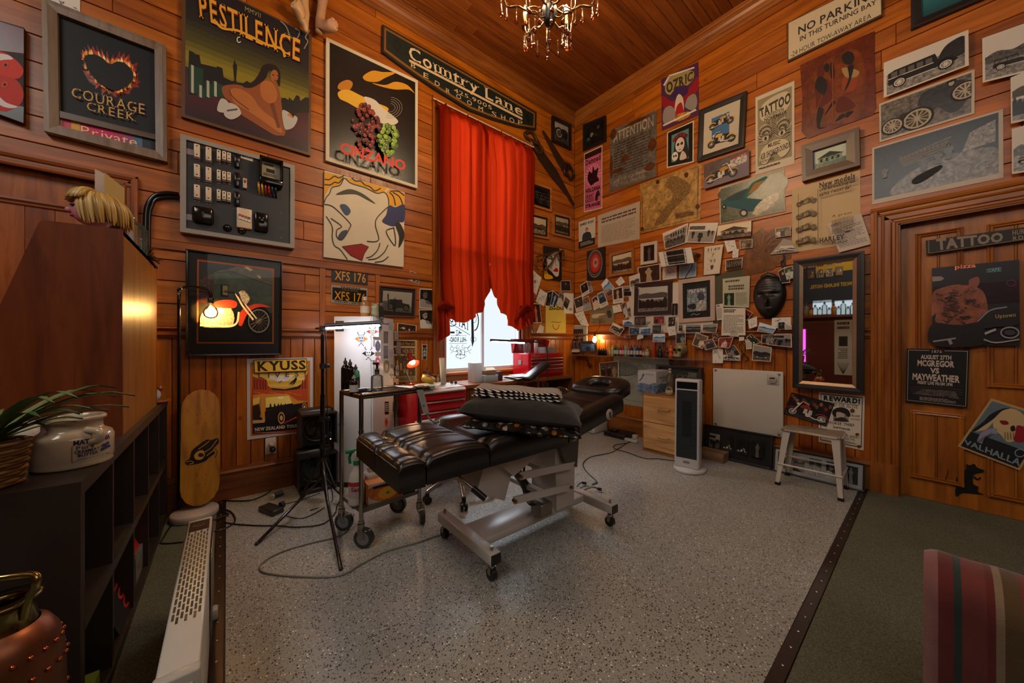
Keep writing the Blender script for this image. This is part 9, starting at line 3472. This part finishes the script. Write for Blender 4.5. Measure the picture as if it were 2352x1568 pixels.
m.lathe([(0,0),(0.034,0),(0.038,0.03),(0.034,0.05),(0,0.05)],p,'a89878','matte',14)
m.tube([p+V((0,0.03*math.cos(k*0.314),0.05+0.035*math.sin(k*0.314)))for k in range(11)],0.004,'a89878','matte',6)
tag(m.build('small_basket'),'tiny cream basket with hooped handle beside the tower heater','basket')
th=thing('tower_heater',(-0.68,-1.92,0),'tall white tower heater with a grey grille on an oval base','heater')
m=M()
m.lathe([(0,0),(0.15,0),(0.155,0.012),(0.15,0.028),(0.05,0.036),(0,0.036)],(-0.66,-1.92,0),'b4b0ac','plastic',32,sy=0.85)
m.build('base',th)
TP=Plane((-0.735,-1.92,0.03),V((0.18,-1,0)),(0.02,0,1),V((-1,-0.18,0.02)))
R4=Matrix((TP.U,TP.V,TP.N)).transposed()
m=M()
m.rbox(TP.pt(0,0.40,-0.06),(0.205,0.80,0.12),'b4b2b0','plastic',0.014,3,R4)
m.build('body',th)
for nm,a,b,c,n,mt in(('grille',0.09,0.70,'4c5054',0.0015,'brushed'),('display_panel',0.712,0.775,'15161a',0.002,'gloss')):
 m=M()
 wbox(m,TP,(-0.085,0.085,a,b),0,n,c,mt)
 if nm=='grille':
  wbox(m,TP,(-0.04,0.04,0.28,0.60),0.001,0.003,'3a3d42','brushed')
  for k in range(30):
   wbox(m,TP,(-0.085,0.085,a+0.01+k*0.02,a+0.013+k*0.02),0.001,0.004,'5c6064','brushed')
 m.build(nm,th)
s=Sheet(TP,None,n=0.001,t=0.0004,base=False,frm=[(-0.03,0.065),(0.03,0.065),(0.03,0.04),(-0.03,0.04)])
s.lines('4a4846',5,5,95,95,2,0.6)
s.done('maker_mark',parent=th)
pn=thing('panel_heater',WB.pt(2.16,0.29,0.03),'flat white panel heater fixed on the right wall','heater')
m=M()
q=[WB.uv(x,y,0.05)for x,y in((1637,843),(1799,856),(1797,1003.5),(1633,977.5))]
wbox(m,WB,(q[0][0],q[1][0],(q[2][1]+q[3][1])/2,(q[0][1]+q[1][1])/2),0.034,0.05,'b9b2a6','plastic',0.007)
m.build('panel',pn)
for x,y in((q[0][0]+0.03,q[0][1]-0.03),(q[1][0]-0.03,q[0][1]-0.035),(q[0][0]+0.03,q[3][1]+0.03),(q[1][0]-0.03,q[3][1]+0.03)):
 m=M()
 m.lathe([(0.011,0),(0.011,0.006),(0.008,0.009),(0,0.0095)],WB.pt(x,y,0.05),'a8a298','metal',12,axis=(-1,0,0))
 m.cyl(WB.pt(x,y,0),WB.pt(x,y,0.04),0.008,'8a8478','metal',8)
 m.build('fixing',pn)
m=M()
cx,cy=q[1][0]-0.075,q[0][1]-0.085
wbox(m,WB,(cx-0.045,cx+0.045,cy-0.045,cy+0.045),0.05,0.058,'b0a99d','plastic',0.003)
m.lathe([(0.033,0),(0.033,0.012),(0.028,0.014),(0,0.014)],WB.pt(cx,cy,0.058),'a39c90','plastic',20,axis=(-1,0,0))
wbox(m,WB,(cx-0.02,cx+0.018,cy+0.008,cy+0.02),0.07,0.0735,'2a2a26','plastic')
for k in range(4):
 wbox(m,WB,(cx-0.02+k*0.011,cx-0.012+k*0.011,cy-0.014,cy-0.006),0.07,0.074,'8a8478','plastic')
m.build('thermostat',pn)
LW=Plane(WB.pt(0,0.0,0.10),WB.U,V((0.19,0,1)),V((-1,0,0.19)))
t_,s=framed(LW,None,'framed_picture','long black frame of four dark photos on the floor under the panel heater','picture','14110f',0.018,0.02,q=[(1.80,0.31),(2.40,0.31),(2.40,0.002),(1.80,0.002)],pcol='100e0e',n0=0)
for k in range(4):
 ph(s,('riders','bike','bike','figure')[k],30+k,'dk',8+k*22.5,24,25+k*22.5,76)
s.done('print',parent=t_)
t_,s=framed(LW,None,'framed_picture','long dark edged white frame of five photos on the floor behind the stool','picture','1d1411',0.012,0.02,q=[(2.41,0.215),(2.995,0.215),(2.995,0.002),(2.41,0.002)],pcol='b8b4b0',n0=0)
for k in range(5):
 ph(s,('figure','sea','portrait','tattooist','figure')[k],40+k,'bw',3.5+k*19.4,14,17.5+k*19.4,86,False)
s.done('print',parent=t_)
m=M()
m.box((-0.27,-2.06,0),(-0.13,-1.835,0.088),'8a7058','woodY')
m.box((-0.272,-2.062,0.066),(-0.128,-1.833,0.09),'94785c','woodY')
tag(m.build('wooden_box'),'low plain wooden box on the floor by the black photo frame','box')
# mirror
t_,s=framed(WB,[(1822,598),(1985,575),(1984,905),(1820,890)],'wall_mirror','tall black and silver framed mirror beside the right door','mirror','131110',0.042,0.04,'satin',glass=False,n0=0.044)
i2=inset(s.q,0.024)
m=M()
A_,B_=[WB.pt(*p,0.078)for p in s.q],[WB.pt(*p,0.068)for p in i2]
m.add(A_+B_,[(4+k,k,(k+1)%4,4+(k+1)%4)for k in range(4)],'9a7c62','brushed')
m.build('inner_frame',t_)
m=M()
m.add([WB.pt(*p,0.066)for p in(i2[3],i2[2],i2[1],i2[0])],[(0,1,2,3)],'ffffff','mirror')
m.build('mirror_glass',t_)
# stool
SW='b8b0a6'
sl=thing('metal_stool',(-0.25,-2.71,0),'worn white metal stool with brown scuffed seat before the reward poster','stool')
c4=[(-0.395,-2.545),(-0.155,-2.54),(-0.155,-2.885),(-0.395,-2.89)]
f4=[(-0.459,-2.508),(-0.125,-2.505),(-0.118,-2.905),(-0.459,-2.916)]
m=M()
m.rbox((-0.275,-2.715,0.447),(0.26,0.365,0.022),'9a8a74','rust',0.01,2)
m.build('seat',sl)
m=M()
m.tube([V((x,y,0.444))for x,y in((-0.40,-2.56),(-0.37,-2.535),(-0.18,-2.535),(-0.145,-2.56),(-0.145,-2.87),(-0.18,-2.897),(-0.37,-2.897),(-0.40,-2.87))],0.009,SW,'satin',8,closed=True)
m.build('seat_rim',sl)
for(a,b),(c,d)in zip(c4,f4):
 m=M()
 t0,t1=V((a,b,0.44)),V((c,d,0.02))
 cx=V((-0.248,-2.715,0))
 ix=V((0.05 if a<-0.2 else-0.05,0,0))
 iy=V((0,-0.05 if b>-2.7 else 0.05,0))
 for e in(ix,iy):
  w0,w1=e,e*0.55
  th_=(iy if e is ix else ix)*0.06
  m.hull([t0,t0+w0,t1+w1,t1],[t0+th_,t0+w0+th_,t1+w1+th_,t1+th_],SW,'satin')
 o=m.build('leg',sl)
 m=M()
 m.rbox(t1+ix*0.3+iy*0.3+V((0,0,-0.008)),(0.034,0.034,0.024),'1a1715','matte',0.004)
 m.build('rubber_foot',o)
mid=[V((a,b,0.44))*0.36+V((c,d,0.02))*0.64 for(a,b),(c,d)in zip(c4,f4)]
for i in range(4):
 m=M()
 m.tube([mid[i],mid[(i+1)%4]],0.008,SW,'satin',8)
 m.build('rail',sl)
# armchair
XC=-2.80
ac=thing('armchair',(-2.42,-3.68,0),'pink and red striped upholstered armchair seen from behind, bottom right','armchair')
ys=[onX(x,1400,XC).y for x in(2118,2160,2182,2192,2206,2216,2260,2290,2318,2352)]+[-3.62,-3.70,-3.78,-3.86,-3.95,-4.05]
cs=['7a5250','5a2422','7e6c5c','28342e','7e6c5c','64302a','5a2420','786650','4e3c24','64302a','7a5250','28342e','7e6c5c','5a2422','7a5250']
def stripe_col(y):
 for i in range(len(ys)-1):
  if ys[i]>=y>ys[i+1]:
   return cs[i%len(cs)]
 return cs[0]
def upholstery(nm,prof,y0,y1,n):
 m=M()
 k=len(prof)
 Ys=[y0+(y1-y0)*i/n for i in range(n+1)]
 vs,cols,fs=[],[],[]
 for i,y in enumerate(Ys):
  e=min(i,n-i)/n*abs(y1-y0)
  sh_=0.02*max(0,1-e/0.025)**2
  cx=sum(p[0]for p in prof)/k
  cz=sum(p[1]for p in prof)/k
  for x,z in prof:
   w=0.003*math.sin(y*70+z*30)
   vs.append((x+(cx-x)*sh_/0.1+w,y,z+(cz-z)*sh_/0.35))
 for i in range(n):
  c=stripe_col((Ys[i]+Ys[i+1])/2)
  for j in range(k):
   fs.append((i*k+j,i*k+(j+1)%k,(i+1)*k+(j+1)%k,(i+1)*k+j))
   cols.append(c)
 m.add(vs,fs,cols,'fabric',True)
 m.add(vs[:k],[tuple(range(k))],'9a7a72','fabric')
 m.add(vs[-k:],[tuple(range(k))[::-1]],'9a7a72','fabric')
 return m.build(nm,ac)
rnd=lambda x0,x1,z0,z1,r_:[(x0,z0),(x0,z1-r_)]+[(x0+r_-r_*math.cos(a*0.393),z1-r_+r_*math.sin(a*0.393))for a in range(1,5)]+[(x1-r_+r_*math.sin(a*0.393),z1-r_+r_*math.cos(a*0.393))for a in range(0,4)]+[(x1,z1-r_),(x1,z0)]
upholstery('backrest',rnd(XC,XC+0.17,0.08,0.70,0.07),-3.315,-4.05,74)
upholstery('seat',rnd(XC+0.17,XC+0.74,0.12,0.42,0.05),-3.44,-3.93,40)
for y0,y1 in((-3.325,-3.44),(-3.93,-4.04)):
 upholstery('armrest',rnd(XC+0.15,XC+0.74,0.10,0.44,0.06),y0,y1,14)
for x in(XC+0.06,XC+0.68):
 for y in(-3.37,-4.0):
  m=M()
  m.cyl((x,y,0.003),(x,y,0.12),0.02,'3a2414','woodZ',10,0.026)
  m.build('leg',ac)
# ===== chandelier
c0=dp(1262,784,2.1)
zz=lambda y:1.17+(784-y)/795*2.1
ch=thing('chandelier',(c0.x,c0.y,zz(105)),'dark metal chandelier with amber glass teardrops hanging from the ceiling','chandelier')
m=M()
cz=V((c0.x,c0.y,0))
m.lathe([(0,zz(62)),(0.02,zz(60)),(0.034,zz(50)),(0.043,zz(36)),(0.046,zz(26)),(0.04,zz(16)),(0.026,zz(12)),(0.022,zz(-60)),(0.016,zz(-62)),(0.012,zz(-160)),(0,zz(-160))],cz,'15110d','satin',20)
m.cyl(cz+V((0,0,zz(-160))),cz+V((0,0,4.40)),0.005,'15110d','satin',8)
m.lathe([(0,4.40),(0.05,4.40),(0.06,4.44),(0,4.44)],cz,'15110d','satin',16)
m.build('stem',ch)
drop=None
def add_drop(p,s_=1.0):
 global drop
 if drop is None:
  q=M()
  q.lathe([(0,-0.095),(0.008,-0.093),(0.0105,-0.083),(0.009,-0.072),(0.005,-0.06)],p,'7a2a08','amberglass',10)
  q.lathe([(0.005,-0.06),(0.0025,-0.03),(0.0035,-0.006),(0,-0.002)],p,'c8a070','bottleglass',8)
  q.ball(p+V((0,0,0.006)),0.006,'d8c0a0','bottleglass',8,6)
  drop=q.build('glass_drop',ch,origin=p)
  return
 o=drop.copy()
 COL.objects.link(o)
 o.location=p-V(ch['_o'])
for k in range(6):
 an=k*math.pi/3+0.35
 d_=V((math.cos(an),math.sin(an),0))
 P3=lambda r_,y:cz+d_*r_+V((0,0,zz(y)))
 m=M()
 m.tube(smooth_path([P3(0.04,22),P3(0.09,32),P3(0.15,22),P3(0.19,14),P3(0.245,16),P3(0.27,4),P3(0.275,-14)],4),0.0065,'8a6a40','metal',8)
 m.lathe([(0.004,0),(0.024,0.006),(0.028,0.014),(0.008,0.014)],P3(0.275,-14),'5a4020','metal',12)
 m.build('arm',ch)
 m=M()
 m.cyl(P3(0.275,-18),P3(0.275,-52),0.009,'c8b080','satin',10)
 m.build('candle_sleeve',ch)
 m=M()
 b_=P3(0.275,-64)
 m.lathe([(0.005,-0.03),(0.014,-0.01),(0.014,0.005),(0.005,0.03),(0,0.036)],b_,(40,25,12),'emit',10)
 m.build('bulb',ch)
 point('chandelier_light',b_+V((0,0,0.06)),19,WARM,0.03)
 m=M()
 e=d_.copy()
 d_=V((math.cos(an+0.52),math.sin(an+0.52),0))
 m.tube(smooth_path([P3(0.035,44),P3(0.07,52),P3(0.10,44),P3(0.14,50),P3(0.165,44),P3(0.17,24),P3(0.18,6),P3(0.17,-8),P3(0.10,-4),P3(0.05,14)],4),0.0045,'9a7a50','metal',6)
 m.build('scroll',ch)
 add_drop(P3(0.165,52))
 add_drop(P3(0.105,58))
 add_drop(P3(0.14,22))
 d_=e
 for r_,y in((0.262,10),(0.20,18),(0.292,2),(0.13,60)):
  add_drop(P3(r_,y))
add_drop(cz+V((0,0,zz(66))))
# ===== floor bits and cables
sg_=thing('power_adapter',onZ(624,1176,0),'black power adapter brick lying on the vinyl floor','adapter')
m=M()
m.rbox(V((-3.69,-0.44,0.018)),(0.17,0.075,0.034),'24241f','plastic',0.006,2,Matrix.Rotation(-1.15,3,'Z'))
m.build('brick',sg_)
m=M()
p=onZ(644,1160,0.02)
m.cyl(p,p+V((0.02,0.01,0)),0.022,'1a1a18','plastic',14)
m.build('plug',sg_)
so2=thing('extension_socket',onZ(627,1137,0),'loose round white trailing socket on the floor','socket')
m=M()
p=onZ(627,1139,0.02)
m.cyl(p,p-FWD*0.02-V((0,0,0)),0.019,'b8b0a4','plastic',18)
for a_ in(0.5,2.6,4.7):
 m.ball(p-FWD*0.021+RGT*0.009*math.cos(a_)+V((0,0,0.009*math.sin(a_))),(0.003,0.003,0.003),'14110f','matte',6,4)
m.build('socket_face',so2)
m=M()
m.cyl(p,p+RGT*0.05+FWD*0.04+V((0,0,0.012)),0.017,'1d1816','satin',12)
m.build('handle',so2)
def cable(lab,pts,r_=0.004,col='15120f',z=0.006,k=6,nm='cable'):
 m=M()
 P=[onZ(x,y,z)if len(q_)==0 else V(q_)for(x,y,*q_)in pts]
 m.tube(smooth_path(P,k),r_,col,'satin',6)
 return tag(m.build(nm),lab,'cable')
cable('grey cable looping over the floor in front of the tripod stand',[(812,1180),(800,1215),(770,1233),(720,1245),(650,1265),(605,1290),(600,1310),(640,1320),(740,1325),(790,1318),(830,1295),(890,1265),(960,1245),(1010,1228),(1040,1225)],0.0045,'7a7266')
cable('black cable running along the wall from the lamp base',[(505,1148),(540,1150),(580,1147),(620,1128),(634,1100),(636,1090)],0.005)
cable('black cable snaking from the panel heater across the vinyl',[(470,1185),(520,1200),(580,1206),(640,1207),(680,1210),(740,1203),(768,1180),(775,1160),(790,1130)],0.004)
cable('coiled black cable behind the long heater by the skateboard',[(500,1165),(530,1175),(540,1195),(520,1212),(490,1220),(470,1210),(500,1190),(525,1182),(505,1172),(470,1172),(440,1180),(400,1200),(375,1235),(372,1248),(420,1245)],0.005)
cable('thin adapter lead curving under the tripod',[(655,1184),(690,1190),(720,1180),(745,1165)],0.003,'24241f')
cable('adapter mains lead running back to the signal lamps',[(648,1158),(690,1148),(735,1132)],0.003,'24241f')
cable('black lead running from the power strips past the table to foot pedal',[(1448,1012),(1420,1030),(1400,1040),(1360,1048),(1340,1062),(1345,1080),(1370,1105),(1360,1112)],0.004)
cable('black lead from the power strips to the tower heater',[(1460,1012),(1435,1018),(1412,1022),(1412,1030),(1440,1038),(1480,1052),(1510,1053),(1550,1058)],0.004)
for x0,y0,x1,y1 in((1322,1120,1347,1108),(1338,1127,1382,1122)):
 m=M()
 m.tube(smooth_path([onZ(x0,y0,0.01),onZ((x0+x1)/2,(y0+y1)/2-6,0.025),onZ(x1-8,y1,0.02)],4),0.005,'8a847c','metal',6)
 m.tube([onZ(x1-10,y1,0.02),onZ(x1,y1+2,0.016)],0.011,'15120f','satin',8)
 tag(m.build('foot_lever'),'rear chrome foot lever with black grip behind the table base' if x0<1330 else 'front chrome foot lever with black grip behind the table base','lever')
m=M()
m.box((-0.30,-1.02,0.003),(-0.05,-0.72,0.055),'14120f','satin',0.012)
m.rbox((-0.2,-0.8,0.068),(0.08,0.1,0.022),'1c1a18','plastic',0.005)
tag(m.build('media_box'),'flat black electronic box on the floor by the wall','electronics')
m=M()
m.box((-0.36,-0.62,0),(-0.06,-0.40,0.16),'b0aca6','plastic',0.02)
m.box((-0.362,-0.58,0.04),(-0.358,-0.45,0.13),'4a5a6a','paper')
tag(m.build('white_tub'),'white printed plastic tub on the floor in the corner','tub')
for k,(x,y)in enumerate(((1450,1011),(1459,1003))):
 m=M()
 p=onZ(x,y,0.018)
 m.rbox(p,(0.05,0.16,0.03)if k==0 else(0.05,0.06,0.05),'b4b0a6','plastic',0.006)
 tag(m.build('power_strip' if k==0 else 'plug_adapter'),'white power strip on the floor beside the beech cabinet' if k==0 else 'white plug block standing behind the power strip','power strip' if k==0 else 'plug')
# ===== bar end of the room, seen in the mirror
WK=Plane((XL,0,0),(0,1,0),(0,0,1),(1,0,0))
def mir(x,y,n=0.0):
 d=ray(x,y)
 t_=(-XL-n+0.13-CAMP.x)/d.x
 p=CAMP+d*t_
 return(p.y,p.z)
def mq(x0,y0,x1,y1):
 a,b=mir(x0,y0),mir(x1,y1)
 return[(b[0],a[1]),(a[0],a[1]),(a[0],b[1]),(b[0],b[1])]
def wk(q,col,name,lab,cat,n=0.01,t=0.02,fn=None):
 s=Sheet(WK,None,n=n,t=t,col=col,frm=q)
 if fn:
  fn(s)
 return s.done(name,lab,cat)
def hotel(s):
 s.text('MOST INLAND HOTEL',(10,60,80,68),'b8901c',False,0.03)
 s.rect('b8901c',5,18,70,36)
 r=random.Random(3)
 for i in range(9):
  x,y=30+(i%5)*16,12+(i//5)*24
  s.rect(('b8a888','a89470','7a3a1c')[i%3],x-6,y-9,x+6,y+9)
  ph(s,'dark',i,'sep',x-5,y-8,x+5,y+8)
wk(mq(1842,600,1975,692),'1c2430','hotel_board','dark blue hotel name board on the bar end wall','sign',fn=hotel)
for x0,x1,lab in((1873,1915,'left'),(1922,1975,'right')):
 q=mq(x0,693,x1,722)
 s=Sheet(WK,None,n=0.01,t=0.02,col=(0.62,0.72,0.8),frm=q,mat='emit')
 o=s.done('window_'+('2' if lab=='left' else '3'),kind='structure')
y0,y1=mir(1995,726)[0],mir(1815,726)[0]
zs_=mir(1900,726)[1]
m=M()
m.box((XL,y0-0.5,zs_-0.05),(XL+0.22,y1+0.6,zs_),hx('6a2a14'),'woodY')
tag(m.build('bottle_shelf'),'red brown shelf of old bottles at the bar end','shelf')
for i in range(13):
 x=1838+i*10.5
 p=V((XL+0.12,mir(x,726)[0],zs_+0.001))
 bottle('bar_bottle','old glass bottle number %s along the bar shelf'%('one two three four five six seven eight nine ten eleven twelve thirteen'.split()[i]),'bottle',p,0.05,(0.26,0.2,0.32,0.18)[i%4],('8ab0a4','3a4a2c','a8c0b4','9a6420','9ab4ac')[i%5],'2a2a20','bottleglass' if i%5!=3 else 'gloss',neck=0.3,group='bottles on the bar shelf')
q=mq(1845,742,1975,900)
wk([q[0],q[1],(q[1][0],0.02),(q[0][0],0.02)],hx('5a1f10'),'door_3',None,None,0.01,0.03)['kind']='structure'
wk(mq(1838,757,1857,832),(1.6,0.18,1.5),'neon_panel','glowing magenta pierced panel at the bar end','light panel',0.05,0.01)
D.objects['neon_panel'].data.materials[0]=MAT['emit']
def menu(s):
 s.lines('2a2622',15,4,85,20,2,0.6)
 s.rect('2a2622',25,30,75,48,'photo')
 s.lines('4a4642',25,52,80,72,6,0.5)
 for k in range(7):
  s.line('2a2622',[(50,98),(30+k*7,86),(20+k*10,78)],2,curve=3)
wk(mq(1922,736,1962,860),'b8b0a0','menu_banner','tall cream printed banner at the bar end','banner',0.05,0.005,menu)
